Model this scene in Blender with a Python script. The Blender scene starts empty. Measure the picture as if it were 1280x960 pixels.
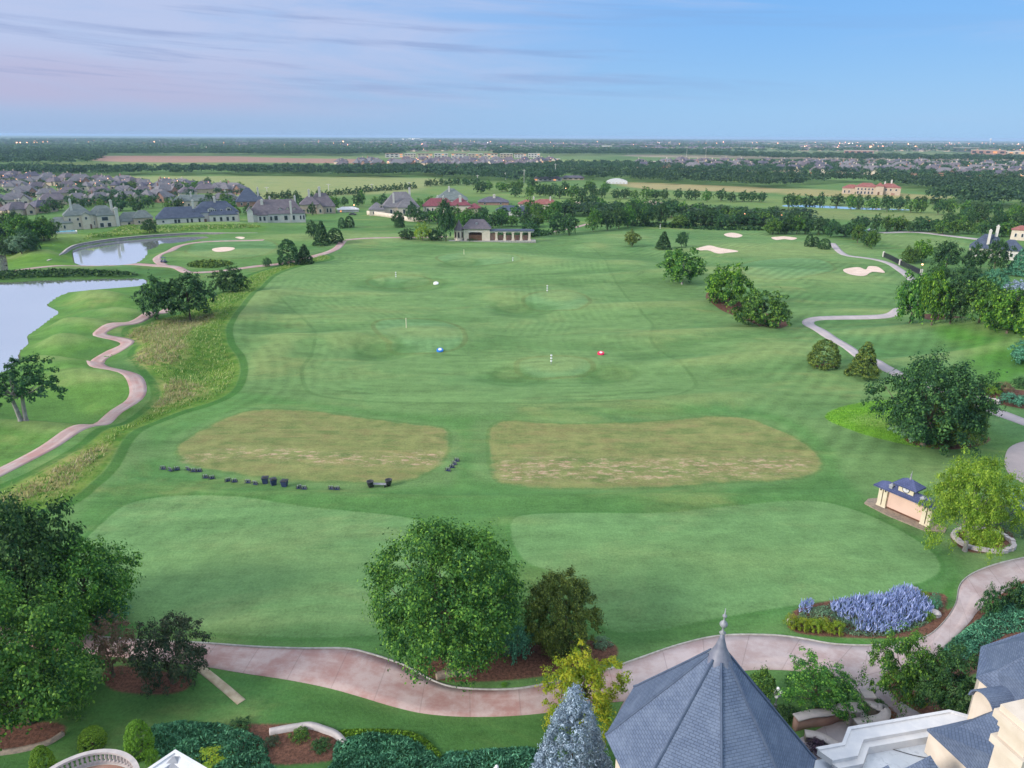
import bpy, bmesh, math, random
import numpy as np
from mathutils import Vector, Matrix
PI = math.pi
random.seed(7); RNG = np.random.default_rng(11)
SC = bpy.context.scene
COL = SC.collection

# ---------------------------------------------------------------- camera
CAM_H = 45.0
FPX = 888.0
PITCH = math.atan((480 - 170.8) / FPX)
ROLL = math.radians(0.32)
_f = np.array([0, math.cos(PITCH), -math.sin(PITCH)])
_r0 = np.array([1.0, 0, 0]); _u0 = np.array([0, math.sin(PITCH), math.cos(PITCH)])
_r = _r0 * math.cos(ROLL) + _u0 * math.sin(ROLL)
_u = -_r0 * math.sin(ROLL) + _u0 * math.cos(ROLL)

def ray(px, py):
    return _r * (px - 640) / FPX - _u * (py - 480) / FPX + _f

def P(px, py, z=0.0):
    """point of the horizontal plane z seen at a photo pixel"""
    d = ray(px, py)
    t = (z - CAM_H) / min(d[2], -1e-4)
    return Vector((d[0] * t, d[1] * t, z))

def mpp(p):
    """metres per photo pixel at a world point"""
    q = np.array([p[0], p[1], p[2] - CAM_H])
    return float(q @ _f) / FPX

# ---------------------------------------------------------------- polygons
def smooth_closed(pts, n=4):
    pts = [np.array(p[:2], float) for p in pts]; out = []; m = len(pts)
    for i in range(m):
        p0, p1, p2, p3 = pts[i - 1], pts[i], pts[(i + 1) % m], pts[(i + 2) % m]
        for k in range(n):
            t = k / n
            out.append(0.5 * ((2 * p1) + (-p0 + p2) * t + (2 * p0 - 5 * p1 + 4 * p2 - p3) * t * t + (-p0 + 3 * p1 - 3 * p2 + p3) * t ** 3))
    return np.array(out)

def smooth_open(pts, n=6):
    pts = [np.array(p, float) for p in pts]
    pts = [2 * pts[0] - pts[1]] + pts + [2 * pts[-1] - pts[-2]]; out = []
    for i in range(1, len(pts) - 2):
        p0, p1, p2, p3 = pts[i - 1:i + 3]
        for k in range(n):
            t = k / n
            out.append(0.5 * ((2 * p1) + (-p0 + p2) * t + (2 * p0 - 5 * p1 + 4 * p2 - p3) * t * t + (-p0 + 3 * p1 - 3 * p2 + p3) * t ** 3))
    out.append(pts[-2]); return np.array(out)

def inside(poly, X, Y):
    c = np.zeros(X.shape, bool); n = len(poly); j = n - 1
    for i in range(n):
        xi, yi = poly[i]; xj, yj = poly[j]
        if yi != yj:
            c ^= ((yi > Y) != (yj > Y)) & (X < (xj - xi) * (Y - yi) / (yj - yi) + xi)
        j = i
    return c

def sdf(poly, X, Y, far=60.0):
    """signed distance, positive inside (exact only within `far`)"""
    X = np.asarray(X, float); Y = np.asarray(Y, float); shp = X.shape
    X = X.ravel(); Y = Y.ravel()
    out = np.full(X.shape, -float(far))
    lo = poly.min(0) - far; hi = poly.max(0) + far
    m = (X > lo[0]) & (X < hi[0]) & (Y > lo[1]) & (Y < hi[1])
    if m.any():
        x = X[m]; y = Y[m]; d2 = np.full(x.shape, 1e18); n = len(poly)
        for i in range(n):
            a = poly[i]; b = poly[(i + 1) % n]; e = b - a; l2 = e @ e + 1e-12
            t = np.clip(((x - a[0]) * e[0] + (y - a[1]) * e[1]) / l2, 0, 1)
            d2 = np.minimum(d2, (x - a[0] - t * e[0]) ** 2 + (y - a[1] - t * e[1]) ** 2)
        d = np.sqrt(d2); s = np.where(inside(poly, x, y), d, -d)
        out[m] = np.clip(s, -far, far)
    return out.reshape(shp)

def sst(a, b, x):
    t = np.clip((x - a) / (b - a), 0, 1); return t * t * (3 - 2 * t)

# ---------------------------------------------------------------- terrain
LAKE_Z = -0.8
def gp(pts, z=0.0, sm=True):
    g = [P(x, y, z)[:2] for x, y in pts]
    return smooth_closed(g) if sm else np.array(g)

LAKES = [gp(p, LAKE_Z) for p in [
    [(-260, 372), (-120, 354), (0, 354), (40, 352), (110, 350), (172, 349), (183, 352), (170, 357), (120, 361), (82, 366), (66, 374), (57, 381), (64, 386), (71, 391), (58, 400), (45, 411), (32, 420), (33, 430), (22, 440), (22, 452), (0, 465), (-80, 470), (-260, 430)],
    [(100, 331), (92, 320), (93, 313), (103, 309), (130, 304), (165, 300), (215, 297), (262, 296), (240, 300), (218, 304), (200, 304), (194, 309), (184, 312), (181, 320), (170, 328), (150, 331)],
    [(-60, 320), (0, 318), (6, 322), (8, 333), (2, 339), (-60, 345)],
    [(982, 256.6), (1010, 256.4), (1060, 258.6), (1110, 260.6), (1135, 261.6), (1130, 262.8), (1080, 262), (1020, 259.6), (984, 258.4)],
]]
# bumps: px, py, half width across (m), half depth (m), height (m), turn (deg)
BUMPS = [
 (470, 437, 8, 7, -1.3, 0), (432, 430, 7, 9, .7, 20), (505, 418, 12, 9, .5, 0), (560, 420, 9, 10, .5, 0),
 (640, 470, 9, 5, -.6, 0), (765, 468, 9, 5, -.9, 0), (700, 455, 14, 8, .5, 0), (790, 470, 6, 6, .5, 0),
 (655, 386, 10, 10, -1.2, 0), (630, 372, 9, 10, .7, 0), (700, 372, 10, 12, .6, 0), (520, 355, 14, 10, -1.0, 10),
 (470, 352, 12, 10, -.6, 0), (497, 345, 12, 8, .6, 0), (605, 322, 18, 14, .8, 0), (575, 330, 9, 7, -.7, 0), (680, 330, 20, 20, .8, 0),
 (330, 380, 8, 28, .9, 0), (345, 440, 7, 18, .6, 0), (400, 370, 30, 6, .5, 5), (380, 398, 30, 5, .45, 0), (370, 425, 25, 4, .4, 0),
 (780, 335, 16, 12, 1.3, 0), (850, 345, 40, 7, 1.0, 12), (825, 385, 34, 6, .9, 12), (860, 420, 30, 5, .8, 10), (900, 455, 22, 5, .8, 10), (780, 300, 24, 24, 1.3, 0),
 (745, 312, 14, 18, 1.1, 0), (880, 500, 18, 4, .5, 10), (930, 350, 24, 20, 1.0, 0), (960, 315, 60, 30, 1.2, 0), (980, 440, 20, 8, .8, 0),
 (1120, 420, 30, 7, 1.1, 8), (1170, 455, 30, 4, 1.2, 15), (1250, 430, 14, 14, 2.6, 0), (1085, 395, 20, 8, .8, 0), (1220, 400, 20, 10, 1.6, 0),
 (1060, 350, 24, 18, .8, 0), (1250, 500, 14, 6, 1.0, 0),
 (125, 378, 13, 7, 2.2, -20), (150, 398, 12, 5, 1.8, -15), (100, 412, 13, 5, 1.9, -10), (75, 430, 10, 5, 1.6, -10), (60, 462, 12, 4.5, 1.9, -8),
 (110, 480, 12, 4.5, 1.6, -8), (30, 505, 12, 5, -1.3, 0), (100, 518, 14, 4, -1.0, -10), (60, 540, 14, 4, .8, -15), (130, 440, 9, 4, -1.0, -10), (90, 452, 12, 4, -.8, 0),
 (235, 430, 9, 14, 1.3, 0), (265, 460, 7, 7, -1.0, 0), (210, 450, 7, 9, .8, 0), (95, 590, 9, 7, 1.0, 0), (275, 385, 8, 14, .9, 0), (250, 400, 7, 8, -.6, 0),
 (60, 302, 40, 22, 2.8, 0), (190, 282, 90, 14, 2.2, 0), (40, 320, 20, 10, 2.2, 0), (270, 322, 30, 16, 1.0, 0), (400, 300, 60, 26, 1.1, 0), (330, 318, 20, 12, .9, 0),
 (560, 300, 60, 20, 1.0, 0), (850, 275, 60, 30, 1.5, 0), (650, 655, 9, 2.5, .5, 0), (430, 622, 30, 1.5, .45, -3), (820, 622, 34, 1.5, .45, 2),
 (1110, 530, 9, 6, 1.0, 0), (1180, 600, 8, 8, .5, 0), (600, 560, 4, 10, -.25, 0), (350, 700, 24, 8, .35, 0), (880, 700, 28, 8, .35, 0), (350, 790, 30, 2.5, -.4, 0), (840, 785, 20, 2.5, -.4, 0),
]
_B = []
for px, py, a, b, h, tn in BUMPS:
    c = P(px, py); _B.append((c.x, c.y, a, b, h * (1.6 if 320 < py < 530 else 1.0), math.radians(tn)))

def H(X, Y):
    X = np.asarray(X, float); Y = np.asarray(Y, float); z = np.zeros(X.shape)
    for cx, cy, a, b, h, tn in _B:
        dx = X - cx; dy = Y - cy; c, s = math.cos(tn), math.sin(tn)
        u = (dx * c + dy * s) / a; v = (-dx * s + dy * c) / b
        z = z + h * np.exp(-np.minimum(u * u + v * v, 40))
    R = np.hypot(X, Y)
    z = z + (0.16 * np.sin(X * .11 + 1.3 * np.sin(Y * .06)) * np.sin(Y * .13 + X * .03) + .3 * np.sin(X * .031 + 1) * np.sin(Y * .027 + 2)) * sst(75, 130, R) * (1 - sst(700, 1200, R))
    for lk in LAKES:
        s = sdf(lk, X, Y, 14.0)
        k = sst(-9, 0, s)
        z = z * (1 - k) + LAKE_Z * k
        z = z - 1.4 * np.clip(s / 4, 0, 1)
    return z

def h1(x, y): return float(H(np.array([x]), np.array([y]))[0])

def G(px, py, dz=0.0):
    """ground point seen at a photo pixel"""
    z = 0.0
    for _ in range(9):
        p = P(px, py, z + dz); z = .35 * z + .65 * h1(p.x, p.y)
    p.z = h1(p.x, p.y) + dz; return p

def gg(pts, sm=True):
    g = [G(x, y)[:2] for x, y in pts]
    return smooth_closed(g) if sm else np.array(g)

# ---------------------------------------------------------------- scene objects
def tag(o, label=None, cat=None, group=None, kind=None):
    if label: o['label'] = label
    if cat: o['category'] = cat
    if group: o['group'] = group
    if kind: o['kind'] = kind
    return o

def empty(name, loc=(0, 0, 0), rz=0.0):
    o = bpy.data.objects.new(name, None); COL.objects.link(o)
    o.empty_display_size = .2
    o.location = loc; o.rotation_euler = (0, 0, rz); return o

def mesh_arr(name, V, F, mats=None, smooth=False, fmat=None):
    V = np.asarray(V, np.float32); F = np.asarray(F, np.int32)
    me = bpy.data.meshes.new(name)
    me.vertices.add(len(V)); me.vertices.foreach_set('co', V.ravel())
    k = F.shape[1]
    me.loops.add(F.size); me.loops.foreach_set('vertex_index', F.ravel())
    me.polygons.add(len(F)); me.polygons.foreach_set('loop_start', np.arange(0, F.size, k, dtype=np.int32))
    me.polygons.foreach_set('loop_total', np.full(len(F), k, np.int32))
    if fmat is not None: me.polygons.foreach_set('material_index', np.asarray(fmat, np.int32))
    if smooth: me.polygons.foreach_set('use_smooth', np.ones(len(F), bool))
    me.update(calc_edges=True)
    for m in (mats or []): me.materials.append(m)
    return me

def obj(name, me, parent=None):
    o = bpy.data.objects.new(name, me); COL.objects.link(o)
    if parent: o.parent = parent
    return o

class MB:
    """collects solids into one mesh"""
    def __init__(s): s.v = []; s.f = []; s.m = []; s.mi = 0
    def poly(s, pts, faces):
        n = len(s.v); s.v += [tuple(p) for p in pts]
        for f in faces: s.f.append([n + i for i in f]); s.m.append(s.mi)
        return s
    def box(s, x0, y0, z0, x1, y1, z1, rz=0, c=None):
        p = [(x0, y0, z0), (x1, y0, z0), (x1, y1, z0), (x0, y1, z0), (x0, y0, z1), (x1, y0, z1), (x1, y1, z1), (x0, y1, z1)]
        if rz:
            cx, cy = c or ((x0 + x1) / 2, (y0 + y1) / 2); k, q = math.cos(rz), math.sin(rz)
            p = [(cx + (x - cx) * k - (y - cy) * q, cy + (x - cx) * q + (y - cy) * k, z) for x, y, z in p]
        return s.poly(p, [(0, 3, 2, 1), (4, 5, 6, 7), (0, 1, 5, 4), (1, 2, 6, 5), (2, 3, 7, 6), (3, 0, 4, 7)])
    def tube(s, pts, rad, n=7, cap=True):
        pts = [Vector(p) for p in pts]; rad = rad if isinstance(rad, (list, tuple)) else [rad] * len(pts)
        rings = []
        for i, p in enumerate(pts):
            d = (pts[min(i + 1, len(pts) - 1)] - pts[max(i - 1, 0)]).normalized()
            a = d.cross(Vector((0, 0, 1)) if abs(d.z) < .9 else Vector((1, 0, 0))).normalized(); b = d.cross(a)
            rings.append([p + (a * math.cos(2 * PI * k / n) + b * math.sin(2 * PI * k / n)) * rad[i] for k in range(n)])
        v = [q for r in rings for q in r]; f = []
        for i in range(len(rings) - 1):
            for k in range(n): f.append((i * n + k, i * n + (k + 1) % n, (i + 1) * n + (k + 1) % n, (i + 1) * n + k))
        if cap: f += [tuple(range(n))[::1], tuple(reversed([(len(rings) - 1) * n + k for k in range(n)]))]
        return s.poly(v, f)
    def lathe(s, prof, c=(0, 0, 0), n=12, rz=0, a0=0, a1=2 * PI):
        full = abs(a1 - a0 - 2 * PI) < 1e-6; m = n if full else n + 1
        v = []; f = []
        for r, z in prof:
            for k in range(m):
                t = rz + a0 + (a1 - a0) * k / n; v.append((c[0] + r * math.cos(t), c[1] + r * math.sin(t), c[2] + z))
        for i in range(len(prof) - 1):
            for k in range(n):
                k2 = (k + 1) % m; f.append((i * m + k, i * m + k2, (i + 1) * m + k2, (i + 1) * m + k))
        if full and prof[0][0] > 1e-4: f.append(tuple(reversed(range(m))))
        if full and prof[-1][0] > 1e-4: f.append(tuple((len(prof) - 1) * m + k for k in range(m)))
        return s.poly(v, f)
    def prism(s, pts, z0, z1):
        n = len(pts); v = [(p[0], p[1], z0) for p in pts] + [(p[0], p[1], z1) for p in pts]
        f = [tuple(reversed(range(n))), tuple(range(n, 2 * n))] + [(i, (i + 1) % n, n + (i + 1) % n, n + i) for i in range(n)]
        return s.poly(v, f)
    def hip(s, x0, y0, x1, y1, z, h, o=.4, run=None, t=.18):
        """hip roof with a small fascia; run = horizontal run of the end hips"""
        x0 -= o; y0 -= o; x1 += o; y1 += o; w = x1 - x0; d = y1 - y0
        if w >= d:
            r = run if run is not None else d / 2; r = min(r, w / 2 - .01)
            a, b = (x0 + r, (y0 + y1) / 2, z + h), (x1 - r, (y0 + y1) / 2, z + h)
            top = [(4, 5, 9, 8), (5, 6, 9), (6, 7, 8, 9), (7, 4, 8)]
        else:
            r = run if run is not None else w / 2; r = min(r, d / 2 - .01)
            a, b = ((x0 + x1) / 2, y0 + r, z + h), ((x0 + x1) / 2, y1 - r, z + h)
            top = [(4, 5, 8), (5, 6, 9, 8), (6, 7, 9), (7, 4, 8, 9)]
        v = [(x0, y0, z - t), (x1, y0, z - t), (x1, y1, z - t), (x0, y1, z - t), (x0, y0, z), (x1, y0, z), (x1, y1, z), (x0, y1, z), a, b]
        return s.poly(v, [(3, 2, 1, 0), (0, 1, 5, 4), (1, 2, 6, 5), (2, 3, 7, 6), (3, 0, 4, 7)] + top)
    def build(s, name, mat, parent=None, smooth=False):
        me = bpy.data.meshes.new(name); me.from_pydata([tuple(v) for v in s.v], [], s.f)
        for m in (mat if isinstance(mat, (list, tuple)) else [mat]): me.materials.append(m)
        me.polygons.foreach_set('material_index', s.m)
        if smooth: me.polygons.foreach_set('use_smooth', [True] * len(s.f))
        me.update(); return obj(name, me, parent)

def dup(o, parent=None, loc=None, rz=None, scale=None):
    kids = [c for c in KIDS.get(o.name, [])]
    c = o.copy(); COL.objects.link(c)
    if parent: c.parent = parent
    if loc is not None: c.location = loc
    if rz is not None: c.rotation_euler = (0, 0, rz)
    if scale is not None: c.scale = scale
    for k in kids: dup(k, c)
    return c
KIDS = {}
def remember(root):
    """index the children of a thing once, so copies are quick"""
    KIDS[root.name] = [o for o in bpy.data.objects if o.parent == root]
    for k in KIDS[root.name]: remember(k)

# ---------------------------------------------------------------- node helper
class NT:
    def __init__(s, tree): s.t = tree; s.n = tree.nodes; s.l = tree.links
    def node(s, typ, **kw):
        n = s.n.new(typ)
        for k, v in kw.items(): setattr(n, k, v)
        return n
    def put(s, sock, v):
        if isinstance(v, bpy.types.NodeSocket): s.l.new(v, sock)
        elif v is not None:
            if sock.type == 'RGBA' and len(v) == 3: v = (*v, 1)
            sock.default_value = v
    def m(s, op, a, b=None, c=None, clamp=False):
        n = s.node('ShaderNodeMath', operation=op, use_clamp=clamp)
        for i, v in enumerate((a, b, c)): s.put(n.inputs[i], v)
        return n.outputs[0]
    def mix(s, f, a, b, mode='MIX'):
        n = s.node('ShaderNodeMix', data_type='RGBA', blend_type=mode, clamp_factor=True)
        s.put(n.inputs[0], f); s.put(n.inputs[6], a); s.put(n.inputs[7], b); return n.outputs[2]
    def rng(s, v, a, b, c=0.0, d=1.0, smooth=True):
        n = s.node('ShaderNodeMapRange', interpolation_type='SMOOTHSTEP' if smooth else 'LINEAR')
        for i, x in enumerate((v, a, b, c, d)): s.put(n.inputs[i], x)
        return n.outputs[0]
    def noise(s, vec, scale, detail=3, rough=.55, dist=0.0):
        n = s.node('ShaderNodeTexNoise'); n.inputs['Scale'].default_value = scale
        n.inputs['Detail'].default_value = detail; n.inputs['Roughness'].default_value = rough; n.inputs['Distortion'].default_value = dist
        if vec is not None: s.l.new(vec, n.inputs['Vector'])
        return n.outputs[0]
    def map(s, vec, scale=(1, 1, 1), rot=(0, 0, 0), loc=(0, 0, 0)):
        n = s.node('ShaderNodeMapping'); n.inputs['Scale'].default_value = scale; n.inputs['Rotation'].default_value = rot; n.inputs['Location'].default_value = loc
        s.l.new(vec, n.inputs[0]); return n.outputs[0]
    def attr(s, name):
        n = s.node('ShaderNodeAttribute', attribute_name=name); return n
    def pos(s): return s.node('ShaderNodeNewGeometry').outputs['Position']
    def objc(s): return s.node('ShaderNodeTexCoord').outputs['Object']

def mat(name, rough=.8, spec=.3, metal=0.0):
    m = bpy.data.materials.new(name); m.use_nodes = True; nt = NT(m.node_tree)
    b = m.node_tree.nodes['Principled BSDF']
    b.inputs['Roughness'].default_value = rough; b.inputs['Specular IOR Level'].default_value = spec; b.inputs['Metallic'].default_value = metal
    return m, nt, b

def mottled(name, c1, c2, scale=1.0, rough=.85, spec=.2, bump=0.0, bscale=None, detail=4, c3=None, metal=0):
    m, nt, b = mat(name, rough, spec, metal); o = nt.objc()
    f = nt.rng(nt.noise(o, scale, detail), .3, .7)
    col = nt.mix(f, c1, c2)
    if c3: col = nt.mix(nt.rng(nt.noise(o, scale * 5.3, 3), .55, .75), col, c3)
    nt.put(b.inputs['Base Color'], col)
    if bump:
        n = nt.node('ShaderNodeBump'); n.inputs['Strength'].default_value = bump; n.inputs['Distance'].default_value = .05
        nt.put(n.inputs['Height'], nt.noise(o, bscale or scale * 4, 3)); nt.l.new(n.outputs[0], b.inputs['Normal'])
    return m
EXPOSURE = 0.75; SKY_K = .12 * 2 ** .75; HAZE = 0.000075
# ================================================================ ground sheet
NATIVE = [gg(p) for p in [
    [(-60, 628), (-60, 680), (0, 656), (40, 640), (80, 628), (106, 610), (135, 582), (152, 552), (180, 532), (220, 516), (260, 504), (288, 490), (299, 470), (298, 450), (284, 427), (284, 405), (298, 385), (310, 370), (338, 346), (378, 331), (412, 324), (405, 318), (380, 324), (345, 334), (310, 346), (290, 362), (262, 372), (235, 388), (195, 402), (160, 414), (178, 428), (168, 440), (182, 460), (198, 480), (200, 497), (186, 512), (150, 532), (110, 555), (60, 584), (0, 612)],
]]
BROWN_NAT = [gg(p) for p in [
    [(0, 640), (40, 622), (80, 612), (110, 585), (135, 560), (120, 556), (80, 575), (40, 600), (0, 622)],
    [(160, 420), (200, 402), (262, 392), (268, 398), (240, 412), (232, 440), (212, 455), (180, 458), (168, 446), (182, 430)],
    [(205, 475), (240, 478), (258, 490), (210, 508), (190, 512), (203, 495)],
]]
TEE_L = gg([(222, 562), (240, 545), (285, 522), (330, 512), (400, 515), (480, 526), (548, 534), (561, 545), (556, 570), (535, 590), (500, 602), (440, 602), (380, 600), (300, 592), (240, 580)])
TEE_R = gg([(614, 535), (635, 526), (700, 530), (800, 528), (880, 521), (930, 523), (975, 538), (1008, 556), (1027, 577), (1015, 592), (980, 599), (900, 603), (820, 609), (700, 610), (640, 606), (619, 596), (612, 565)])
LAWN_L = gg([(95, 690), (130, 652), (160, 630), (215, 620), (300, 621), (380, 633), (450, 640), (510, 647), (536, 658), (560, 700), (540, 770), (480, 792), (400, 797), (300, 794), (230, 786), (150, 775), (90, 745)])
LAWN_R = gg([(638, 660), (655, 644), (720, 641), (830, 641), (900, 634), (960, 628), (1010, 626), (1050, 632), (1100, 650), (1150, 678), (1174, 702), (1166, 722), (1100, 742), (1000, 756), (900, 772), (800, 790), (750, 780), (700, 720), (655, 700)])
RANGE = gg([(320, 345), (430, 318), (560, 305), (680, 300), (740, 310), (765, 345), (795, 380), (814, 405), (812, 424), (835, 446), (866, 474), (862, 486), (830, 495), (740, 502), (600, 503), (480, 502), (400, 494), (383, 482), (380, 460), (392, 440), (394, 412), (360, 380)])
GREENS = [gg(p) for p in [
    [(476, 401), (508, 399), (540, 400), (570, 408), (578, 422), (570, 434), (545, 440), (510, 441), (490, 436), (492, 428), (478, 418), (470, 408)],
    [(655, 450), (690, 446), (725, 448), (738, 457), (725, 468), (680, 472), (655, 468), (650, 458)],
    [(660, 370), (685, 364), (720, 366), (735, 376), (720, 386), (680, 388), (658, 380)],
    [(462, 350), (495, 344), (530, 347), (535, 355), (500, 360), (470, 358)],
    [(550, 320), (590, 315), (640, 318), (648, 326), (600, 332), (556, 328)],
    [(245, 303), (280, 298), (330, 300), (345, 308), (330, 318), (270, 322), (235, 316)],
    [(930, 330), (985, 322), (1030, 326), (1040, 338), (990, 348), (935, 344)],
]]
LIME = gg([(1031, 522), (1050, 509), (1085, 502), (1120, 500), (1150, 505), (1185, 530), (1210, 545), (1195, 556), (1160, 560), (1110, 551), (1065, 538)])
MULCH = [gg(p) for p in [
    [(520, 828), (560, 810), (640, 805), (740, 800), (768, 805), (768, 824), (720, 838), (640, 850), (560, 852), (528, 842)],
    [(128, 842), (150, 832), (200, 838), (240, 848), (228, 864), (190, 868), (140, 862)],
    [(-40, 900), (10, 905), (60, 902), (82, 908), (76, 922), (40, 934), (0, 940), (-40, 942)],
    [(280, 908), (340, 905), (400, 906), (430, 922), (425, 948), (340, 956), (285, 940)],
    [(882, 370), (890, 364), (915, 374), (935, 382), (980, 400), (984, 407), (968, 410), (925, 397), (890, 379)],
    [(1104, 842), (1112, 836), (1130, 856), (1172, 878), (1188, 892), (1170, 900), (1130, 880), (1108, 862)],
    [(1188, 668), (1220, 655), (1255, 660), (1268, 674), (1240, 690), (1205, 688)],
    [(1205, 488), (1250, 486), (1300, 492), (1300, 512), (1250, 506), (1210, 500)],
    [(985, 775), (1010, 756), (1110, 742), (1178, 742), (1180, 762), (1150, 792), (1090, 798), (1000, 792)],
    [(1160, 775), (1230, 745), (1330, 700), (1330, 860), (1230, 840), (1200, 850), (1160, 815)],
    [(1020, 456), (1040, 454), (1044, 459), (1024, 460)],
    [(1140, 545), (1190, 540), (1236, 545), (1228, 556), (1180, 562), (1130, 552)],
    [(1150, 394), (1180, 393), (1210, 397), (1180, 400)],
]]
WORN = [gg(p) for p in [
    [(232, 572), (300, 560), (400, 564), (470, 568), (540, 564), (556, 572), (530, 582), (450, 582), (380, 577), (300, 572), (240, 580)],
    [(625, 578), (700, 572), (800, 574), (900, 572), (990, 572), (1012, 582), (990, 594), (900, 597), (800, 602), (700, 600), (632, 600)],
]]

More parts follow.
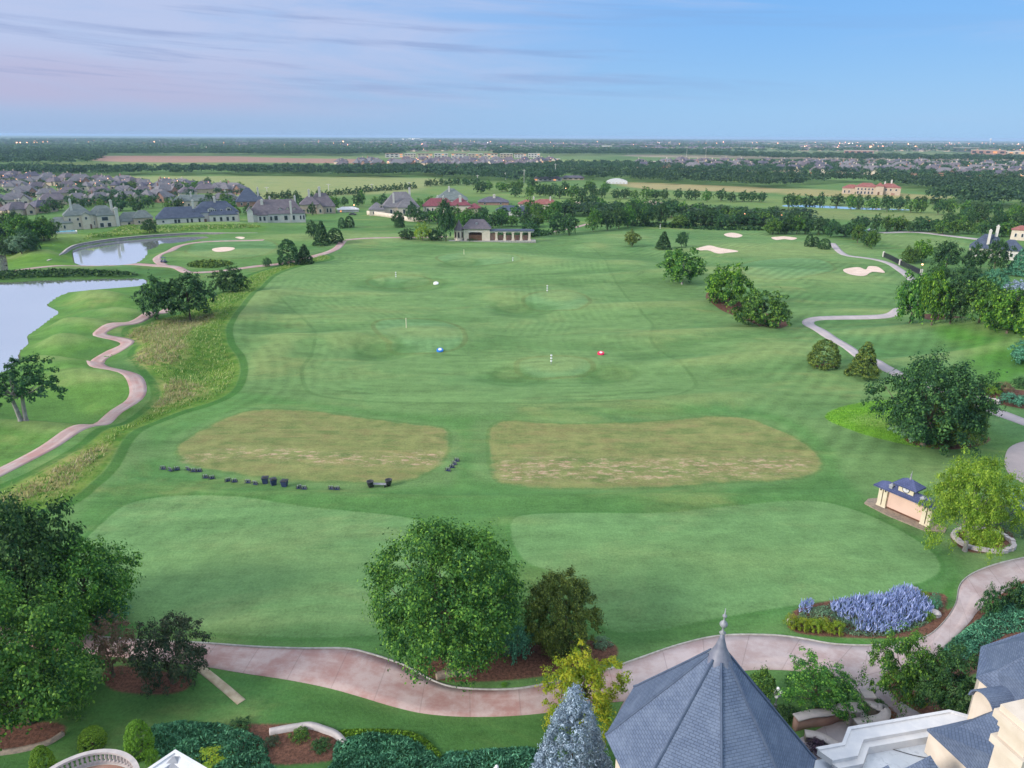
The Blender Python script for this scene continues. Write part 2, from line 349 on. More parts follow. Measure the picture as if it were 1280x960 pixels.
HOLLOW = [gg(p) for p in [
    [(446, 432), (460, 420), (488, 422), (497, 434), (482, 443), (456, 443)], [(503, 356), (528, 349), (552, 351), (546, 360), (516, 364)], [(470, 352), (462, 346), (478, 345), (482, 352), (476, 358)],
    [(620, 380), (640, 374), (662, 382), (655, 391), (630, 389)], [(744, 466), (768, 459), (790, 466), (780, 475), (755, 475)], [(618, 468), (636, 462), (655, 468), (645, 475), (625, 474)], [(560, 326), (590, 324), (592, 330), (566, 332)],
]]
def build_ground():
    radii = [2.0]; r = 22.0
    while r < 27000: radii.append(r); r *= 1.0125
    radii.append(27000.0)
    ang = list(np.arange(-52, 52.01, .19)); ang = ang + list(np.arange(56, 304, 4.0))
    ang = np.radians(np.array(ang)); R = np.array(radii)
    X = R[:, None] * np.sin(ang)[None]; Y = R[:, None] * np.cos(ang)[None]
    Z = H(X, Y); nr, na = X.shape
    V = np.stack([X, Y, Z], -1).reshape(-1, 3)
    i = np.arange(nr - 1)[:, None]; j = np.arange(na)[None]; j2 = (j + 1) % na
    F = np.stack([i * na + j, i * na + j2, (i + 1) * na + j2, (i + 1) * na + j], -1).reshape(-1, 4)
    F = F[:, ::-1]
    V = np.vstack([V, [[0, 0, V[0, 2]]]])
    c = len(V) - 1
    me = mesh_arr('ground', V, F, smooth=True)
    # close the small disc right under the camera
    bm = bmesh.new(); bm.from_mesh(me); bm.verts.ensure_lookup_table()
    for k in range(na): bm.faces.new((bm.verts[c], bm.verts[(k + 1) % na], bm.verts[k]))
    bm.to_mesh(me); bm.free()
    x = V[:, 0]; y = V[:, 1]
    def attr(name, polys, far=60.0):
        s = np.full(len(V), -far)
        for p in polys: s = np.maximum(s, sdf(p, x, y, far))
        a = me.attributes.new(name, 'FLOAT', 'POINT'); a.data.foreach_set('value', s.astype(np.float32))
        return s
    attr('tee', [TEE_L, TEE_R], 8); attr('lawn', [LAWN_L, LAWN_R], 10); attr('native', NATIVE, 60); attr('brush', BROWN_NAT, 8)
    attr('tgreen', GREENS, 8); attr('lime', [LIME], 8); attr('mulch', MULCH, 6); attr('worn', WORN, 5); attr('range', [RANGE], 40); attr('hollow', HOLLOW, 5); attr('shore', LAKES, 8)
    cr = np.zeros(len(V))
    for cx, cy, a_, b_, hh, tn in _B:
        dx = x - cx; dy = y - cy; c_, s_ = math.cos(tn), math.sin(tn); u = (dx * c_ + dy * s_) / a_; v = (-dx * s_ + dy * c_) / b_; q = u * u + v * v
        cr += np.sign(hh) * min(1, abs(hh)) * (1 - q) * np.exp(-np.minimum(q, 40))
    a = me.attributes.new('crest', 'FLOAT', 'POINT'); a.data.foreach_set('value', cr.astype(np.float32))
    # ---- base tint per vertex: what kind of turf or field grows there
    g_rng = (.105, .205, .070)
    g_rough = (.060, .175, .032)
    g_dark = (.050, .125, .035); g_far = (.085, .17, .05)
    col = np.tile(np.array(g_far), (len(V), 1)); R0 = np.hypot(x, y)
    TP = [  # (photo outline, colour, soft edge in m)
        ([(-400, 960), (-400, 300), (-100, 262), (300, 262), (700, 262), (1280, 272), (1700, 300), (1700, 960), (900, 1400), (300, 1400)], (.080, .175, .050), 6),
        ([(-300, 345), (150, 345), (200, 352), (190, 392), (120, 415), (155, 440), (120, 460), (175, 485), (160, 515), (0, 590), (-300, 720)], (.082, .190, .042), 1.0),
        ([(290, 392), (330, 345), (430, 300), (560, 296), (700, 290), (820, 286), (1000, 292), (1150, 330), (1130, 350), (1150, 380), (1010, 405), (1080, 460), (1120, 470), (1100, 510), (1280, 620), (1280, 690), (1195, 740), (1160, 790), (950, 792), (800, 815), (690, 850), (545, 850), (430, 812), (250, 803), (60, 770), (90, 640), (155, 545), (300, 490), (290, 450)], g_rng, 1.2),
        ([(90, 652), (130, 615), (165, 590), (200, 575), (230, 590), (300, 600), (440, 612), (560, 606), (600, 600), (700, 614), (820, 613), (980, 604), (1035, 585), (1060, 600), (1100, 640), (1200, 700), (1190, 735), (1150, 760), (1000, 775), (850, 800), (770, 815), (690, 845), (560, 850), (430, 810), (240, 800), (60, 770)], (.070, .175, .050), 1.5),
        ([(190, 500), (300, 492), (420, 508), (560, 518), (700, 516), (880, 508), (980, 520), (1040, 560), (1040, 590), (980, 530), (880, 517), (640, 522), (590, 530), (590, 600), (570, 600), (575, 540), (480, 520), (330, 508), (230, 540), (190, 560)], (.080, .190, .055), 1.5),
        ([(1150, 395), (1280, 400), (1500, 420), (1500, 520), (1280, 500), (1230, 470), (1190, 440), (1130, 420)], (.060, .180, .030), 5),
        ([(1010, 402), (1120, 394), (1160, 420), (1200, 460), (1280, 500), (1280, 470), (1500, 560), (1300, 560), (1120, 470)], (.09, .20, .07), 3),
        ([(0, 850), (250, 838), (380, 856), (530, 897), (680, 895), (760, 900), (760, 1100), (-300, 1200), (-300, 850)], (.050, .135, .035), 1),
        ([(1110, 790), (1175, 742), (1196, 720), (1190, 750), (1165, 785), (1100, 806), (985, 797), (980, 790), (1090, 800)], (.05, .15, .03), .5),
        ([(95, 222), (260, 220), (545, 223), (530, 238), (470, 243), (400, 246), (320, 252), (240, 238), (150, 232)], (.20, .25, .10), 14),
        ([(540, 232), (640, 228), (760, 236), (900, 242), (1280, 262), (1280, 275), (900, 256), (640, 246), (540, 244)], (.12, .20, .06), 10),
        ([(115, 195), (320, 195.5), (450, 199), (450, 204), (330, 203), (200, 203), (120, 201)], (.30, .17, .14), 20),
        ([(60, 203), (260, 204), (250, 208), (60, 209)], (.15, .22, .07), 20),
        ([(320, 195), (480, 194), (600, 188), (700, 188), (640, 191), (480, 198), (340, 197)], (.14, .21, .07), 20),
        ([(670, 200), (760, 200), (800, 206), (760, 209), (690, 207)], (.17, .24, .07), 15),
        ([(640, 203), (700, 206), (720, 210), (650, 210)], (.38, .26, .20), 15),
        ([(800, 193), (1000, 195), (1280, 198), (1280, 201), (1000, 199), (800, 196)], (.33, .28, .22), 20),
        ([(780, 228), (900, 232), (1000, 238), (960, 241), (860, 238), (790, 234)], (.27, .25, .12), 10),
        ([(985, 236), (1060, 238), (1150, 243), (1195, 247), (1150, 249), (1050, 246), (980, 243)], (.24, .24, .10), 10),
        ([(1000, 262), (1130, 266), (1280, 272), (1280, 279), (1130, 278), (1000, 272), (960, 264)], (.14, .20, .07), 8),
        ([(640, 243), (760, 248), (870, 255), (870, 262), (760, 258), (640, 250)], (.13, .22, .065), 6),
        ([(1095, 292), (1180, 296), (1215, 306), (1190, 315), (1130, 310), (1098, 300)], (.13, .22, .075), 4),
        ([(640, 270), (760, 272), (860, 282), (820, 288), (700, 284), (640, 280)], (.08, .18, .05), 4),
        ([(40, 300), (160, 288), (320, 284), (320, 292), (240, 292), (160, 297), (95, 308), (92, 330), (0, 333), (0, 312)], (.085, .19, .03), 2),
        ([(0, 344), (60, 338), (190, 335), (230, 342), (180, 350), (0, 352)], (.05, .12, .03), 1.5),
        ([(0, 184), (115, 184), (115, 188), (0, 188)], (.13, .2, .07), 30),
        ([(860, 176.5), (1280, 181), (1280, 184), (860, 181)], (.16, .15, .11), 60),
    ]
    for pts, c, soft in TP:
        p = smooth_closed([P(a, b)[:2] for a, b in pts], 3)
        w = sst(-soft, soft, sdf(p, x, y, soft * 1.5 + 1))[:, None]
        col = col * (1 - w) + np.array(c) * w
    a = me.attributes.new('turf', 'FLOAT_COLOR', 'POINT')
    a.data.foreach_set('color', np.hstack([col, np.ones((len(V), 1))]).astype(np.float32).ravel())
    # ---- material
    m, nt, b = mat('turf_and_fields', .9, .08)
    pos = nt.pos(); sep = nt.node('ShaderNodeSeparateXYZ'); nt.l.new(pos, sep.inputs[0])
    A = lambda n: nt.attr(n).outputs['Fac']
    base = nt.attr('turf').outputs['Color']
    micro = nt.noise(pos, 3.4, 5, .8); mid = nt.noise(pos, .35, 4, .6); big = nt.noise(pos, .035, 3, .6)
    streak = nt.noise(nt.map(pos, (.11, .50, .3), (0, 0, .10)), 1.0, 6, .75, .8)
    streak2 = nt.noise(nt.map(pos, (.035, .12, .1), (0, 0, -.18)), 1.0, 5, .7, 1.2)
    near = nt.rng(sep.outputs[1], 700, 330)
    v = nt.m('ADD', nt.m('MULTIPLY', nt.m('SUBTRACT', micro, .5), 1.35), nt.m('MULTIPLY', nt.m('SUBTRACT', mid, .5), .65))
    v = nt.m('ADD', v, nt.m('MULTIPLY', nt.m('SUBTRACT', streak, .5), .75)); v = nt.m('ADD', v, nt.m('MULTIPLY', nt.m('SUBTRACT', streak2, .5), .5))
    # mowing passes that follow the edge of the native grass and the range outline
    sn = A('native'); srg = A('range')
    passes = nt.m('SINE', nt.m('MULTIPLY', nt.m('ADD', sn, nt.m('MULTIPLY', mid, 1.2)), 2.4))
    pm = nt.m('MULTIPLY', nt.rng(sn, -42, -6), nt.rng(sn, -.5, -2.5))
    pm = nt.m('MULTIPLY', pm, nt.rng(nt.noise(pos, .05, 2), .38, .6))
    v = nt.m('ADD', v, nt.m('MULTIPLY', nt.m('MULTIPLY', passes, pm), .075))
    p2 = nt.m('SINE', nt.m('MULTIPLY', nt.m('ADD', srg, nt.m('MULTIPLY', mid, .9)), 3.0)); p2m = nt.m('MULTIPLY', nt.m('MULTIPLY', nt.rng(srg, 0, 1.5), nt.rng(srg, 39, 34)), nt.rng(nt.noise(pos, .045, 3), .42, .62))
    v = nt.m('ADD', v, nt.m('MULTIPLY', nt.m('MULTIPLY', p2, p2m), .07))
    ps = nt.m('SINE', nt.m('MULTIPLY', nt.m('ADD', nt.m('MULTIPLY', sep.outputs[0], .8), nt.m('MULTIPLY', sep.outputs[1], -.6)), 2.1))
    psm = nt.m('MULTIPLY', nt.rng(sep.outputs[0], 25, 60), nt.m('MULTIPLY', near, nt.rng(nt.noise(pos, .03, 2), .45, .65)))
    v = nt.m('ADD', v, nt.m('MULTIPLY', nt.m('MULTIPLY', ps, psm), .13))
    # a drier, yellower turf in patches
    dry = nt.rng(nt.noise(nt.map(pos, (.03, .07, .05)), 1.0, 5, .65, .8), .50, .74)
    col1 = nt.mix(nt.m('MULTIPLY', dry, .55), base, (.20, .235, .085))
    blu = nt.rng(nt.noise(nt.map(pos, (.04, .05, .05), (0, 0, 1), (40, 9, 0)), 1.0, 4, .6, .5), .5, .72)
    col1 = nt.mix(nt.m('MULTIPLY', blu, .4), col1, (.060, .185, .062))
    e = lambda s, w=.25, off=0.0: nt.rng(nt.m('ADD', s, nt.m('MULTIPLY', nt.m('SUBTRACT', micro, .5), .5)), off - w, off + w)
    band = lambda s, a, b_: nt.m('MULTIPLY', nt.rng(s, a - .2, a + .2), nt.rng(s, b_ + .2, b_ - .2))
    # range floor: a little lighter, ringed by a thin longer collar
    col1 = nt.mix(nt.m('MULTIPLY', e(srg, .8), .35), col1, (.130, .250, .090))
    col1 = nt.mix(nt.m('MULTIPLY', nt.m('MULTIPLY', band(srg, -.7, .1), nt.rng(mid, .3, .55)), .38), col1, (.05, .115, .035))
    s = A('tgreen'); col1 = nt.mix(nt.m('MULTIPLY', e(s, 1.6), .38), col1, (.105, .235, .11)); col1 = nt.mix(nt.m('MULTIPLY', band(s, -1.3, -.1), .5), col1, (.10, .135, .045))
    s = A('hollow'); col1 = nt.mix(nt.m('MULTIPLY', e(s, 1.0), .30), col1, (.165, .215, .075)); col1 = nt.mix(nt.m('MULTIPLY', nt.m('MULTIPLY', nt.rng(s, -2.4, -.6), nt.rng(s, .9, -.4)), .45), col1, (.06, .13, .038))
    s = A('lawn'); col1 = nt.mix(nt.m('MULTIPLY', e(s, .2), .62), col1, (.135, .265, .105)); col1 = nt.mix(nt.m('MULTIPLY', nt.m('MULTIPLY', band(s, -.55, 0), nt.rng(streak2, .35, .55)), .45), col1, (.045, .14, .035))
    col1 = nt.mix(nt.m('MULTIPLY', nt.m('MULTIPLY', e(s, .4), dry), .30), col1, (.23, .28, .12))
    s = A('tee'); tcol = nt.mix(nt.rng(streak, .35, .68), (.135, .19, .060), (.215, .18, .08)); tcol = nt.mix(nt.rng(mid, .42, .68), tcol, (.19, .205, .075))
    col1 = nt.mix(nt.m('MULTIPLY', e(nt.m('ADD', s, nt.m('MULTIPLY', nt.m('SUBTRACT', mid, .5), 3.0)), .6), .76), col1, tcol); col1 = nt.mix(nt.m('MULTIPLY', band(s, -.6, .05), .35), col1, (.06, .14, .035))
    w = nt.m('MULTIPLY', nt.rng(A('worn'), -1.6, 1.6), nt.rng(nt.noise(nt.map(pos, (.45, .95, .4)), 1.0, 6, .80), .49, .60))
    vo = nt.node('ShaderNodeTexVoronoi', feature='F1'); vo.inputs['Scale'].default_value = 1.0
    jit = nt.node('ShaderNodeVectorMath', operation='ADD'); nt.l.new(nt.map(pos, (.55, 1.25, .4)), jit.inputs[0]); jc = nt.node('ShaderNodeCombineXYZ'); nt.put(jc.inputs[0], nt.m('MULTIPLY', micro, .9)); nt.put(jc.inputs[1], nt.m('MULTIPLY', mid, .9)); nt.l.new(jc.outputs[0], jit.inputs[1]); nt.l.new(jit.outputs[0], vo.inputs['Vector'])
    vs = nt.node('ShaderNodeSeparateXYZ'); nt.l.new(vo.outputs['Color'], vs.inputs[0])
    w = nt.m('MAXIMUM', nt.m('MULTIPLY', w, .8), nt.m('MULTIPLY', nt.m('MULTIPLY', nt.rng(A('worn'), -1.2, 1.2), nt.rng(vs.outputs[0], .70, .74)), nt.rng(vo.outputs['Distance'], .55, .2)))
    col1 = nt.mix(nt.m('MULTIPLY', w, .66), col1, nt.mix(nt.rng(micro, .4, .6), (.46, .29, .20), (.42, .36, .26)))
    s = A('lime'); col1 = nt.mix(nt.m('MULTIPLY', e(s, .3), .9), col1, nt.mix(nt.rng(streak, .35, .65), (.10, .28, .02), (.17, .36, .03)))
    # yellower crests and darker green swales, following the mound curvature
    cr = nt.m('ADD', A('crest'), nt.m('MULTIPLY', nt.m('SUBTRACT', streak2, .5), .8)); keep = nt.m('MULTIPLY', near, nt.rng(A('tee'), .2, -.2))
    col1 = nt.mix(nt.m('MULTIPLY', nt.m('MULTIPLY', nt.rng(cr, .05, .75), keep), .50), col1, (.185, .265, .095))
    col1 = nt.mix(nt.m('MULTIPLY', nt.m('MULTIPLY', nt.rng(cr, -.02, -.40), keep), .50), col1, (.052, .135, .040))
    # native rough under the tall grass
    nat = nt.mix(nt.rng(nt.noise(pos, .5, 4, .7), .35, .65), (.055, .15, .022), (.115, .20, .04))
    col1 = nt.mix(e(sn, .4), col1, nat)
    col1 = nt.mix(nt.m('MULTIPLY', band(sn, -1.6, -.1), .75), col1, (.035, .12, .022))
    br = nt.m('MULTIPLY', nt.rng(A('brush'), -2.5, 2.0), nt.rng(nt.noise(pos, .7, 5, .75), .40, .56))
    col1 = nt.mix(br, col1, nt.mix(nt.rng(micro, .35, .65), (.30, .26, .12), (.17, .22, .06)))
    # woodland floor and roofs-and-fields patchwork far away
    farf = nt.rng(sep.outputs[1], 900, 2600)
    fp = nt.noise(nt.map(pos, (.0012, .0009, 0)), 1.0, 6, .7, .4)
    farc = nt.mix(nt.rng(fp, .44, .52), (.042, .085, .045), (.135, .18, .085)); farc = nt.mix(nt.rng(nt.noise(nt.map(pos, (.0022, .0009, 0), (0, 0, 0), (7, 3, 0)), 1.0, 5, .7), .60, .68), farc, (.19, .15, .13))
    col1 = nt.mix(nt.m('MULTIPLY', farf, .72), col1, farc)
    val = nt.m('ADD', 1.0, nt.m('MULTIPLY', v, nt.rng(near, 0, 1, .3, .95)))
    hsv = nt.node('ShaderNodeHueSaturation'); col1 = nt.mix(1.0, col1, (1.24, 1.13, 1.14), 'MULTIPLY'); nt.put(hsv.inputs['Color'], col1); nt.put(hsv.inputs['Value'], val); hsv.inputs['Fac'].default_value = 1
    out = hsv.outputs[0]
    s = A('mulch'); mc = nt.mix(nt.rng(micro, .38, .62), (.085, .045, .032), (.19, .095, .065))
    out = nt.mix(e(s, .18), out, mc)
    out = nt.mix(nt.m('MULTIPLY', e(A('shore'), .3, -.4), nt.rng(sep.outputs[1], 700, 400)), out, nt.mix(nt.rng(micro, .4, .6), (.11, .085, .06), (.05, .07, .03)))
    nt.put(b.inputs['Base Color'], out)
    bp = nt.node('ShaderNodeBump'); bp.inputs['Strength'].default_value = .5; bp.inputs['Distance'].default_value = .25
    nt.put(bp.inputs['Height'], nt.m('ADD', micro, nt.m('MULTIPLY', mid, 1.2))); nt.l.new(bp.outputs[0], b.inputs['Normal'])
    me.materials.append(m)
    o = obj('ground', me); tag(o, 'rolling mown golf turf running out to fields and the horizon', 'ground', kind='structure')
build_ground()

# ---------------------------------------------------------------- water
m, nt, b = mat('still_water', .04, .5, .85); b.inputs['Base Color'].default_value = (.84, .87, .87, 1); b.inputs['IOR'].default_value = 2.6
bp = nt.node('ShaderNodeBump'); bp.inputs['Strength'].default_value = .22; bp.inputs['Distance'].default_value = .05
nt.put(bp.inputs['Height'], nt.noise(nt.objc(), .8, 3)); nt.l.new(bp.outputs[0], b.inputs['Normal'])
WATER = m
for lk, lab in zip(LAKES, ['wide pale lake reaching in from the left edge of the course', 'small pond below the stone retaining wall of the mansions', 'corner of a second pond at the far left edge', 'thin strip of creek water beyond the row of round trees']):
    lo = lk.min(0) - 2; hi = lk.max(0) + 2
    wm = MB(); wm.poly([(lo[0], lo[1], LAKE_Z), (hi[0], lo[1], LAKE_Z), (hi[0], hi[1], LAKE_Z), (lo[0], hi[1], LAKE_Z)], [(0, 1, 2, 3)])
    tag(wm.build('water', WATER), lab, 'water', kind='structure')

# ---------------------------------------------------------------- paths
def path_mat(name, c1, c2, joint=4.2, seam=.45):
    m, nt, b = mat(name, .85, .25)
    uv = nt.node('ShaderNodeUVMap').outputs[0]; sp = nt.node('ShaderNodeSeparateXYZ'); nt.l.new(uv, sp.inputs[0])
    pos = nt.pos()
    c = nt.mix(nt.rng(nt.noise(pos, .35, 5, .7), .35, .65), c1, c2)
    slab = nt.node('ShaderNodeTexWhiteNoise', noise_dimensions='1D'); nt.put(slab.inputs['W'], nt.m('FLOOR', nt.m('DIVIDE', sp.outputs[0], joint)))
    c = nt.mix(nt.m('MULTIPLY', slab.outputs[0], .22), c, (.30, .27, .26))
    wear = nt.noise(nt.map(uv, (.12, 2.2, 1)), 1.0, 4, .6)
    c = nt.mix(nt.m('MULTIPLY', nt.rng(wear, .48, .7), .35), c, (.62, .50, .46))
    c = nt.mix(nt.m('MULTIPLY', nt.rng(nt.noise(pos, 1.5, 5, .8), .58, .75), .35), c, (.17, .13, .13))
    fr = nt.m('FRACT', nt.m('DIVIDE', sp.outputs[0], joint))
    j = nt.m('LESS_THAN', fr, .022)
    c = nt.mix(nt.m('MULTIPLY', j, seam), c, (.10, .08, .08))
    nt.put(b.inputs['Base Color'], c); return m
M_DRIVE = path_mat('pink_concrete', (.36, .20, .175), (.47, .36, .335), 4.2, .25)
M_DRIVE2 = path_mat('weathered_concrete', (.36, .27, .26), (.46, .39, .39), 4.2, .3)
M_CART = path_mat('cart_path_concrete', (.38, .22, .20), (.40, .31, .29), 3.0, .2)
M_GREYP = path_mat('grey_path_concrete', (.36, .33, .34), (.44, .39, .40), 3.0, .3)
M_KERB = mottled('kerb_concrete', (.44, .43, .40), (.30, .29, .26), 2.0, .8)
M_DIRT = mottled('trodden_dirt', (.30, .24, .16), (.42, .36, .26), 1.2)

def strip(name, left, right, mt, label, dz=.05, cols=5, kerb=None, kind='structure', cat='path'):
    """path between two ground polylines (n,2)"""
    n = len(left); V = []; UV = []; s = 0.0; mid = (left + right) / 2
    for i in range(n):
        if i: s += float(np.hypot(*(mid[i] - mid[i - 1])))
        for k in range(cols):
            t = k / (cols - 1); p = left[i] * (1 - t) + right[i] * t
            V.append((p[0], p[1], 0)); UV.append((s, t))
    V = np.array(V); V[:, 2] = H(V[:, 0], V[:, 1]) + dz
    top = len(V); F = []
    for i in range(n - 1):
        for k in range(cols - 1):
            a = i * cols + k; F.append((a, a + 1, a + cols + 1, a + cols))
    edge = []
    for side in (0, cols - 1):
        st = len(V); E = V[side:top:cols].copy(); E[:, 2] -= .3 + dz
        V = np.vstack([V, E]); UV += [UV[i * cols + side] for i in range(n)]
        for i in range(n - 1):
            a, b_ = i * cols + side, (i + 1) * cols + side
            F.append((a, b_, st + i + 1, st + i) if side == 0 else (a, st + i, st + i + 1, b_))
    me = mesh_arr(name, V, [f[::-1] for f in F], [mt])
    uvl = me.uv_layers.new(name='UVMap'); UV = np.array(UV, np.float32)
    li = np.empty(len(me.loops), np.int32); me.loops.foreach_get('vertex_index', li)
    uvl.data.foreach_set('uv', UV[li].ravel())
    o = obj(name, me); tag(o, label, cat, kind=kind)
    for side in (kerb or []):
        e = left if side == 'l' else right; ot = right if side == 'l' else left
        d = (e - ot); d /= np.linalg.norm(d, axis=1)[:, None] + 1e-9
        i0 = e + d * .02; o0 = e + d * .16; V2 = []
        for q, up in ((i0, -.2), (i0, .09), (o0, .09), (o0, -.2)):
            V2.append(np.column_stack([q, H(e[:, 0], e[:, 1]) + up + dz]))
        V2 = np.vstack(V2); F2 = []
        for r in range(3):
            for i in range(n - 1): F2.append((r * n + i, r * n + i + 1, (r + 1) * n + i + 1, (r + 1) * n + i))
        k = obj('kerb', mesh_arr('kerb', V2, F2, [M_KERB])); tag(k, 'pale concrete kerb along the ' + label, 'kerb', kind='structure')
    return o

def edges_px(top, bot, n=90):
    a = smooth_open(top, 5); b_ = smooth_open(bot, 5)
    def res(p):
        g = np.array([list(G(x, y)[:2]) for x, y in p]); d = np.r_[0, np.cumsum(np.hypot(*np.diff(g, axis=0).T))]
        t = np.linspace(0, d[-1], n); return np.column_stack([np.interp(t, d, g[:, 0]), np.interp(t, d, g[:, 1])])
    return res(a), res(b_)

def centre_px(pts, w, step=1.5):
    c = smooth_open([list(G(x, y)[:2]) for x, y in pts], 8)
    d = np.r_[0, np.cumsum(np.hypot(*np.diff(c, axis=0).T))]; n = max(4, int(d[-1] / step))
    t = np.linspace(0, d[-1], n); c = np.column_stack([np.interp(t, d, c[:, 0]), np.interp(t, d, c[:, 1])])
    for _ in range(2): c[1:-1] = (c[:-2] + 2 * c[1:-1] + c[2:]) / 4
    g = np.gradient(c, axis=0); g /= np.linalg.norm(g, axis=1)[:, None]; nn = np.column_stack([-g[:, 1], g[:, 0]])
    return c + nn * w / 2, c - nn * w / 2

l, r = edges_px([(-40, 780), (100, 795), (180, 802), (250, 805), (320, 810), (380, 812), (430, 812), (460, 818), (505, 833), (545, 854), (580, 862), (640, 863), (690, 855), (740, 845), (775, 833)],
                [(-60, 800), (60, 812), (150, 822), (245, 832), (300, 841), (360, 850), (410, 860), (450, 871), (490, 883), (530, 892), (580, 896), (640, 895), (700, 889), (745, 880), (790, 876)], 110)
strip('path', l, r, M_DRIVE, 'broad pink concrete drive curving under the big tree', .05, 6, kerb=['l'])
l, r = edges_px([(775, 833), (800, 824), (850, 807), (900, 796), (960, 795), (1000, 799), (1040, 806), (1085, 808), (1115, 806)],
                [(790, 882), (830, 880), (870, 860), (900, 846), (935, 838), (985, 838), (1015, 842), (1050, 850), (1080, 862)], 60)
strip('path', l, r, M_DRIVE2, 'pale drive passing behind the slate tower', .054, 6, kerb=['l'])
l, r = edges_px([(1085, 808), (1115, 806), (1155, 798), (1178, 780), (1194, 756), (1200, 732), (1220, 716), (1262, 702), (1330, 690)],
                [(1075, 866), (1106, 842), (1150, 836), (1190, 800), (1212, 778), (1225, 762), (1262, 736), (1290, 722), (1350, 706)], 60)
strip('path', l, r, M_DRIVE2, 'pale drive climbing to the right beyond the flower bed', .058, 6, kerb=['l'])
l, r = edges_px([(1106, 838), (1106, 856), (1124, 876), (1152, 894), (1180, 915), (1210, 950)], [(1062, 850), (1072, 872), (1080, 890), (1104, 912), (1130, 940), (1150, 975)], 30)
strip('path', l, r, M_DRIVE2, 'drive branch running down toward the clubhouse forecourt', .062, 6)
l, r = edges_px([(996, 925), (1030, 908), (1070, 885), (1110, 870)], [(1010, 985), (1060, 970), (1110, 950), (1150, 940)], 20)
strip('path', l, r, M_GREYP, 'grey stone forecourt beside the white flat roof', .045, 6)
l, r = edges_px([(786, 868), (776, 884), (768, 905), (765, 930)], [(850, 860), (845, 890), (842, 920), (840, 950)], 12)
strip('path', l, r, M_DRIVE2, 'drive spur leading down beside the slate tower', .066, 5)
for pts, w, mt, lab in [
    ([(-60, 622), (-20, 600), (25, 578), (75, 549), (110, 532), (140, 517), (160, 507), (172, 495), (172, 480), (162, 467), (140, 462), (120, 456), (125, 448), (150, 437), (162, 429), (150, 424), (125, 420), (124, 415), (150, 405), (190, 392), (215, 384)], 2.9, M_CART, 'winding pink cart path between lake fairway and tall grass'),
    ([(-60, 350), (7, 340), (62, 333), (125, 332), (195, 332), (220, 334), (232, 340), (241, 341), (275, 339), (320, 333), (350, 330), (395, 320), (420, 311), (429, 301)], 3.2, M_CART, 'pink cart path crossing between the lake and the small pond'),
    ([(205, 332), (197, 326), (198, 320), (212, 314), (226, 307), (260, 302), (330, 300)], 3.0, M_CART, 'cart path branch looping past the small pond'),
    ([(432, 300), (455, 298), (500, 297), (560, 296)], 2.6, M_CART, 'thin cart path running to the far pavilion'),
    ([(1115, 464), (1100, 457), (1070, 442), (1055, 431), (1035, 420), (1017, 409), (1009, 402), (1022, 398), (1060, 397), (1100, 396), (1118, 392), (1130, 385), (1155, 381)], 2.9, M_GREYP, 'grey cart path bending sharply around the right fairway'),
    ([(1115, 464), (1150, 478), (1190, 492), (1212, 502), (1235, 511), (1260, 520), (1300, 535)], 2.9, M_GREYP, 'grey cart path emerging right of the sprawling tree'),
    ([(1143, 354), (1139, 349), (1130, 341), (1115, 331), (1097, 325), (1078, 322), (1057, 319), (1046, 311), (1040, 304)], 2.9, M_GREYP, 'grey cart path beside the right hand boundary fence'),
    ([(1300, 596), (1328, 622), (1340, 655), (1335, 698)], 3.4, M_GREYP, 'grey link path from the turning pad to the climbing drive'),
    ([(1310, 560), (1305, 545), (1298, 534)], 2.9, M_GREYP, 'short grey link path above the turning pad'),
    ([(1100, 291), (1140, 290), (1180, 294), (1230, 300)], 5.0, M_GREYP, 'grey lane in front of the far right houses'),
    ([(246, 832), (258, 842), (276, 855), (290, 866), (302, 878)], .75, M_DIRT, 'short trodden dirt path leading off the drive'),
    ([(690, 290), (720, 284), (735, 280)], 2.6, M_CART, 'short cart path right of the colonnade'),
]:
    l, r = centre_px(pts, w); strip('path', l, r, mt, lab, .05, 5)
# paved turning circle at right edge
c = gg([(1256, 572), (1262, 560), (1280, 553), (1310, 552), (1330, 575), (1320, 600), (1290, 606), (1268, 598), (1257, 586)])
z0 = max(h1(*p) for p in c) + .05
mb = MB(); mb.prism([tuple(p) for p in c], z0 - .6, z0); tag(mb.build('path', M_GREYP), 'round grey turning pad at the right edge', 'path', kind='structure')

# ---------------------------------------------------------------- bunkers
M_SAND = mottled('bunker_sand', (.62, .47, .38), (.72, .58, .48), .5, .95)
def patch(name, pts, mt, dz, label, cat, kind=None, grid=1.0, sm=True, group=None):
    """irregular flat patch draped on the ground"""
    from mathutils.geometry import delaunay_2d_cdt
    g = gg(pts, sm); lo = g.min(0); hi = g.max(0)
    xs = np.arange(lo[0], hi[0], grid); ys = np.arange(lo[1], hi[1], grid); X, Y = np.meshgrid(xs, ys)
    k = sdf(g, X, Y, 5) > grid * .4
    vs = [Vector(p) for p in g] + [Vector((a, b_)) for a, b_ in zip(X[k], Y[k])]; n = len(g)
    v, _, f, *_ = delaunay_2d_cdt(vs, [], [list(range(n))], 1, 1e-4)
    V = np.array([[p.x, p.y, 0] for p in v]); V[:, 2] = H(V[:, 0], V[:, 1]) + dz
    me = bpy.data.meshes.new(name); me.from_pydata(V.tolist(), [], [list(q) for q in f]); me.materials.append(mt); me.update()
    o = obj(name, me); tag(o, label, cat, group, kind); return o
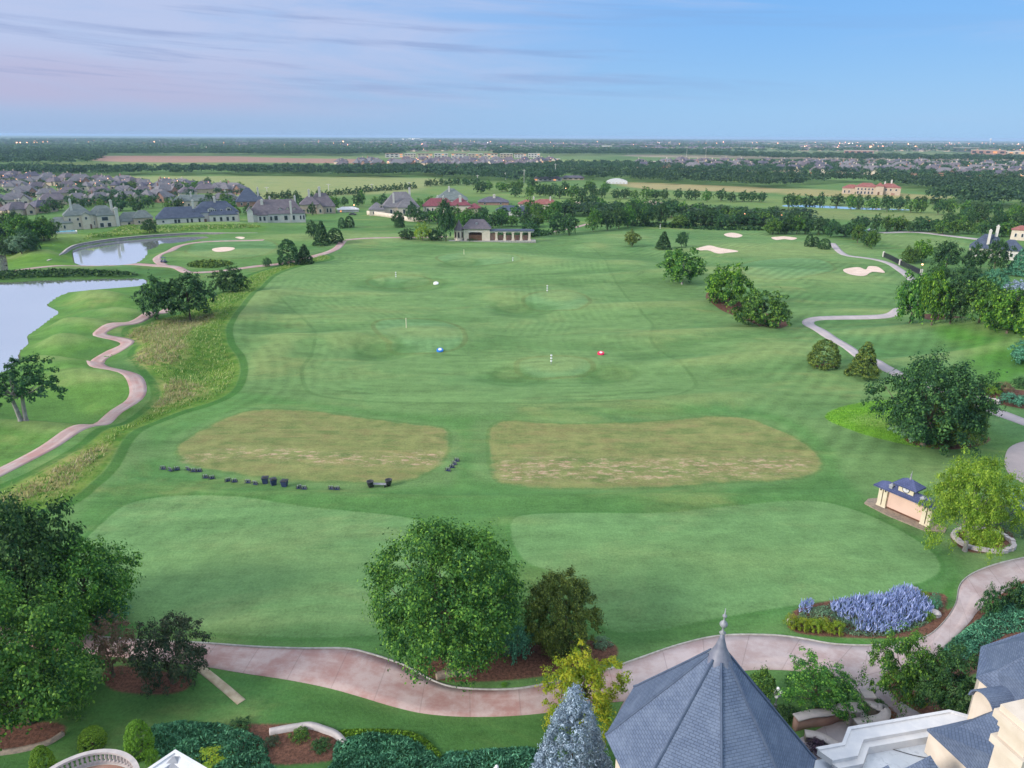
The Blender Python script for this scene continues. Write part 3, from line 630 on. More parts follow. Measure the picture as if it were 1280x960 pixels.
for pts, lab in [
    ([(870, 311), (880, 308), (888, 307), (900, 310), (923, 314), (910, 316), (897, 317), (885, 313), (875, 313)], 'long ragged sand bunker right of the round fairway trees'),
    ([(905, 293), (915, 291), (928, 294), (922, 297), (910, 296)], 'small far sand bunker above the long ragged one'),
    ([(964, 297), (972, 296), (980, 295.5), (996, 297.5), (990, 300), (980, 299), (970, 300)], 'flat sand bunker left of the three leaning shrubs'),
    ([(1054, 337), (1072, 334), (1082, 337), (1086, 333), (1098, 334), (1106, 341), (1090, 340), (1080, 345), (1062, 343)], 'clover shaped sand bunker near the right boundary fence'),
    ([(266, 311), (280, 309), (293, 310), (290, 313), (275, 315), (267, 314)], 'pale sand bunker beside the left practice green'),
    ([(294, 297), (300, 296), (306, 297), (302, 299)], 'tiny sand bunker below the dormered mansion'),
    ([(715, 254), (724, 251.5), (728, 253.5), (722, 255)], 'tiny far bunker right of the red roofed villa'),
    ([(803, 253), (812, 251), (822, 252), (830, 254), (812, 255.5)], 'thin far bunker before the far row of trees'),
]:
    patch('sand_bunker', pts, M_SAND, .06, lab, 'bunker', 'structure', grid=2.0)
# ================================================================ vegetation
def leaf_mat(name, c1, c2, c3, rough=.65, trans=.25, nscale=.5):
    """leaf colours vary from clump to clump and from leaf to leaf"""
    m, nt, b = mat(name, rough, .25)
    o = nt.objc(); geo = nt.node('ShaderNodeNewGeometry'); rnd = geo.outputs['Random Per Island']; oi = nt.node('ShaderNodeObjectInfo').outputs['Random']
    cmb = nt.node('ShaderNodeVectorMath', operation='ADD'); nt.l.new(o, cmb.inputs[0]); cv = nt.node('ShaderNodeCombineXYZ'); nt.put(cv.inputs[0], nt.m('MULTIPLY', oi, 50)); nt.l.new(cv.outputs[0], cmb.inputs[1])
    f = nt.rng(nt.noise(cmb.outputs[0], nscale, 2, .6), .36, .64)
    c = nt.mix(f, c1, c2); c = nt.mix(nt.rng(rnd, .55, 1.0), c, c3)
    h = nt.node('ShaderNodeHueSaturation'); nt.put(h.inputs['Color'], c); nt.put(h.inputs['Value'], nt.m('ADD', .72, nt.m('ADD', nt.m('MULTIPLY', rnd, .35), nt.m('MULTIPLY', oi, .25))))
    nt.put(h.inputs['Hue'], nt.m('ADD', .485, nt.m('MULTIPLY', oi, .03))); c = h.outputs[0]
    nt.put(b.inputs['Base Color'], c)
    tr = nt.node('ShaderNodeBsdfTranslucent'); nt.put(tr.inputs[0], c); mx = nt.node('ShaderNodeMixShader'); mx.inputs[0].default_value = trans
    nt.l.new(b.outputs[0], mx.inputs[1]); nt.l.new(tr.outputs[0], mx.inputs[2]); nt.l.new(mx.outputs[0], nt.n['Material Output'].inputs[0])
    return m
LM = dict(
    mid=leaf_mat('leaves_mid_green', (.026, .098, .024), (.070, .185, .028), (.19, .34, .045)),
    dark=leaf_mat('leaves_dark_green', (.016, .066, .028), (.036, .108, .032), (.095, .20, .045)),
    bright=leaf_mat('leaves_bright_green', (.026, .11, .018), (.085, .225, .022), (.24, .42, .035)),
    lime=leaf_mat('leaves_lime', (.14, .30, .028), (.23, .40, .040), (.36, .50, .06), trans=.35),
    gold=leaf_mat('leaves_gold', (.22, .33, .02), (.44, .47, .03), (.15, .30, .03), trans=.35),
    maroon=leaf_mat('leaves_maroon', (.17, .105, .075), (.26, .16, .11), (.09, .13, .05)),
    dusk=leaf_mat('leaves_dusky_green', (.028, .065, .035), (.050, .090, .038), (.08, .085, .05)),
    spruce=leaf_mat('needles_blue_silver', (.13, .20, .25), (.25, .34, .43), (.40, .50, .60), trans=.1, nscale=.8),
    cedar=leaf_mat('needles_cedar', (.055, .120, .025), (.110, .185, .030), (.20, .27, .045), trans=.1),
    juniper=leaf_mat('needles_juniper_teal', (.045, .165, .095), (.075, .26, .15), (.14, .38, .22), trans=.1),
    hedge=leaf_mat('leaves_clipped', (.075, .20, .018), (.12, .28, .025), (.18, .36, .03), trans=.15),
    wood=leaf_mat('leaves_woodland', (.022, .065, .042), (.045, .110, .048), (.080, .155, .055), nscale=.05),
    woodfar=leaf_mat('leaves_far_woodland', (.045, .095, .055), (.075, .145, .065), (.11, .19, .075), nscale=.05),
    salvia=leaf_mat('salvia_flowers', (.23, .29, .58), (.34, .40, .72), (.46, .50, .82), nscale=.9),
    sage=leaf_mat('sage_leaves', (.10, .21, .12), (.16, .29, .16), (.24, .36, .22)),
    yellowgreen=leaf_mat('yellow_green_leaves', (.20, .30, .02), (.32, .38, .03), (.12, .24, .03)),
    purple=leaf_mat('plum_leaves', (.05, .035, .06), (.09, .05, .09), (.12, .08, .10)),
    red=leaf_mat('red_flowers', (.42, .05, .06), (.30, .12, .06), (.12, .20, .05)),
    grassy=leaf_mat('tall_grass_blades', (.13, .27, .05), (.25, .38, .07), (.45, .46, .20), nscale=.12),
    straw=leaf_mat('straw_grass_blades', (.36, .34, .16), (.50, .45, .26), (.20, .33, .08), nscale=.3),
)
BARK = mottled('bark', (.10, .075, .055), (.16, .13, .10), 3.0, .95, bump=.4)
PALEBARK = mottled('pale_bark', (.36, .34, .32), (.22, .20, .18), 2.0, .9)

def leaves(C, N, size, rng, ratio=.6, jit=.42):
    """one small pointed, slightly folded blade per centre, facing roughly along N"""
    n = len(C); N = N + rng.normal(0, jit, (n, 3)); N /= np.linalg.norm(N, axis=1)[:, None] + 1e-9
    A = np.cross(N, rng.normal(0, 1, (n, 3))); A /= np.linalg.norm(A, axis=1)[:, None] + 1e-9; B = np.cross(N, A)
    s = (size * rng.uniform(.5, 1.4, n))[:, None] / 2; fold = N * s * .25
    V = np.stack([C - A * s, C + B * s * ratio + fold, C + A * s, C - B * s * ratio + fold], 1).reshape(-1, 3)
    F = np.arange(4 * n).reshape(-1, 4); return V, F

def crown_pts(R, b, cz, nclump, per, rc, rng, shape='round', lob=.16, flat=.75):
    """leaf centres and normals: clumps spread over and inside an uneven crown"""
    ph = rng.uniform(0, 2 * PI, (6,)); k = rng.integers(2, 6, 6)
    i = np.arange(nclump) + .5; z = 1 - 2 * i / nclump; th = PI * (1 + 5 ** .5) * i + rng.normal(0, .25, nclump)
    z = np.clip(z + rng.normal(0, .05, nclump), -1, 1); s = np.sqrt(1 - z * z)
    D = np.stack([s * np.cos(th), s * np.sin(th), z], 1)
    lobe = 1 + lob * np.sin(k[0] * th + ph[0] + 2 * z) + lob * .8 * np.sin(k[1] * th + ph[1] - 3 * z) + lob * .7 * np.sin(4 * z + ph[2] + th) + rng.normal(0, .04, nclump)
    rad = np.where(rng.random(nclump) < .72, rng.uniform(.86, 1.0, nclump), rng.uniform(.40, .86, nclump)) * lobe
    if shape == 'round': P3 = D * rad[:, None] * [R - rc * .6, R - rc * .6, b - rc * .5]; P3[:, 2] = np.where(P3[:, 2] < 0, P3[:, 2] * .88, P3[:, 2])
    elif shape == 'cone':
        u = rng.random(nclump) ** .62; hh = 1 - u                       # more clumps near the foot
        hgt = -b + 2 * b * hh; rr = (R - rc * .3) * (u ** .86 * .97 + .03) * np.where(rng.random(nclump) < .8, rng.uniform(.85, 1.02, nclump), rng.uniform(.4, .85, nclump)) * (1 + .10 * np.sin(5 * th + ph[0]))
        P3 = np.stack([rr * np.cos(th), rr * np.sin(th), hgt], 1); D = np.stack([np.cos(th), np.sin(th), np.full(nclump, .5)], 1)
    elif shape == 'dome':
        u = rng.random(nclump); hh = u ** 1.1
        prof = np.sqrt(np.clip(1 - hh ** 2.6, 0, 1)) * (.86 + .14 * np.minimum(1, hh * 5)); rr = (R - rc * .4) * prof * rng.uniform(.9, 1.02, nclump)
        P3 = np.stack([rr * np.cos(th), rr * np.sin(th), -b + 2 * b * hh], 1); D = np.stack([np.cos(th), np.sin(th), hh * 1.2], 1)
    if shape == 'round': P3[:, :2] *= (1.03 - .17 * P3[:, 2:3] / b)
    D = D / np.linalg.norm(D, axis=1)[:, None]
    if shape == 'round' and nclump > 100:                                # openings between the boughs
        gaps = rng.normal(0, 1, (9, 3)); gaps /= np.linalg.norm(gaps, axis=1)[:, None]; bad = ((D @ gaps.T).max(1) > .968) & (rng.random(nclump) < .85) & (rad > .6)
        P3 = P3[~bad]; D = D[~bad]; nclump = len(P3)
    P3 = P3 + [0, 0, cz]
    n = nclump * per; ci = np.repeat(np.arange(nclump), per)
    q = rng.normal(0, 1, (n, 3)); q /= np.linalg.norm(q, axis=1)[:, None]
    flip = (q * (D[ci] * .8 + [0, 0, .6])).sum(1) < -.15; q[flip] *= -1
    sz = rng.uniform(.55, 1.3, nclump); rr = rc * sz[ci] * rng.uniform(.45, 1.08, n)
    C = P3[ci] + q * rr[:, None] * [1, 1, flat]
    if shape == 'round': al = (q * D[ci]).sum(1); C += D[ci] * (np.clip(al, 0, 1) ** 2 * rr * rng.uniform(0, 1.1, n))[:, None]   # sprays reach outward
    return C, q + np.array([0, 0, .5]), P3

def limbs(h, R, tr, P3, rng, r0=.3, n=9, lean=0.0, forks=1):
    mb = MB(); top = np.array([rng.normal(0, .1) * R, rng.normal(0, .1) * R, h * .72])
    fork = np.array([top[0] * .3 + lean, top[1] * .3, h * (tr + .05)])
    for s in range(forks):
        o = np.array([math.cos(s * 2.4), math.sin(s * 2.4), 0]) * (r0 * 1.2 if forks > 1 else 0)
        mb.tube([tuple(o + [0, 0, -.25]), tuple(o + [0, 0, .3]), tuple(fork * .6 + o * 1.5), tuple(fork + o * 2)], [r0 * 1.5, r0 * 1.05, r0 * .9, r0 * .75], 9)
    mb.tube([tuple(fork), tuple((fork + top) / 2 + rng.normal(0, .1, 3)), tuple(top)], [r0 * .8, r0 * .5, r0 * .15], 7)
    order = rng.permutation(len(P3))[:n]
    for i in order:
        p = P3[i]; st = fork + (top - fork) * rng.uniform(0, .55); e = st + (p - st) * .92
        m1 = st + (e - st) * .5 + np.array([0, 0, -.05 * h]) + rng.normal(0, .12, 3)
        mb.tube([tuple(st), tuple(m1), tuple(e)], [r0 * .42, r0 * .26, r0 * .07], 5, cap=False)
    return mb

PROTO = {}
def proto(key, R, h, tr, lm, ncl, per, leaf, rc, shape='round', seed=1, bark=None, r0=.28, nl=9, lob=.16, forks=1, ratio=.6, flat=.75):
    """tree meshes in metres; R crown radius, h height, tr clear trunk share"""
    rng = np.random.default_rng(seed); b = h * (1 - tr) / 2; cz = h * tr + b
    C, N, P3 = crown_pts(R, b, cz, ncl, per, rc, rng, shape, lob, flat)
    V, F = leaves(C, N, leaf, rng, ratio)
    V[:, 2] = np.maximum(V[:, 2], .02)
    for ax_ in (0, 1): lo_, hi_ = np.percentile(V[:, ax_], (1.2, 98.8)); V[:, ax_] = (V[:, ax_] - (lo_ + hi_) / 2) * 2 * R / (hi_ - lo_)
    lo_, hi_ = np.percentile(V[:, 2], (1, 99)); V[:, 2] = h * tr + (V[:, 2] - lo_) * (h - h * tr) / (hi_ - lo_); V[:, 2] = np.maximum(V[:, 2], .02)
    cm = mesh_arr('crown', V, F, [LM[lm]])
    t = limbs(h, R, tr, P3, rng, r0, nl, forks=forks)
    tm = bpy.data.meshes.new('trunk'); tm.from_pydata(t.v, [], t.f); tm.materials.append(bark or BARK); tm.polygons.foreach_set('use_smooth', [True] * len(t.f)); tm.update()
    PROTO[key] = (R, h, tr, cm, tm)

proto('oakA', 6.2, 11.0, .12, 'mid', 600, 96, .225, .86, seed=23, lob=.09, r0=.33, nl=14)
proto('oakB', 5.6, 11.0, .10, 'bright', 460, 76, .27, .9, seed=4, lob=.14, r0=.3, nl=12)
proto('oakC', 5.4, 10.0, .10, 'mid', 420, 60, .32, .9, seed=5, lob=.20, r0=.3, nl=12)
proto('oakD', 6.0, 9.0, .08, 'dark', 420, 60, .30, .85, seed=6, lob=.17, r0=.3, nl=12)
proto('dense', 3.6, 6.6, .03, 'cedar', 460, 80, .17, .46, seed=7, lob=.09, r0=.2, nl=6)
proto('leafy', 3.6, 5.6, .14, 'mid', 210, 60, .21, .55, seed=8, lob=.24, r0=.16, nl=16)
proto('limet', 4.0, 6.2, .16, 'lime', 430, 80, .18, .55, seed=9, lob=.26, r0=.2, nl=14, ratio=.42)
proto('goldt', 3.4, 7.0, .12, 'gold', 280, 66, .20, .52, seed=10, lob=.26, r0=.14, nl=14)
proto('maroont', 2.2, 4.0, .22, 'maroon', 120, 50, .17, .38, seed=11, lob=.28, r0=.08, nl=14, forks=3)
proto('duskt', 3.2, 5.0, .12, 'dusk', 220, 60, .19, .5, seed=12, lob=.22, r0=.1, nl=12, forks=3)
proto('spruce', 3.0, 8.4, .02, 'spruce', 760, 44, .16, .30, 'cone', seed=13, r0=.14, nl=3, ratio=.35)
proto('dome', .95, 2.1, .01, 'hedge', 520, 30, .085, .11, 'dome', seed=14, r0=.06, nl=1)
proto('lean', 4.6, 7.0, .34, 'dark', 110, 60, .34, .62, seed=71, lob=.3, r0=.26, nl=16, forks=2)
proto('bush', 1.5, 1.9, .02, 'juniper', 70, 46, .16, .36, seed=15, lob=.18, r0=.06, nl=3)
proto('shrub', 1.4, 1.7, .02, 'yellowgreen', 70, 46, .13, .33, seed=16, lob=.18, r0=.05, nl=3)
proto('darkshrub', 1.6, 1.8, .02, 'dark', 80, 46, .15, .36, seed=17, lob=.18, r0=.05, nl=3)
# middle distance
for i in range(4): proto('m%d' % i, 5.0, 8.6, .13, ['mid', 'dark', 'bright', 'dark'][i], 150, 34, .56, .95, seed=30 + i, lob=.19, r0=.24, nl=7)
for i in range(2): proto('c%d' % i, 2.6, 5.0, .03, 'cedar', 260, 36, .24, .40, 'cone' if i == 0 else 'dome', seed=40 + i, r0=.12, nl=3)
proto('mbush', 4.2, 5.2, .03, 'mid', 190, 44, .34, .6, seed=45, lob=.14, r0=.16, nl=5)
# far
for i in range(4): proto('f%d' % i, 5.0, 8.4, .14, ['mid', 'dark', 'dark', 'mid'][i], 60, 16, 1.05, 1.2, seed=50 + i, lob=.17, r0=.25, nl=5)
for i in range(2): proto('fc%d' % i, 2.4, 6.0, .04, 'dark', 40, 12, .8, .6, 'cone', seed=60 + i, r0=.15, nl=2)
proto('fl0', 5.0, 8.0, .12, 'lime', 60, 16, .9, 1.1, seed=66, lob=.2, r0=.2, nl=4)

_cols = {}
def recolour(cm, lm):
    k = (cm.name, lm)
    if k not in _cols:
        c = cm.copy(); c.materials[0] = LM[lm]; _cols[k] = c
    return _cols[k]

def tree(kind, x, y, z, w_, h_, label, cat='tree', name='tree', group=None, rz=None, lm=None, bark=None):
    R, h, tr, cm, tm = PROTO[kind]
    t = empty(name, (x, y, z), random.uniform(0, 6.28) if rz is None else rz)
    t.scale = (w_ / (2 * R), w_ / (2 * R), h_ / h); tag(t, label, cat, group)
    if lm: cm = recolour(cm, lm)
    o = obj('crown', cm, t); o2 = obj('trunk', tm, t)
    if bark: o2.material_slots[0].link = 'OBJECT'; o2.material_slots[0].material = bark
    return t

def tree_box(kind, x0, y0, x1, y1, label, cat='tree', name='tree', group=None, **kw):
    """stand a tree so that its crown fills the photo box when seen from the drone"""
    R0, hh, tr, *_ = PROTO[kind]; cx, cy = (x0 + x1) / 2, (y0 + y1) / 2
    c = 3.0; p = P(cx, cy, c)
    for _ in range(12):
        g = h1(p.x, p.y); s = mpp(p); w_ = (x1 - x0) * s * .90; v = (y1 - y0) / 2 * s * .95
        de = math.atan2(CAM_H - p.z, math.hypot(p.x, p.y)); cd, sd_ = math.cos(de), math.sin(de)
        b = math.sqrt(max(v * v - (w_ / 2 * sd_) ** 2, (.45 * v) ** 2)) / cd
        h_ = 2 * b / (1 - tr); p = P(cx, cy, g + h_ * tr + b)
    return tree(kind, p.x, p.y, h1(p.x, p.y), w_, h_, label, cat, name, group, **kw)

T = tree_box
# ---- around the near drive
T('oakA', 463, 654, 658, 838, 'largest round leafy tree, in the mulch bed at the centre bottom', name='shade_tree', rz=3.4)
T('dense', 655, 715, 753, 816, 'dense rounded evergreen beside the biggest tree in the mulch bed', name='evergreen_tree')
T('bush', 622, 772, 668, 820, 'low blue green bush tucked between the biggest tree and the round evergreen', 'bush', 'bush', lm='juniper')
T('goldt', 676, 802, 784, 908, 'yellow leafed small tree between blue spruce and slate tower', name='golden_tree')
T('spruce', 646, 857, 782, 1022, 'silvery blue spruce left of the slate tower', name='blue_spruce')
T('oakC', -48, 612, 92, 790, 'tall dark green tree at the left edge above the drive', name='shade_tree', lm='dark')
T('oakC', 52, 668, 163, 785, 'broad spreading tree right of the tall dark one at the left edge', name='shade_tree', rz=2.0)
T('oakB', -72, 728, 104, 908, 'huge leafy green tree filling the lower left corner', name='shade_tree', lm='mid')
T('maroont', 98, 770, 166, 838, 'small airy reddish brown tree left of the dusky one on the drive', name='ornamental_tree')
T('duskt', 160, 768, 256, 856, 'dark dusky small tree hanging over the start of the pink drive', name='ornamental_tree')
T('bush', 108, 752, 160, 782, 'blue green bush behind the small reddish tree', 'bush', 'bush')
T('oakD', 1094, 446, 1236, 556, 'big sprawling dark tree at the end of the lime green grass', name='shade_tree', lm='dark')
T('dense', 1160, 490, 1236, 556, 'drooping juniper leaning on the sprawling dark tree', 'bush', 'juniper_bush')
T('bush', 1118, 518, 1166, 548, 'grey green low bush at the left foot of the sprawling dark tree', 'bush', 'bush', lm='sage')
T('limet', 1166, 566, 1278, 680, 'lime green willowy tree in a stone ring right of the clock wall', name='willow_tree', bark=PALEBARK)
T('leafy', 974, 820, 1078, 896, 'wide open tree by the curved stone wall right of the slate tower', name='ornamental_tree')
T('leafy', 1088, 782, 1180, 876, 'leafy tree left in the planted island by the drive fork', name='ornamental_tree', rz=1.0)
T('leafy', 1140, 800, 1232, 896, 'leafy tree right in the planted island, closest to the slate roof', name='ornamental_tree', rz=3.0, lm='dark')
T('darkshrub', 936, 836, 972, 878, 'green shrub half hidden behind the slate tower edge', 'shrub', 'shrub', lm='mid')
# ---- fairway trees
T('mbush', 883, 332, 944, 380, 'upper of two bushy trees sharing a mulch bed on the right fairway', name='bushy_tree', lm='bright')
T('mbush', 916, 364, 989, 409, 'lower of two bushy trees sharing a mulch bed on the right fairway', name='bushy_tree', lm='mid', rz=.7)
T('m0', 827, 311, 882, 351, 'round fairway tree with pale trunk below the ragged bunker', name='shade_tree', bark=PALEBARK)
T('c1', 1011, 424, 1051, 459, 'low blunt cedar left of the grey cart path', name='cedar_tree')
T('c0', 1062, 428, 1101, 470, 'pointed cedar standing on the grey cart path edge', name='cedar_tree')
T('m1', 781, 288, 800, 306, 'first small round tree right of the far colonnade', name='small_tree', lm='cedar')
T('c0', 820, 290, 840, 311, 'pointed small tree between two round ones before the far woods', name='cedar_tree', lm='dark')
T('m3', 844, 290, 861, 307, 'small round tree just left of the ragged bunker', name='small_tree', lm='dark')
T('m1', 170, 345, 214, 392, 'left half of the dark tree pair where the winding path ends', name='oak_tree')
T('m3', 200, 343, 267, 396, 'right and larger half of the dark tree pair where the winding path ends', name='oak_tree')
T('mbush', 265, 334, 308, 366, 'dark bushy tree right of the path junction', name='bushy_tree', lm='dark')
T('lean', -34, 446, 68, 506, 'pale trunked leaning tree on the lake bank at the left edge', name='leaning_tree', bark=PALEBARK)
T('c1', 346, 299, 373, 330, 'larger dark cedar of a pair at the tall grass tip', name='cedar_tree', lm='dark')
T('c0', 369, 306, 391, 329, 'smaller pointed cedar of a pair at the tall grass tip', name='cedar_tree', lm='dark')
T('darkshrub', 328, 322, 340, 333, 'tiny dark shrub left of the cedar pair', 'shrub', 'shrub')
T('m1', 382, 276, 399, 295, 'small round tree left of the pointed cedar near the mansions', name='small_tree')
T('c0', 391, 277, 412, 306, 'tall pointed cedar at the end of the pink path', name='cedar_tree', lm='dark')
T('c1', 408, 285, 429, 303, 'low wide cedar just left of the pink path end', name='cedar_tree', lm='dark')
T('c1', 422, 272, 432, 285, 'left of two little shrubs on the lawn below the tan mansion', 'shrub', 'shrub', lm='dark')
T('c1', 430, 270, 443, 284, 'right of two little shrubs on the lawn below the tan mansion', 'shrub', 'shrub', lm='dark')
T('fl0', 516, 278, 540, 298, 'yellow green round tree left of the far pavilion', name='golden_tree')
T('mbush', 499, 286, 519, 299, 'low spreading tree left of the yellow green one', name='bushy_tree', lm='dark')
T('mbush', 534, 285, 556, 300, 'low spreading tree right of the yellow green one', name='bushy_tree', lm='dark', rz=2)
T('m3', 545, 250, 569, 296, 'tall dark tree leaning against the far pavilion turret', name='shade_tree', lm='dark')
T('c0', 494, 268, 506, 284, 'cone shaped tree below the grey mansion garden wall', name='cedar_tree', lm='dark')
T('m0', 685, 266, 706, 290, 'left of the umbrella shaped trees right of the colonnade', name='shade_tree', lm='dark')
T('m2', 700, 268, 724, 291, 'right of the umbrella shaped trees right of the colonnade', name='shade_tree', lm='dark', rz=2.2)
T('m1', 648, 276, 676, 294, 'dark tree touching the end of the colonnade', name='shade_tree', lm='dark')
T('c1', 1006, 293, 1018, 308, 'left of three leaning shrubs near the grey path', 'shrub', 'shrub', lm='dark')
T('c1', 1014, 296, 1025, 308, 'middle of three leaning shrubs near the grey path', 'shrub', 'shrub', lm='dark', rz=1)
T('c1', 1023, 298, 1039, 311, 'right of three leaning shrubs near the grey path', 'shrub', 'shrub', lm='dark', rz=2)
# right hand cluster
for i, (a, b_, c, d_, k, l, tx) in enumerate([
    (1120, 340, 1168, 398, 'm0', 'mid', 'leafy tree left in the grove, its trunk on the path edge'),
    (1152, 336, 1192, 400, 'm1', 'bright', 'light green tree standing second in the grove by the fence'),
    (1175, 352, 1212, 400, 'm2', 'dark', 'blue green tree low in the middle of the right grove'),
    (1205, 348, 1256, 398, 'm3', 'mid', 'broad tree at the right end of the grove'),
    (1160, 330, 1186, 354, 'm1', 'dark', 'small dark tree rising behind the grove'),
    (1188, 333, 1226, 360, 'mbush', 'dark', 'wide dark bushy tree behind the middle of the grove'),
    (1224, 378, 1296, 440, 'mbush', 'bright', 'round bushy tree cut by the right edge above the path'),
    (1268, 426, 1310, 456, 'mbush', 'juniper', 'blue green bush under the round tree at right edge'),
    (1167, 302, 1204, 336, 'm3', 'dark', 'left of the big dark trees before the blue roofed house'),
    (1206, 304, 1232, 336, 'm1', 'dark', 'slim middle tree before the blue roofed house'),
    (1231, 299, 1262, 338, 'm3', 'dark', 'right of the big dark trees before the blue roofed house'),
    (1262, 312, 1290, 344, 'c0', 'juniper', 'teal conifer at right edge beside the dark trees'),
    (1228, 336, 1262, 362, 'mbush', 'juniper', 'teal spreading bush right of the grove'),
    (1262, 350, 1300, 372, 'mbush', 'spruce', 'silvery bush at the right edge above the red leafed hedge'),
    (1128, 308, 1152, 328, 'mbush', 'mid', 'left round tree behind the iron boundary fence'),
    (1143, 300, 1166, 324, 'm0', 'bright', 'bright round tree behind the iron boundary fence'),
    (1252, 362, 1300, 384, 'mbush', 'dusk', 'reddish dark hedge like bush behind the right edge tree'),
]): T(k, a, b_, c, d_, tx, 'bush' if 'bush ' in tx + ' ' and 'bushy' not in tx else 'tree', 'bush' if 'bush ' in tx + ' ' and 'bushy' not in tx else 'tree', lm=l, rz=i * 1.1)

ORD = ['first', 'second', 'third', 'fourth', 'fifth', 'sixth', 'seventh', 'eighth', 'ninth', 'tenth', 'eleventh', 'twelfth', 'thirteenth', 'fourteenth', 'fifteenth', 'sixteenth', 'seventeenth', 'eighteenth', 'nineteenth', 'twentieth']
def ordn(i): return ORD[i] if i < 20 else ('twenty-' + ORD[i - 20] if i < 29 else ('thirtieth' if i == 29 else 'thirty-' + ORD[i - 30]))
RESERVED = []
def row(line, n, wpx, hpx, kinds, lms, lab, group, name='tree', jit=(2, .8), cat='tree'):
    """countable trees along a photo line, wide to narrow as given"""
    L = smooth_open(line, 8); d = np.r_[0, np.cumsum(np.hypot(*np.diff(L, axis=0).T))]
    for i in range(n):
        t = (i + .5) / n * d[-1]; x = np.interp(t, d, L[:, 0]) + random.uniform(-jit[0], jit[0]); y = np.interp(t, d, L[:, 1]) + random.uniform(-jit[1], jit[1])
        w_ = random.uniform(*wpx); h_ = random.uniform(*hpx); k = random.choice(kinds)
        T(k, x - w_ / 2, y - h_, x + w_ / 2, y, '%s, %s from its left end' % (lab, ordn(i)), cat, name, group, lm=random.choice(lms))
row([(640, 244), (720, 246), (800, 248), (870, 249), (960, 252)], 24, (11, 18), (10, 15), ['f0', 'f1', 'f2'], ['dark', 'dark', 'mid'], 'round tree in the long line edging the far fairway', 'round trees lining the far fairway', jit=(4, 1.2))
row([(975, 257), (1040, 258), (1100, 261), (1180, 265), (1290, 270)], 20, (12, 22), (12, 19), ['f0', 'f1', 'f2'], ['dark', 'mid'], 'round tree in the spaced line along the creek', 'round trees along the creek', jit=(5, 1.5))
row([(395, 245), (430, 243), (470, 239), (500, 237), (520, 235)], 24, (6, 8.5), (6.5, 9), ['fc0', 'fc1'], ['dark'], 'small pointed conifer in the diagonal windbreak row', 'conifers of the diagonal windbreak', 'conifer_tree', jit=(.6, .4))
row([(530, 233), (560, 231), (600, 231)], 12, (6, 9), (6.5, 9), ['fc0', 'f1'], ['dark'], 'dark small tree in the row extending the windbreak', 'trees extending the windbreak', 'conifer_tree', jit=(1, .5))
row([(1060, 250), (1100, 251), (1150, 253), (1180, 254)], 12, (7, 10), (6, 9), ['fc0', 'f1'], ['dark'], 'little dark tree in the row below the red roofed villa', 'little trees below the red roofed villa', jit=(2, .5))
row([(742, 285), (770, 284), (800, 278), (830, 281)], 8, (18, 30), (18, 26), ['m1', 'm3', 'm0'], ['dark', 'mid'], 'full tree in the clump behind the colonnade lawn', 'trees behind the colonnade lawn', jit=(5, 2))
row([(690, 268), (750, 268), (830, 268), (900, 272), (960, 276), (1010, 280)], 26, (16, 26), (12, 18), ['f1', 'f2', 'f0', 'm3'], ['dark', 'dark', 'mid'], 'tree in the middle belt behind the range', 'trees of the middle belt behind the range', jit=(5, 2.5))
row([(845, 283), (880, 282), (920, 282), (960, 281)], 9, (18, 28), (14, 20), ['m1', 'm3', 'f0'], ['dark', 'mid'], 'front tree of the dark clump above the ragged bunker', 'front trees above the ragged bunker', jit=(4, 1.5))
row([(960, 290), (1010, 291), (1050, 293), (1075, 300), (1100, 312)], 13, (16, 26), (13, 22), ['m1', 'm3', 'm0'], ['dark', 'mid'], 'tree in the belt dropping toward the boundary fence', 'trees dropping toward the boundary fence', jit=(4, 2))
row([(1075, 286), (1120, 287), (1170, 289), (1215, 290), (1270, 296)], 16, (14, 24), (12, 20), ['m1', 'm0', 'f0', 'f1'], ['mid', 'dark'], 'tree along the lane before the far right houses', 'trees along the far right lane', jit=(4, 2))
row([(330, 262), (370, 258), (410, 262), (450, 256), (500, 262), (540, 258)], 16, (11, 18), (10, 17), ['f0', 'f1', 'f2'], ['mid', 'dark'], 'garden tree between the middle mansions', 'garden trees between the middle mansions', jit=(6, 3))
row([(490, 280), (520, 274), (545, 280), (580, 272), (620, 276), (650, 268), (690, 272)], 16, (13, 22), (12, 22), ['m1', 'm3', 'f0', 'f1'], ['mid', 'dark'], 'garden tree in front of the red roofed mansions', 'garden trees by the red roofed mansions', jit=(6, 3))
row([(330, 251), (350, 249), (375, 249)], 5, (9, 13), (9, 13), ['f1', 'f2'], ['dark'], 'dark tree at the rear hedge of the dormered mansion', 'dark trees behind the dormered mansion', jit=(2, 1))
row([(0, 288), (20, 292), (45, 296), (60, 288)], 7, (22, 34), (20, 32), ['m1', 'm0', 'm2'], ['dark', 'mid', 'bright'], 'tree of the thicket left of the stucco mansion', 'thicket left of the stucco mansion', jit=(6, 6))
row([(-5, 312), (12, 318), (30, 312), (40, 322)], 6, (22, 34), (20, 30), ['mbush', 'm2'], ['mid', 'sage', 'dark'], 'grey green bush on the bank at the left edge', 'bushes on the left bank', 'bush', jit=(5, 5), cat='bush')
row([(45, 264), (100, 258), (150, 258), (200, 262), (240, 256), (300, 262)], 20, (12, 20), (10, 16), ['f0', 'f1', 'f2'], ['mid', 'dark'], 'street tree among the grey roofs behind the mansions', 'street trees among the grey roofs', jit=(8, 6))
row([(120, 238), (180, 240), (240, 238), (300, 240)], 12, (9, 14), (7, 11), ['f0', 'f1'], ['mid', 'dark'], 'small tree deep among the grey roofs', 'small trees deep among the grey roofs', jit=(8, 8))
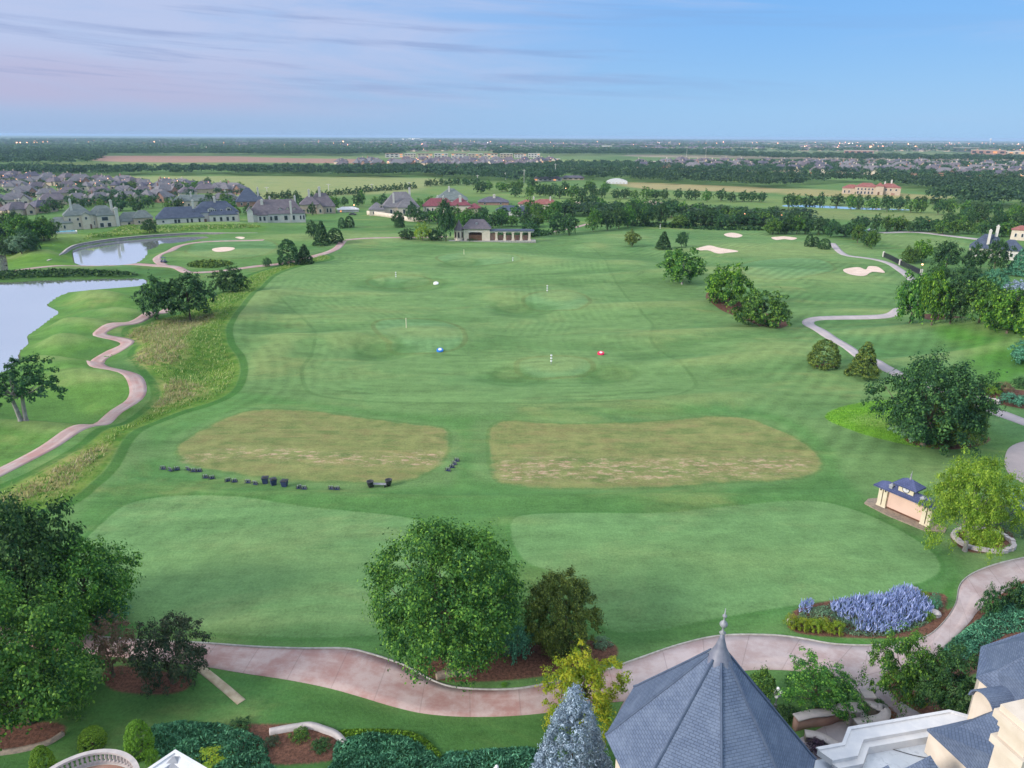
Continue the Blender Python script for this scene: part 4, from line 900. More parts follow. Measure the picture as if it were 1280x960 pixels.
row([(215, 233), (250, 236), (300, 240)], 7, (12, 20), (8, 12), ['f0'], ['mid', 'bright'], 'green tree along the field fence behind the grey roofs', 'green trees along the field fence', jit=(6, 2))
T('m3', 175, 274, 196, 290, 'rounded dark tree between the stucco mansion and the blue roofed one', name='shade_tree', lm='dark', rz=1)
T('f0', 136, 248, 162, 262, 'wide rounded tree behind the chimney of the stucco mansion', name='shade_tree', lm='dark')
row([(560, 284), (590, 278), (625, 282), (660, 284), (690, 276)], 12, (13, 22), (12, 20), ['m1', 'm3', 'f0', 'f1'], ['mid', 'dark'], 'tree of the grove right behind the pavilion roof', 'grove behind the pavilion', jit=(5, 3))
row([(690, 262), (720, 260), (760, 262), (800, 260), (850, 264)], 12, (13, 22), (10, 17), ['f0', 'f1', 'f2'], ['mid', 'dark'], 'tree standing loosely before the far fairway bunkers', 'loose trees before the far bunkers', jit=(8, 3))
row([(230, 272), (300, 266), (330, 268), (375, 272), (400, 266)], 11, (9, 15), (8, 14), ['m1', 'f0', 'f1'], ['mid', 'dark', 'bright'], 'small garden tree standing close to the mansion walls', 'small trees at the mansion walls', jit=(6, 3))
row([(600, 240), (660, 238), (720, 240), (760, 237)], 14, (10, 18), (9, 14), ['f0', 'f1', 'f2'], ['mid', 'dark'], 'tree in the loose belt behind the red roofs', 'loose belt behind the red roofs', jit=(6, 3))
row([(1180, 282), (1220, 280), (1290, 284)], 10, (14, 24), (12, 20), ['f0', 'f1', 'm1'], ['mid', 'dark'], 'tree of the back row beyond the far right lane', 'back row beyond the right lane', jit=(5, 2))
# ================================================================ buildings
def shingle(name, c1, c2, c3, bw=.34, rh=.16, mortar=.012, rough=.75, dark=.55):
    m, nt, b = mat(name, rough, .3); uv = nt.node('ShaderNodeUVMap').outputs[0]
    br = nt.node('ShaderNodeTexBrick'); nt.l.new(uv, br.inputs['Vector']); br.inputs['Scale'].default_value = 1
    br.inputs['Brick Width'].default_value = bw; br.inputs['Row Height'].default_value = rh; br.inputs['Mortar Size'].default_value = mortar
    br.inputs['Color1'].default_value = (*c1, 1); br.inputs['Color2'].default_value = (*c2, 1); br.inputs['Mortar'].default_value = (*[v * dark for v in c1], 1); br.inputs['Bias'].default_value = -.1
    c = nt.mix(nt.rng(nt.noise(nt.pos(), .6, 4, .6), .4, .7), br.outputs['Color'], c3)
    c = nt.mix(.45, br.outputs['Color'], c)
    nt.put(b.inputs['Base Color'], c)
    bp = nt.node('ShaderNodeBump'); bp.inputs['Strength'].default_value = .7; bp.inputs['Distance'].default_value = .03; bp.invert = True
    nt.put(bp.inputs['Height'], br.outputs['Fac']); nt.l.new(bp.outputs[0], b.inputs['Normal']); return m
def uv_roof(o):
    me = o.data; uv = me.uv_layers.new(name='UVMap')
    for p in me.polygons:
        n = p.normal; u = Vector((0, 0, 1)).cross(n)
        u = u.normalized() if u.length > 1e-3 else Vector((1, 0, 0)); v = n.cross(u)
        for li in p.loop_indices:
            q = me.vertices[me.loops[li].vertex_index].co; uv.data[li].uv = (q.dot(u), q.dot(v))
    return o
M_SLATE = shingle('slate_blue_shingles', (.095, .13, .205), (.125, .165, .245), (.17, .215, .30), .34, .17, .014, dark=.6)
M_SLATE2 = shingle('slate_far_blue', (.052, .07, .115), (.078, .10, .15), (.10, .13, .18), 1.2, .5, .03)
M_GREENROOF = shingle('roof_grey_green', (.12, .155, .15), (.17, .20, .19), (.22, .25, .24), 1.2, .5, .03)
M_BROWNROOF = shingle('roof_purple_brown', (.12, .105, .125), (.165, .145, .165), (.21, .18, .195), 1.2, .5, .03)
M_GREYROOF = shingle('roof_weathered_grey', (.15, .145, .16), (.195, .185, .20), (.24, .23, .24), 1.2, .5, .03)
M_DKROOF = shingle('roof_dark_grey', (.085, .085, .115), (.12, .115, .15), (.15, .14, .18), 1.2, .5, .03)
M_REDROOF = shingle('roof_red_clay_tiles', (.25, .085, .075), (.32, .12, .10), (.38, .18, .15), .8, .4, .04)
M_PLUMROOF = shingle('roof_plum_tiles', (.19, .05, .07), (.25, .075, .09), (.28, .11, .12), .8, .4, .04)
M_CREAM = mottled('cream_stucco', (.58, .50, .40), (.66, .58, .48), .8, .9)
M_TAN = mottled('tan_stucco', (.45, .36, .27), (.52, .43, .33), .6, .9)
M_PALE = mottled('pale_limestone', (.55, .52, .47), (.62, .60, .56), .6, .9)
M_BRICK = mottled('soft_red_brick', (.30, .17, .13), (.38, .24, .19), .9, .9)
M_WHITE = mottled('white_painted_trim', (.70, .70, .70), (.60, .61, .63), 1.2, .6)
M_MEMBRANE = mottled('white_roof_membrane', (.66, .70, .75), (.50, .55, .60), .55, .6, detail=6, c3=(.40, .44, .48))
M_STONE = mottled('field_stone', (.34, .27, .20), (.20, .17, .14), 2.6, .95, bump=.6, c3=(.45, .38, .30))
M_CAP = mottled('stone_cap', (.50, .45, .43), (.40, .37, .36), 1.8, .9)
M_GLASS, _n, _b = mat('dark_window_glass', .12, .6); _b.inputs['Base Color'].default_value = (.03, .04, .055, 1)
M_DOOR = mottled('dark_wood_door', (.10, .05, .03), (.15, .08, .05), 2, .6)
M_METAL = mottled('weathered_lead', (.23, .24, .26), (.32, .33, .36), 2, .5, .5)
M_BLACK = mottled('black_metal', (.02, .022, .03), (.04, .042, .05), 4, .5, .5)
def glow(name, c, s):
    m = bpy.data.materials.new(name); m.use_nodes = True; t = m.node_tree; t.nodes.clear(); e = t.nodes.new('ShaderNodeEmission'); o = t.nodes.new('ShaderNodeOutputMaterial')
    e.inputs[0].default_value = (*c, 1); e.inputs[1].default_value = s; t.links.new(e.outputs[0], o.inputs[0]); return m
M_WARM = glow('lit_window_glow', (1.0, .42, .16), .75)
M_LAMP = glow('lamp_glow', (1.0, .42, .22), 5.0)
M_LAMPW = glow('pale_lamp_glow', (1.0, .85, .75), 4.0)

# ---- clubhouse ---------------------------------------------------
M_HIP = mottled('slate_hip', (.065, .09, .145), (.09, .12, .18), 1.5, .7)
M_FLASH = mottled('dull_flashing', (.13, .14, .19), (.19, .20, .25), 2, .5, .5)
def clubhouse():
    root = empty('clubhouse', (0, 0, 0)); tag(root, 'large cream clubhouse with blue slate roofs, octagonal tower and white flat roof', 'building')
    cx, cy, R, ph, ze, za = 12.25, 34.06, 6.32, -.1415, 9.5, 17.35
    prof = [(1.0, 0), (.935, .055), (.86, .13), (.70, .285), (.52, .46), (.34, .635), (.17, .805), (.10, .875)]
    mb = MB(); n = 8; rings = [(R * r, ze + (za - ze) * t) for r, t in prof]
    mb.lathe([(R - .25, ze - .28)] + [(R, ze - .12)] + rings, (cx, cy, 0), 8, ph); tr = uv_roof(mb.build('tower_roof', M_SLATE, root))
    hp = MB()
    for k in range(8):
        a = ph + k * PI / 4
        hp.tube([(cx + r * math.cos(a), cy + r * math.sin(a), z + .03) for r, z in rings], .085, 5)
    hp.build('hip_cap', M_HIP, tr)
    mb = MB(); ft = rings[-1]
    mb.lathe([(.98, ft[1] - .62), (.93, ft[1] - .50), (.62, ft[1] + .05), (.34, ft[1] + .62), (.16, ft[1] + 1.25), (.10, ft[1] + 1.6)], (cx, cy, 0), 12, ph); mb.build('flashing_cone', M_FLASH, tr, smooth=True)
    mb = MB(); z = ft[1] + 1.55
    mb.lathe([(.09, z), (.20, z + .08), (.07, z + .2), (.06, z + .42), (.19, z + .55), (.24, z + .68), (.17, z + .82), (.05, z + .92), (.05, z + 1.12), (.13, z + 1.2), (.13, z + 1.27), (.04, z + 1.36), (.015, z + 1.75)], (cx, cy, 0), 10); mb.build('finial', M_METAL, tr, smooth=True)
    mb = MB(); mb.lathe([(R - .75, -1), (R - .75, ze - .75), (R - .55, ze - .7), (R - .45, ze - .24)], (cx, cy, 0), 8, ph); tw = mb.build('tower_wall', M_CREAM, root)
    for k in range(8):
        a = ph + (k + .5) * PI / 4; ap = (R - .75) * math.cos(PI / 8)
        for zz in (1.4, 5.2):
            f = MB(); f.box(-.06, -.75, zz - .1, .10, .75, zz + 2.4); wo = f.build('window', M_WHITE, tw); wo.location = (cx + ap * math.cos(a), cy + ap * math.sin(a), 0); wo.rotation_euler = (0, 0, a)
    # flat roof with coping
    zf = 6.6
    edge = [(1022, 937), (1054.5, 931), (1062, 911.5), (1187, 890), (1217, 898)]
    out = [P(x, y, zf + .9) for x, y in edge] ; far = [P(1290, 985, zf + .9), P(1300, 1080, zf + .9), P(1000, 1080, zf + .9)]
    ring = [(p.x, p.y) for p in out + far]
    mb = MB(); mb.prism(ring[::-1], -.5, zf); mb.build('flat_roof', [M_MEMBRANE], root)
    cp = MB(); w_ = .9
    def inset(a, b_, c):
        a, b_, c = map(lambda q: Vector(q[:2]), (a, b_, c)); e1 = (b_ - a).normalized(); e2 = (c - b_).normalized()
        n1 = Vector((e1.y, -e1.x)); n2 = Vector((e2.y, -e2.x)); k = (n1 + n2); k = k / max(k.dot(n1), .3); return k
    pts = ring[:5]; allp = [ring[-1]] + pts + [ring[5]]; ks = [inset(allp[i - 1], allp[i], allp[i + 1]) for i in range(1, 6)]
    for off0, off1, z0, z1 in ((0.0, .95, zf + .45, zf + .9), (.95, 1.35, zf + .005, zf + .62), (-.12, .10, zf + .9, zf + 1.0)):
        for i in range(4):
            a, b_ = Vector(pts[i]), Vector(pts[i + 1]); q = [a + ks[i] * off0, b_ + ks[i + 1] * off0, b_ + ks[i + 1] * off1, a + ks[i] * off1]
            cp.prism([(v.x, v.y) for v in q], z0, z1)
    cp.build('parapet', M_WHITE, root)
    # scrolls, vents and cables on the flat roof
    for x, y in ((1092, 905), (1045, 958), (1125, 900)):
        p = P(x, y, zf + .95); v = MB(); v.lathe([(.22, -.6), (.22, .12), (.16, .2), (.0, .24)], (p.x, p.y, zf + .6), 9); v.build('vent', M_METAL, root, smooth=True)
    cb = MB()
    for ln in ([(1085, 925), (1098, 933), (1112, 936), (1140, 944), (1160, 948)], [(1072, 948), (1088, 940), (1102, 933), (1120, 926), (1145, 922)], [(1150, 930), (1158, 924), (1163, 918)]):
        q = smooth_open([tuple(P(x, y, zf)[:2]) for x, y in ln], 5); cb.tube([(a, b_, zf + .03) for a, b_ in q], .03, 4)
    cb.build('cable', M_BLACK, root)
    # lower slate wing
    def face(name, pp, parent=root, m_=M_SLATE, thick=.16):
        v = [P(x, y, z) for x, y, z in pp]; k = len(v); d = Vector((0, 0, -thick)); mb = MB()
        nrm = (v[1] - v[0]).cross(v[2] - v[0])
        if nrm.z < 0: v = v[::-1]
        mb.poly([tuple(q) for q in v] + [tuple(q + d) for q in v], [tuple(range(k)), tuple(reversed(range(k, 2 * k)))] + [((i + 1) % k, i, k + i, k + (i + 1) % k) for i in range(k)])
        return uv_roof(mb.build(name, m_, parent))
    E1 = (1159, 911, 8.6); Q = (1330, 852, 14.0)
    face('slate_roof', [E1, (1188, 912.5, 8.9), (1202, 909, 9.4), (1216, 903, 10), Q, (1400, 1010, 14), (1260, 1010, 8.6), (1206, 955, 8.6)])
    face('slate_roof', [E1, (1188, 912.5, 8.9), (1202, 909, 9.4), (1216, 903, 10), Q, (1300, 872, 8.6), (1216, 898, 8.6)])
    wl = [P(x, y, 8.4) for x, y in ((1162, 913), (1208, 958), (1262, 1012), (1400, 1012), (1330, 875), (1216, 900))]
    mb = MB(); mb.prism([(p.x, p.y) for p in wl][::-1], -.5, 8.4); mb.build('wall', M_CREAM, root)
    # upper slate wing
    U0, U1, Q2 = (1226, 808, 10.2), (1220.5, 845, 10.2), (1345, 785, 16.0)
    face('slate_roof', [U0, U1, (1245, 838, 11.1), Q2, (1345, 768, 13.0)])
    face('slate_roof', [U1, (1245, 838, 11.1), Q2, (1420, 900, 16), (1330, 925, 10.2), (1262, 880, 10.2)])
    wl = [P(x, y, 10.0) for x, y in ((1231, 812), (1226, 846), (1262, 878), (1330, 922), (1420, 900), (1340, 790))]
    mb = MB(); mb.prism([(p.x, p.y) for p in wl], -.5, 10.0); mb.build('wall', M_CREAM, root)
    # barrel dormer
    p = P(1242, 872, 10.2); d = MB(); L = 3.4
    d2 = MB(); n = 12
    for q, (r0, r1) in ((d, (1.55, 1.72)),):
        v = []; f = []
        for yy in (-.35, L):
            for r in (r0, r1):
                for k in range(n + 1): a = PI * k / n; v.append((r * math.cos(a), yy, r * .72 * math.sin(a)))
        m_ = n + 1
        for k in range(n):
            f += [(m_ + k, m_ + k + 1, 3 * m_ + k + 1, 3 * m_ + k), (k + 1, k, 2 * m_ + k, 2 * m_ + k + 1), (k, k + 1, m_ + k + 1, m_ + k), (2 * m_ + k + 1, 2 * m_ + k, 3 * m_ + k, 3 * m_ + k + 1)]
        q.poly(v, f)
    do = uv_roof(d.build('barrel_dormer', M_SLATE, root)); do.location = P(1231, 882, 9.9); do.rotation_euler = (0, 0, math.radians(-80)); do.scale = (.62, .9, .8)
    d2.poly([(1.5 * math.cos(PI * k / n), 0, 1.5 * .72 * math.sin(PI * k / n)) for k in range(n + 1)] + [(-1.5, 0, -3.5), (1.5, 0, -3.5)], [tuple(range(n + 1)) + (n + 1, n + 2)])
    d2.box(-1.5, .02, -3.5, 1.5, L, 0); wo = d2.build('dormer_wall', M_CREAM, do)
    # chimney
    c = P(1292, 893, 15.5); ch = MB()
    for a, z0, z1 in ((1.0, 5, 14.2), (1.25, 13.0, 13.5), (1.12, 14.2, 14.7), (1.38, 14.7, 15.2), (1.2, 15.2, 15.6)):
        ch.box(c.x - a, c.y - a * .8, z0, c.x + a, c.y + a * .8, z1, .25, (c.x, c.y))
    ch.build('chimney', M_CREAM, root)
    # two little peaks poking up from below the frame
    for x, y, z in ((1163, 944, 9.8), (1110, 956, 8.6)):
        p = P(x, y, z); q = MB(); q.poly([(p.x - 1.2, p.y - 1.6, z - 1.9), (p.x + 1.2, p.y - 1.6, z - 1.9), (p.x + 1.2, p.y + .6, z - 1.9), (p.x - 1.2, p.y + .6, z - 1.9), (p.x, p.y, z)], [(0, 1, 4), (1, 2, 4), (2, 3, 4), (3, 0, 4), (3, 2, 1, 0)])
        uv_roof(q.build('dormer_peak', M_SLATE, root))
clubhouse()

def low_wing():
    """corner of the other wing that enters at the bottom left: coped roof corner and balustraded bow terrace"""
    root = empty('terrace_wing', (0, 0, 0)); tag(root, 'clubhouse wing at the bottom left with curved stone balustrade and white coped roof corner', 'building')
    z = 5.0; c = P(118, 962, z + 1); r = abs(P(186, 960, z + 1).x - c.x) ; ry = r * .98
    cy = c.y - ry * .55 ; cx = c.x
    arc = [(cx + r * math.cos(a), cy + ry * math.sin(a)) for a in np.linspace(math.radians(8), math.radians(172), 26)]
    fl = MB(); fl.prism([(cx + 1.0 * (x - cx), cy + 1.0 * (y - cy)) for x, y in arc] + [(cx - r, cy - 9), (cx + r, cy - 9)], -.5, z); fl.build('terrace', M_PALE, root)
    fp = MB(); fp.prism([(cx + .93 * (x - cx), cy + .93 * (y - cy)) for x, y in arc] + [(cx - r * .93, cy - 9), (cx + r * .93, cy - 9)], z, z + .03); fp.build('paving', M_BRICK, root)
    for z0, z1, w0, w1 in ((z + .004, z + .2, .955, 1.0), (z + .92, z + 1.08, .93, 1.02)):
        m = MB()
        for i in range(len(arc) - 1):
            a, b_ = arc[i], arc[i + 1]; q = [(cx + k * (p[0] - cx), cy + k * (p[1] - cy)) for p, k in ((a, w0), (b_, w0), (b_, w1), (a, w1))]
            m.prism(q[::-1], z0, z1)
        m.build('rail', M_CAP, root)
    n = 34
    for k in range(n):
        a = math.radians(8 + 164 * (k + .5) / n); b_ = MB(); b_.lathe([(.10, 0), (.10, .06), (.05, .12), (.12, .3), (.07, .5), (.05, .62), (.10, .68), (.10, .72)], (cx + r * .977 * math.cos(a), cy + ry * .977 * math.sin(a), z + .2), 8)
        b_.build('baluster', M_CAP, root, smooth=True)
    # coped roof corner
    zz = 6.6; tip = P(219.5, 938, zz); A = P(150, 985, zz); B = P(300, 985, zz); back = Vector((tip.x, A.y - 6, zz))
    m = MB(); m.prism([(tip.x, tip.y), (A.x, A.y), (A.x, A.y - 4), (B.x, B.y - 4), (B.x, B.y)], -.5, zz - .5); m.build('roof_deck', M_MEMBRANE, root)
    cp = MB(); ea = (Vector(A[:2]) - Vector(tip[:2])).normalized(); eb = (Vector(B[:2]) - Vector(tip[:2])).normalized()
    for w_, z0, z1 in ((.75, zz - .5, zz), (.22, zz, zz + .1)):
        t = Vector(tip[:2]); i_ = t + (ea + eb) * w_ / max(abs(ea.x * eb.y - ea.y * eb.x), .3)
        cp.prism([tuple(t), tuple(Vector(A[:2])), tuple(Vector(A[:2]) + (i_ - t)), tuple(i_)], z0, z1); cp.prism([tuple(t), tuple(i_), tuple(Vector(B[:2]) + (i_ - t)), tuple(Vector(B[:2]))], z0, z1)
    cp.build('coping', M_WHITE, root)
    h_ = MB(); p = P(219, 951, zz - .2); h_.poly([(p.x - 1.3, p.y - 1.4, zz - .49), (p.x + 1.3, p.y - 1.4, zz - .49), (p.x + .8, p.y + .5, zz - .49), (p.x - .8, p.y + .5, zz - .49), (p.x, p.y, zz + .2)], [(0, 1, 4), (1, 2, 4), (2, 3, 4), (3, 0, 4)])
    h_.build('skylight', M_METAL, root)
low_wing()

# ---- clock wall on the practice tee ------------------------------
def clock_wall():
    a = G(1095, 632); b_ = G(1161, 660.5); L = (Vector(b_[:2]) - Vector(a[:2])).length; rz = math.atan2(b_.y - a.y, b_.x - a.x)
    root = empty('clock_wall', (a.x, a.y, a.z), rz); tag(root, 'long cream wall with blue slate roof and small clock cupola on a stone platform', 'wall')
    hgt = 3.0
    m = MB(); m.prism([(-1.5, .6), (-1.1, -.9), (L * .35, -1.35), (L * .62, -1.25), (L + .2, -1.1), (L + 1.6, .6), (L + 1.2, 1.8), (-1.0, 1.8)], -.3, .16); m.build('platform', M_STONE, root)
    m = MB(); m.box(.9, .35, .16, L - .9, .62, hgt); m.build('panel', mottled('blush_panel', (.60, .43, .35), (.66, .48, .39), .5, .85), root)
    m = MB(); m.box(.9, .28, .16, L - .9, .36, .34); m.build('base_trim', M_DOOR, root)
    m = MB(); m.box(.9, .27, hgt - .3, L - .9, .36, hgt); m.build('frieze', mottled('ochre_frieze', (.60, .50, .28), (.55, .45, .24), 1, .8), root)
    ym = mottled('buff_pillar', (.60, .53, .38), (.66, .60, .46), 1.5, .85)
    for x in (0, .62, L - 1.17, L - .55):
        m = MB(); m.box(x, 0, .16, x + .50, .9, hgt); m.box(x - .05, -.05, hgt - .28, x + .55, .95, hgt - .12); m.box(x - .05, -.05, .16, x + .55, .95, .4); p = m.build('pillar', ym, root)
        d = MB(); d.box(x + .17, -.085, hgt - .62, x + .33, -.0, hgt - .38); d.build('sconce', M_BLACK, p)
    for x in (.53, L - .62):
        m = MB(); m.box(x, .1, .16, x + .07, .8, hgt); m.build('slot', M_DOOR, root)
    m = MB(); m.hip(0, 0, L, .9, hgt + .02, .75, .55, run=1.3); roof = uv_roof(m.build('roof', shingle('clock_wall_slate', (.06, .08, .18), (.085, .105, .23), (.12, .145, .28), .3, .2, .02), root))
    for x in (L * .22, L * .80):
        m = MB(); m.box(x - .22, -.28, hgt + .22, x + .22, .3, hgt + .62); m.poly([(x - .3, -.36, hgt + .62), (x + .3, -.36, hgt + .62), (x + .3, .4, hgt + .62), (x - .3, .4, hgt + .62), (x, .0, hgt + .92)], [(0, 1, 4), (1, 2, 4), (2, 3, 4), (3, 0, 4), (3, 2, 1, 0)]); m.build('vent_dormer', M_METAL, roof)
    cx = L * .49; z = hgt + .3
    m = MB(); m.box(cx - .95, -.12, z, cx + .95, 1.0, z + 1.05); cu = m.build('cupola', ym, root)
    m = MB(); m.hip(cx - .95, -.12, cx + .95, 1.0, z + 1.07, .8, .55); uv_roof(m.build('cupola_roof', roof.data.materials[0], cu))
    m = MB(); m.lathe([(.16, z + 1.7), (.14, z + 2.0), (.05, z + 2.25), (.12, z + 2.4), (.03, z + 2.6), (.01, z + 3.0)], (cx, .44, 0), 8); m.build('finial', M_METAL, cu, smooth=True)
    c = MB(); c.lathe([(.42, -.02), (.42, .05), (.0, .05)], (0, 0, 0), 24); cl = c.build('clock_face', M_WHITE, cu); cl.location = (cx, -.13, z + .55); cl.rotation_euler = (PI / 2, 0, 0)
    hd = MB(); hd.box(-.025, -.02, .055, .025, .27, .065); hd.box(-.02, -.025, .067, .19, .025, .077); hd.lathe([(.46, .0), (.46, .07), (.40, .07), (.40, .0)], (0, 0, 0), 24)
    for k in range(12): t = k * PI / 6; hd.box(.35 * math.cos(t) - .02, .35 * math.sin(t) - .02, .052, .35 * math.cos(t) + .02, .35 * math.sin(t) + .02, .06)
    ho = hd.build('clock_hands', M_BLACK, cu); ho.location = cl.location; ho.rotation_euler = cl.rotation_euler
clock_wall()

# ---- houses --------------------------------------------------------
class House:
    """unit = photo pixels at the base point, so proportions follow the photograph"""
    def __init__(s, name, px, py, label, wall, roof, rz=0, cat='house', group=None):
        g = G(px, py); s.s = mpp(g); s.root = empty(name, (g.x, g.y, g.z), -math.atan2(g.x, g.y) + rz); tag(s.root, label, cat, group)
        s.W = MB(); s.R = MB(); s.wm = wall; s.rm = roof; s.kids = []
    def wing(s, x0, x1, y0, d, h_, rh, o=.8, run=None):
        k = s.s; s.W.box(x0 * k, y0 * k, -1.5, x1 * k, (y0 + d) * k, h_ * k); s.R.hip(x0 * k, y0 * k, x1 * k, (y0 + d) * k, h_ * k + .19, rh * k, o * k * .8, None if run is None else run * k); return s
    def gable(s, x0, x1, y0, d, h_, rh):
        k = s.s; x0, x1, y0, d, h_, rh = (v * k for v in (x0, x1, y0, d, h_, rh)); xm = (x0 + x1) / 2; s.W.box(x0, y0, -1.5, x1, y0 + d, h_)
        s.W.poly([(x0, y0, h_), (x1, y0, h_), (xm, y0, h_ + rh), (x0, y0 + .3, h_), (x1, y0 + .3, h_), (xm, y0 + .3, h_ + rh)], [(0, 1, 2), (5, 4, 3)])
        o = .35; s.R.poly([(x0 - o, y0 - .3, h_ - .1), (xm, y0 - .3, h_ + rh + .25), (x1 + o, y0 - .3, h_ - .1), (x0 - o, y0 + d, h_ - .1), (xm, y0 + d, h_ + rh + .25), (x1 + o, y0 + d, h_ - .1), (xm, y0 - .3, h_ + rh), (xm, y0 + d, h_ + rh)], [(0, 1, 4, 3), (1, 2, 5, 4), (0, 6, 1), (6, 2, 1), (3, 7, 6, 0), (7, 5, 2, 6)]); return s
    def win(s, x, z, w_=1.4, h_=2.0, y=0, lit=False, arch=False):
        s.kids.append(('window', x, z, w_, h_, y, lit, arch)); return s
    def wins(s, xs, z, w_=1.4, h_=2.0, y=0, lit=()):
        for i, x in enumerate(xs): s.win(x, z, w_, h_, y, i in lit)
        return s
    def chim(s, x, y, top, w_=2.0, z0=0): s.kids.append(('chimney', x, y, top, w_, z0)); return s
    def dorm(s, x, y, z, w_=3.0, h_=3.0): s.kids.append(('dormer', x, y, z, w_, h_)); return s
    def door(s, x, w_=1.8, h_=3.6, y=0, m=None): s.kids.append(('door', x, w_, h_, y, m)); return s
    def done(s):
        k = s.s; s.W.build('wall', s.wm, s.root); r = uv_roof(s.R.build('roof', s.rm, s.root))
        for q in s.kids:
            if q[0] == 'window':
                _, x, z, w_, h_, y, lit, arch = q; x, z, w_, h_, y = x * k, z * k, w_ * k, h_ * k, y * k
                f = MB(); f.box(x - w_ / 2 - .12, y - .10, z - .12, x + w_ / 2 + .12, y + .02, z + h_ + .12)
                if arch: f.lathe([(w_ / 2 + .12, 0), (w_ / 2 + .12, .12), (.0, .12)], (0, 0, 0), 12)  if False else None
                fo = f.build('window', M_WHITE, s.root); p = MB(); p.box(x - w_ / 2, y - .14, z, x + w_ / 2, y - .105, z + h_); p.build('pane', M_WARM if lit else M_GLASS, fo)
            elif q[0] == 'chimney':
                _, x, y, top, w_, z0 = q; c = MB(); x, y, top, w_, z0 = x * k, y * k, top * k, w_ * k, z0 * k; c.box(x - w_ / 2, y - w_ * .35, z0, x + w_ / 2, y + w_ * .35, top); c.box(x - w_ * .62, y - w_ * .46, top, x + w_ * .62, y + w_ * .46, top + .3); c.box(x - w_ * .3, y - w_ * .2, top + .3, x + w_ * .3, y + w_ * .2, top + .8); c.build('chimney', M_PALE, r)
            elif q[0] == 'dormer':
                _, x, y, z, w_, h_ = q; x, y, z, w_, h_ = (v * k for v in q[1:]); c = MB(); c.box(x - w_ / 2, y, z - h_, x + w_ / 2, y + w_ * 1.6, z + h_ * .6)
                c.poly([(x - w_ / 2, y, z + h_ * .6), (x + w_ / 2, y, z + h_ * .6), (x, y, z + h_ * 1.15)], [(0, 1, 2)]); d = c.build('dormer', s.wm, r)
                c = MB(); o = .25; c.poly([(x - w_ / 2 - o, y - o, z + h_ * .6 - .1), (x, y - o, z + h_ * 1.15 + .15), (x + w_ / 2 + o, y - o, z + h_ * .6 - .1), (x - w_ / 2 - o, y + w_ * 1.6, z + h_ * .6 - .1), (x, y + w_ * 1.6, z + h_ * 1.15 + .15), (x + w_ / 2 + o, y + w_ * 1.6, z + h_ * .6 - .1)], [(0, 1, 4, 3), (1, 2, 5, 4)]); c.build('dormer_roof', s.rm, d)
                c = MB(); c.box(x - w_ * .28, y - .08, z - h_ * .5, x + w_ * .28, y - .005, z + h_ * .45); c.build('window', M_GLASS, d)
            else:
                _, x, w_, h_, y, m = q; c = MB(); c.box((x - w_ / 2) * k, y * k - .1, 0, (x + w_ / 2) * k, y * k + .02, h_ * k); c.build('door', m or M_DOOR, s.root)
        return s.root

h = House('mansion', 62, 289, 'sprawling stucco mansion with grey green roofs and tall stone chimneys beside a pool', M_CREAM, M_GREENROOF)
h.wing(0, 26, 2, 16, 8.5, 7, 1).wing(18, 50, 4, 26, 17, 13, 1).gable(37, 47, 1, 14, 17, 3.5).wing(46, 78, 6, 20, 16, 11, 1).wing(54, 75, 2, 10, 15.5, 8, 1).wing(78, 112, 6, 16, 8, 9.5, 1).wing(80, 106, 3, 8, 6.5, 3, 1)
h.wins([4, 10, 17], 2, 2, 4, 2, ()).wins([24, 34], 3, 2.2, 5, 4).wins([24, 33], 11, 2.0, 3, 4).win(42, 12, 2.2, 3, 1).wins([58.5, 67], 1.5, 4, 5, 2).win(63, 9.5, 7, 4.5, 2).win(90, 2, 3, 3.5, 3).win(50, 4, 2, 5, 6)
h.chim(28, 10, 36, 2.6).chim(73, 8, 33, 3.0).chim(77, 1.5, 24, 4.2).door(46, 2, 6, 1); h.done()
h = House('garage_house', 166, 283, 'pale stuccoed garage house with hipped grey green roof behind the round tree', M_TAN, M_GREENROOF, cat='house'); h.wing(2, 24, 6, 14, 9, 9, 1).win(8, 3, 2, 3, 6).door(18, 5, 5, 6, M_WHITE); h.done()
h = House('mansion', 196, 281.5, 'white walled mansion with deep blue slate roofs and white upper dormer band', M_PALE, M_SLATE2)
h.wing(0, 56, 2, 24, 7, 13, 1).wing(44, 99, 8, 26, 12, 13, 1).wing(62, 97, 3, 8, 9, 4.5, 1).wins([8], 2.5, 2.5, 2.5, 2).wins([22, 26], 1.5, 3, 4.5, 2).wins([36, 41, 50], 1.2, 2.4, 5, 2).wins([68, 76, 84, 91], 1.5, 3, 5, 3).wins([66, 68.5, 71, 78, 90], 13.2, 1.8, 2.4, 7.9)
h.dorm(45, 8, 11.5, 3, 3).dorm(66, 8, 14.5, 9, 3.5).dorm(87, 9, 15, 6, 3).chim(45, 12, 27, 2.6).chim(72, 20, 30, 2.6).door(57, 3, 5, 2); h.done()
h = House('mansion', 310, 278, 'purple brown roofed mansion with three arched dormers and patio furniture', M_PALE, M_BROWNROOF)
h.wing(2, 70, 3, 26, 8.5, 17, 1, 14).wing(12, 24, 1, 8, 7.5, 7, 1).gable(0, 7, 0, 14, 13, 5).wins([5, 15, 20, 28], 1.2, 2.6, 5, .9).wins([34, 46, 55], 1, 4, 5.5, 3).wins([64, 68], 1.2, 1.8, 5, 3)
for x in (40, 49, 57.5): h.dorm(x, 6, 11.5, 4.2, 4.2)
h.chim(29, 20, 28, 2.4).chim(19, 12, 25, 3.4).chim(60, 20, 28.5, 2.2).chim(53, 3, 23, 2.4); h.done()
h = House('mansion', 376, 268, 'tall pink accented house with two chimneys behind the bushy lawn tree', M_TAN, M_BROWNROOF)
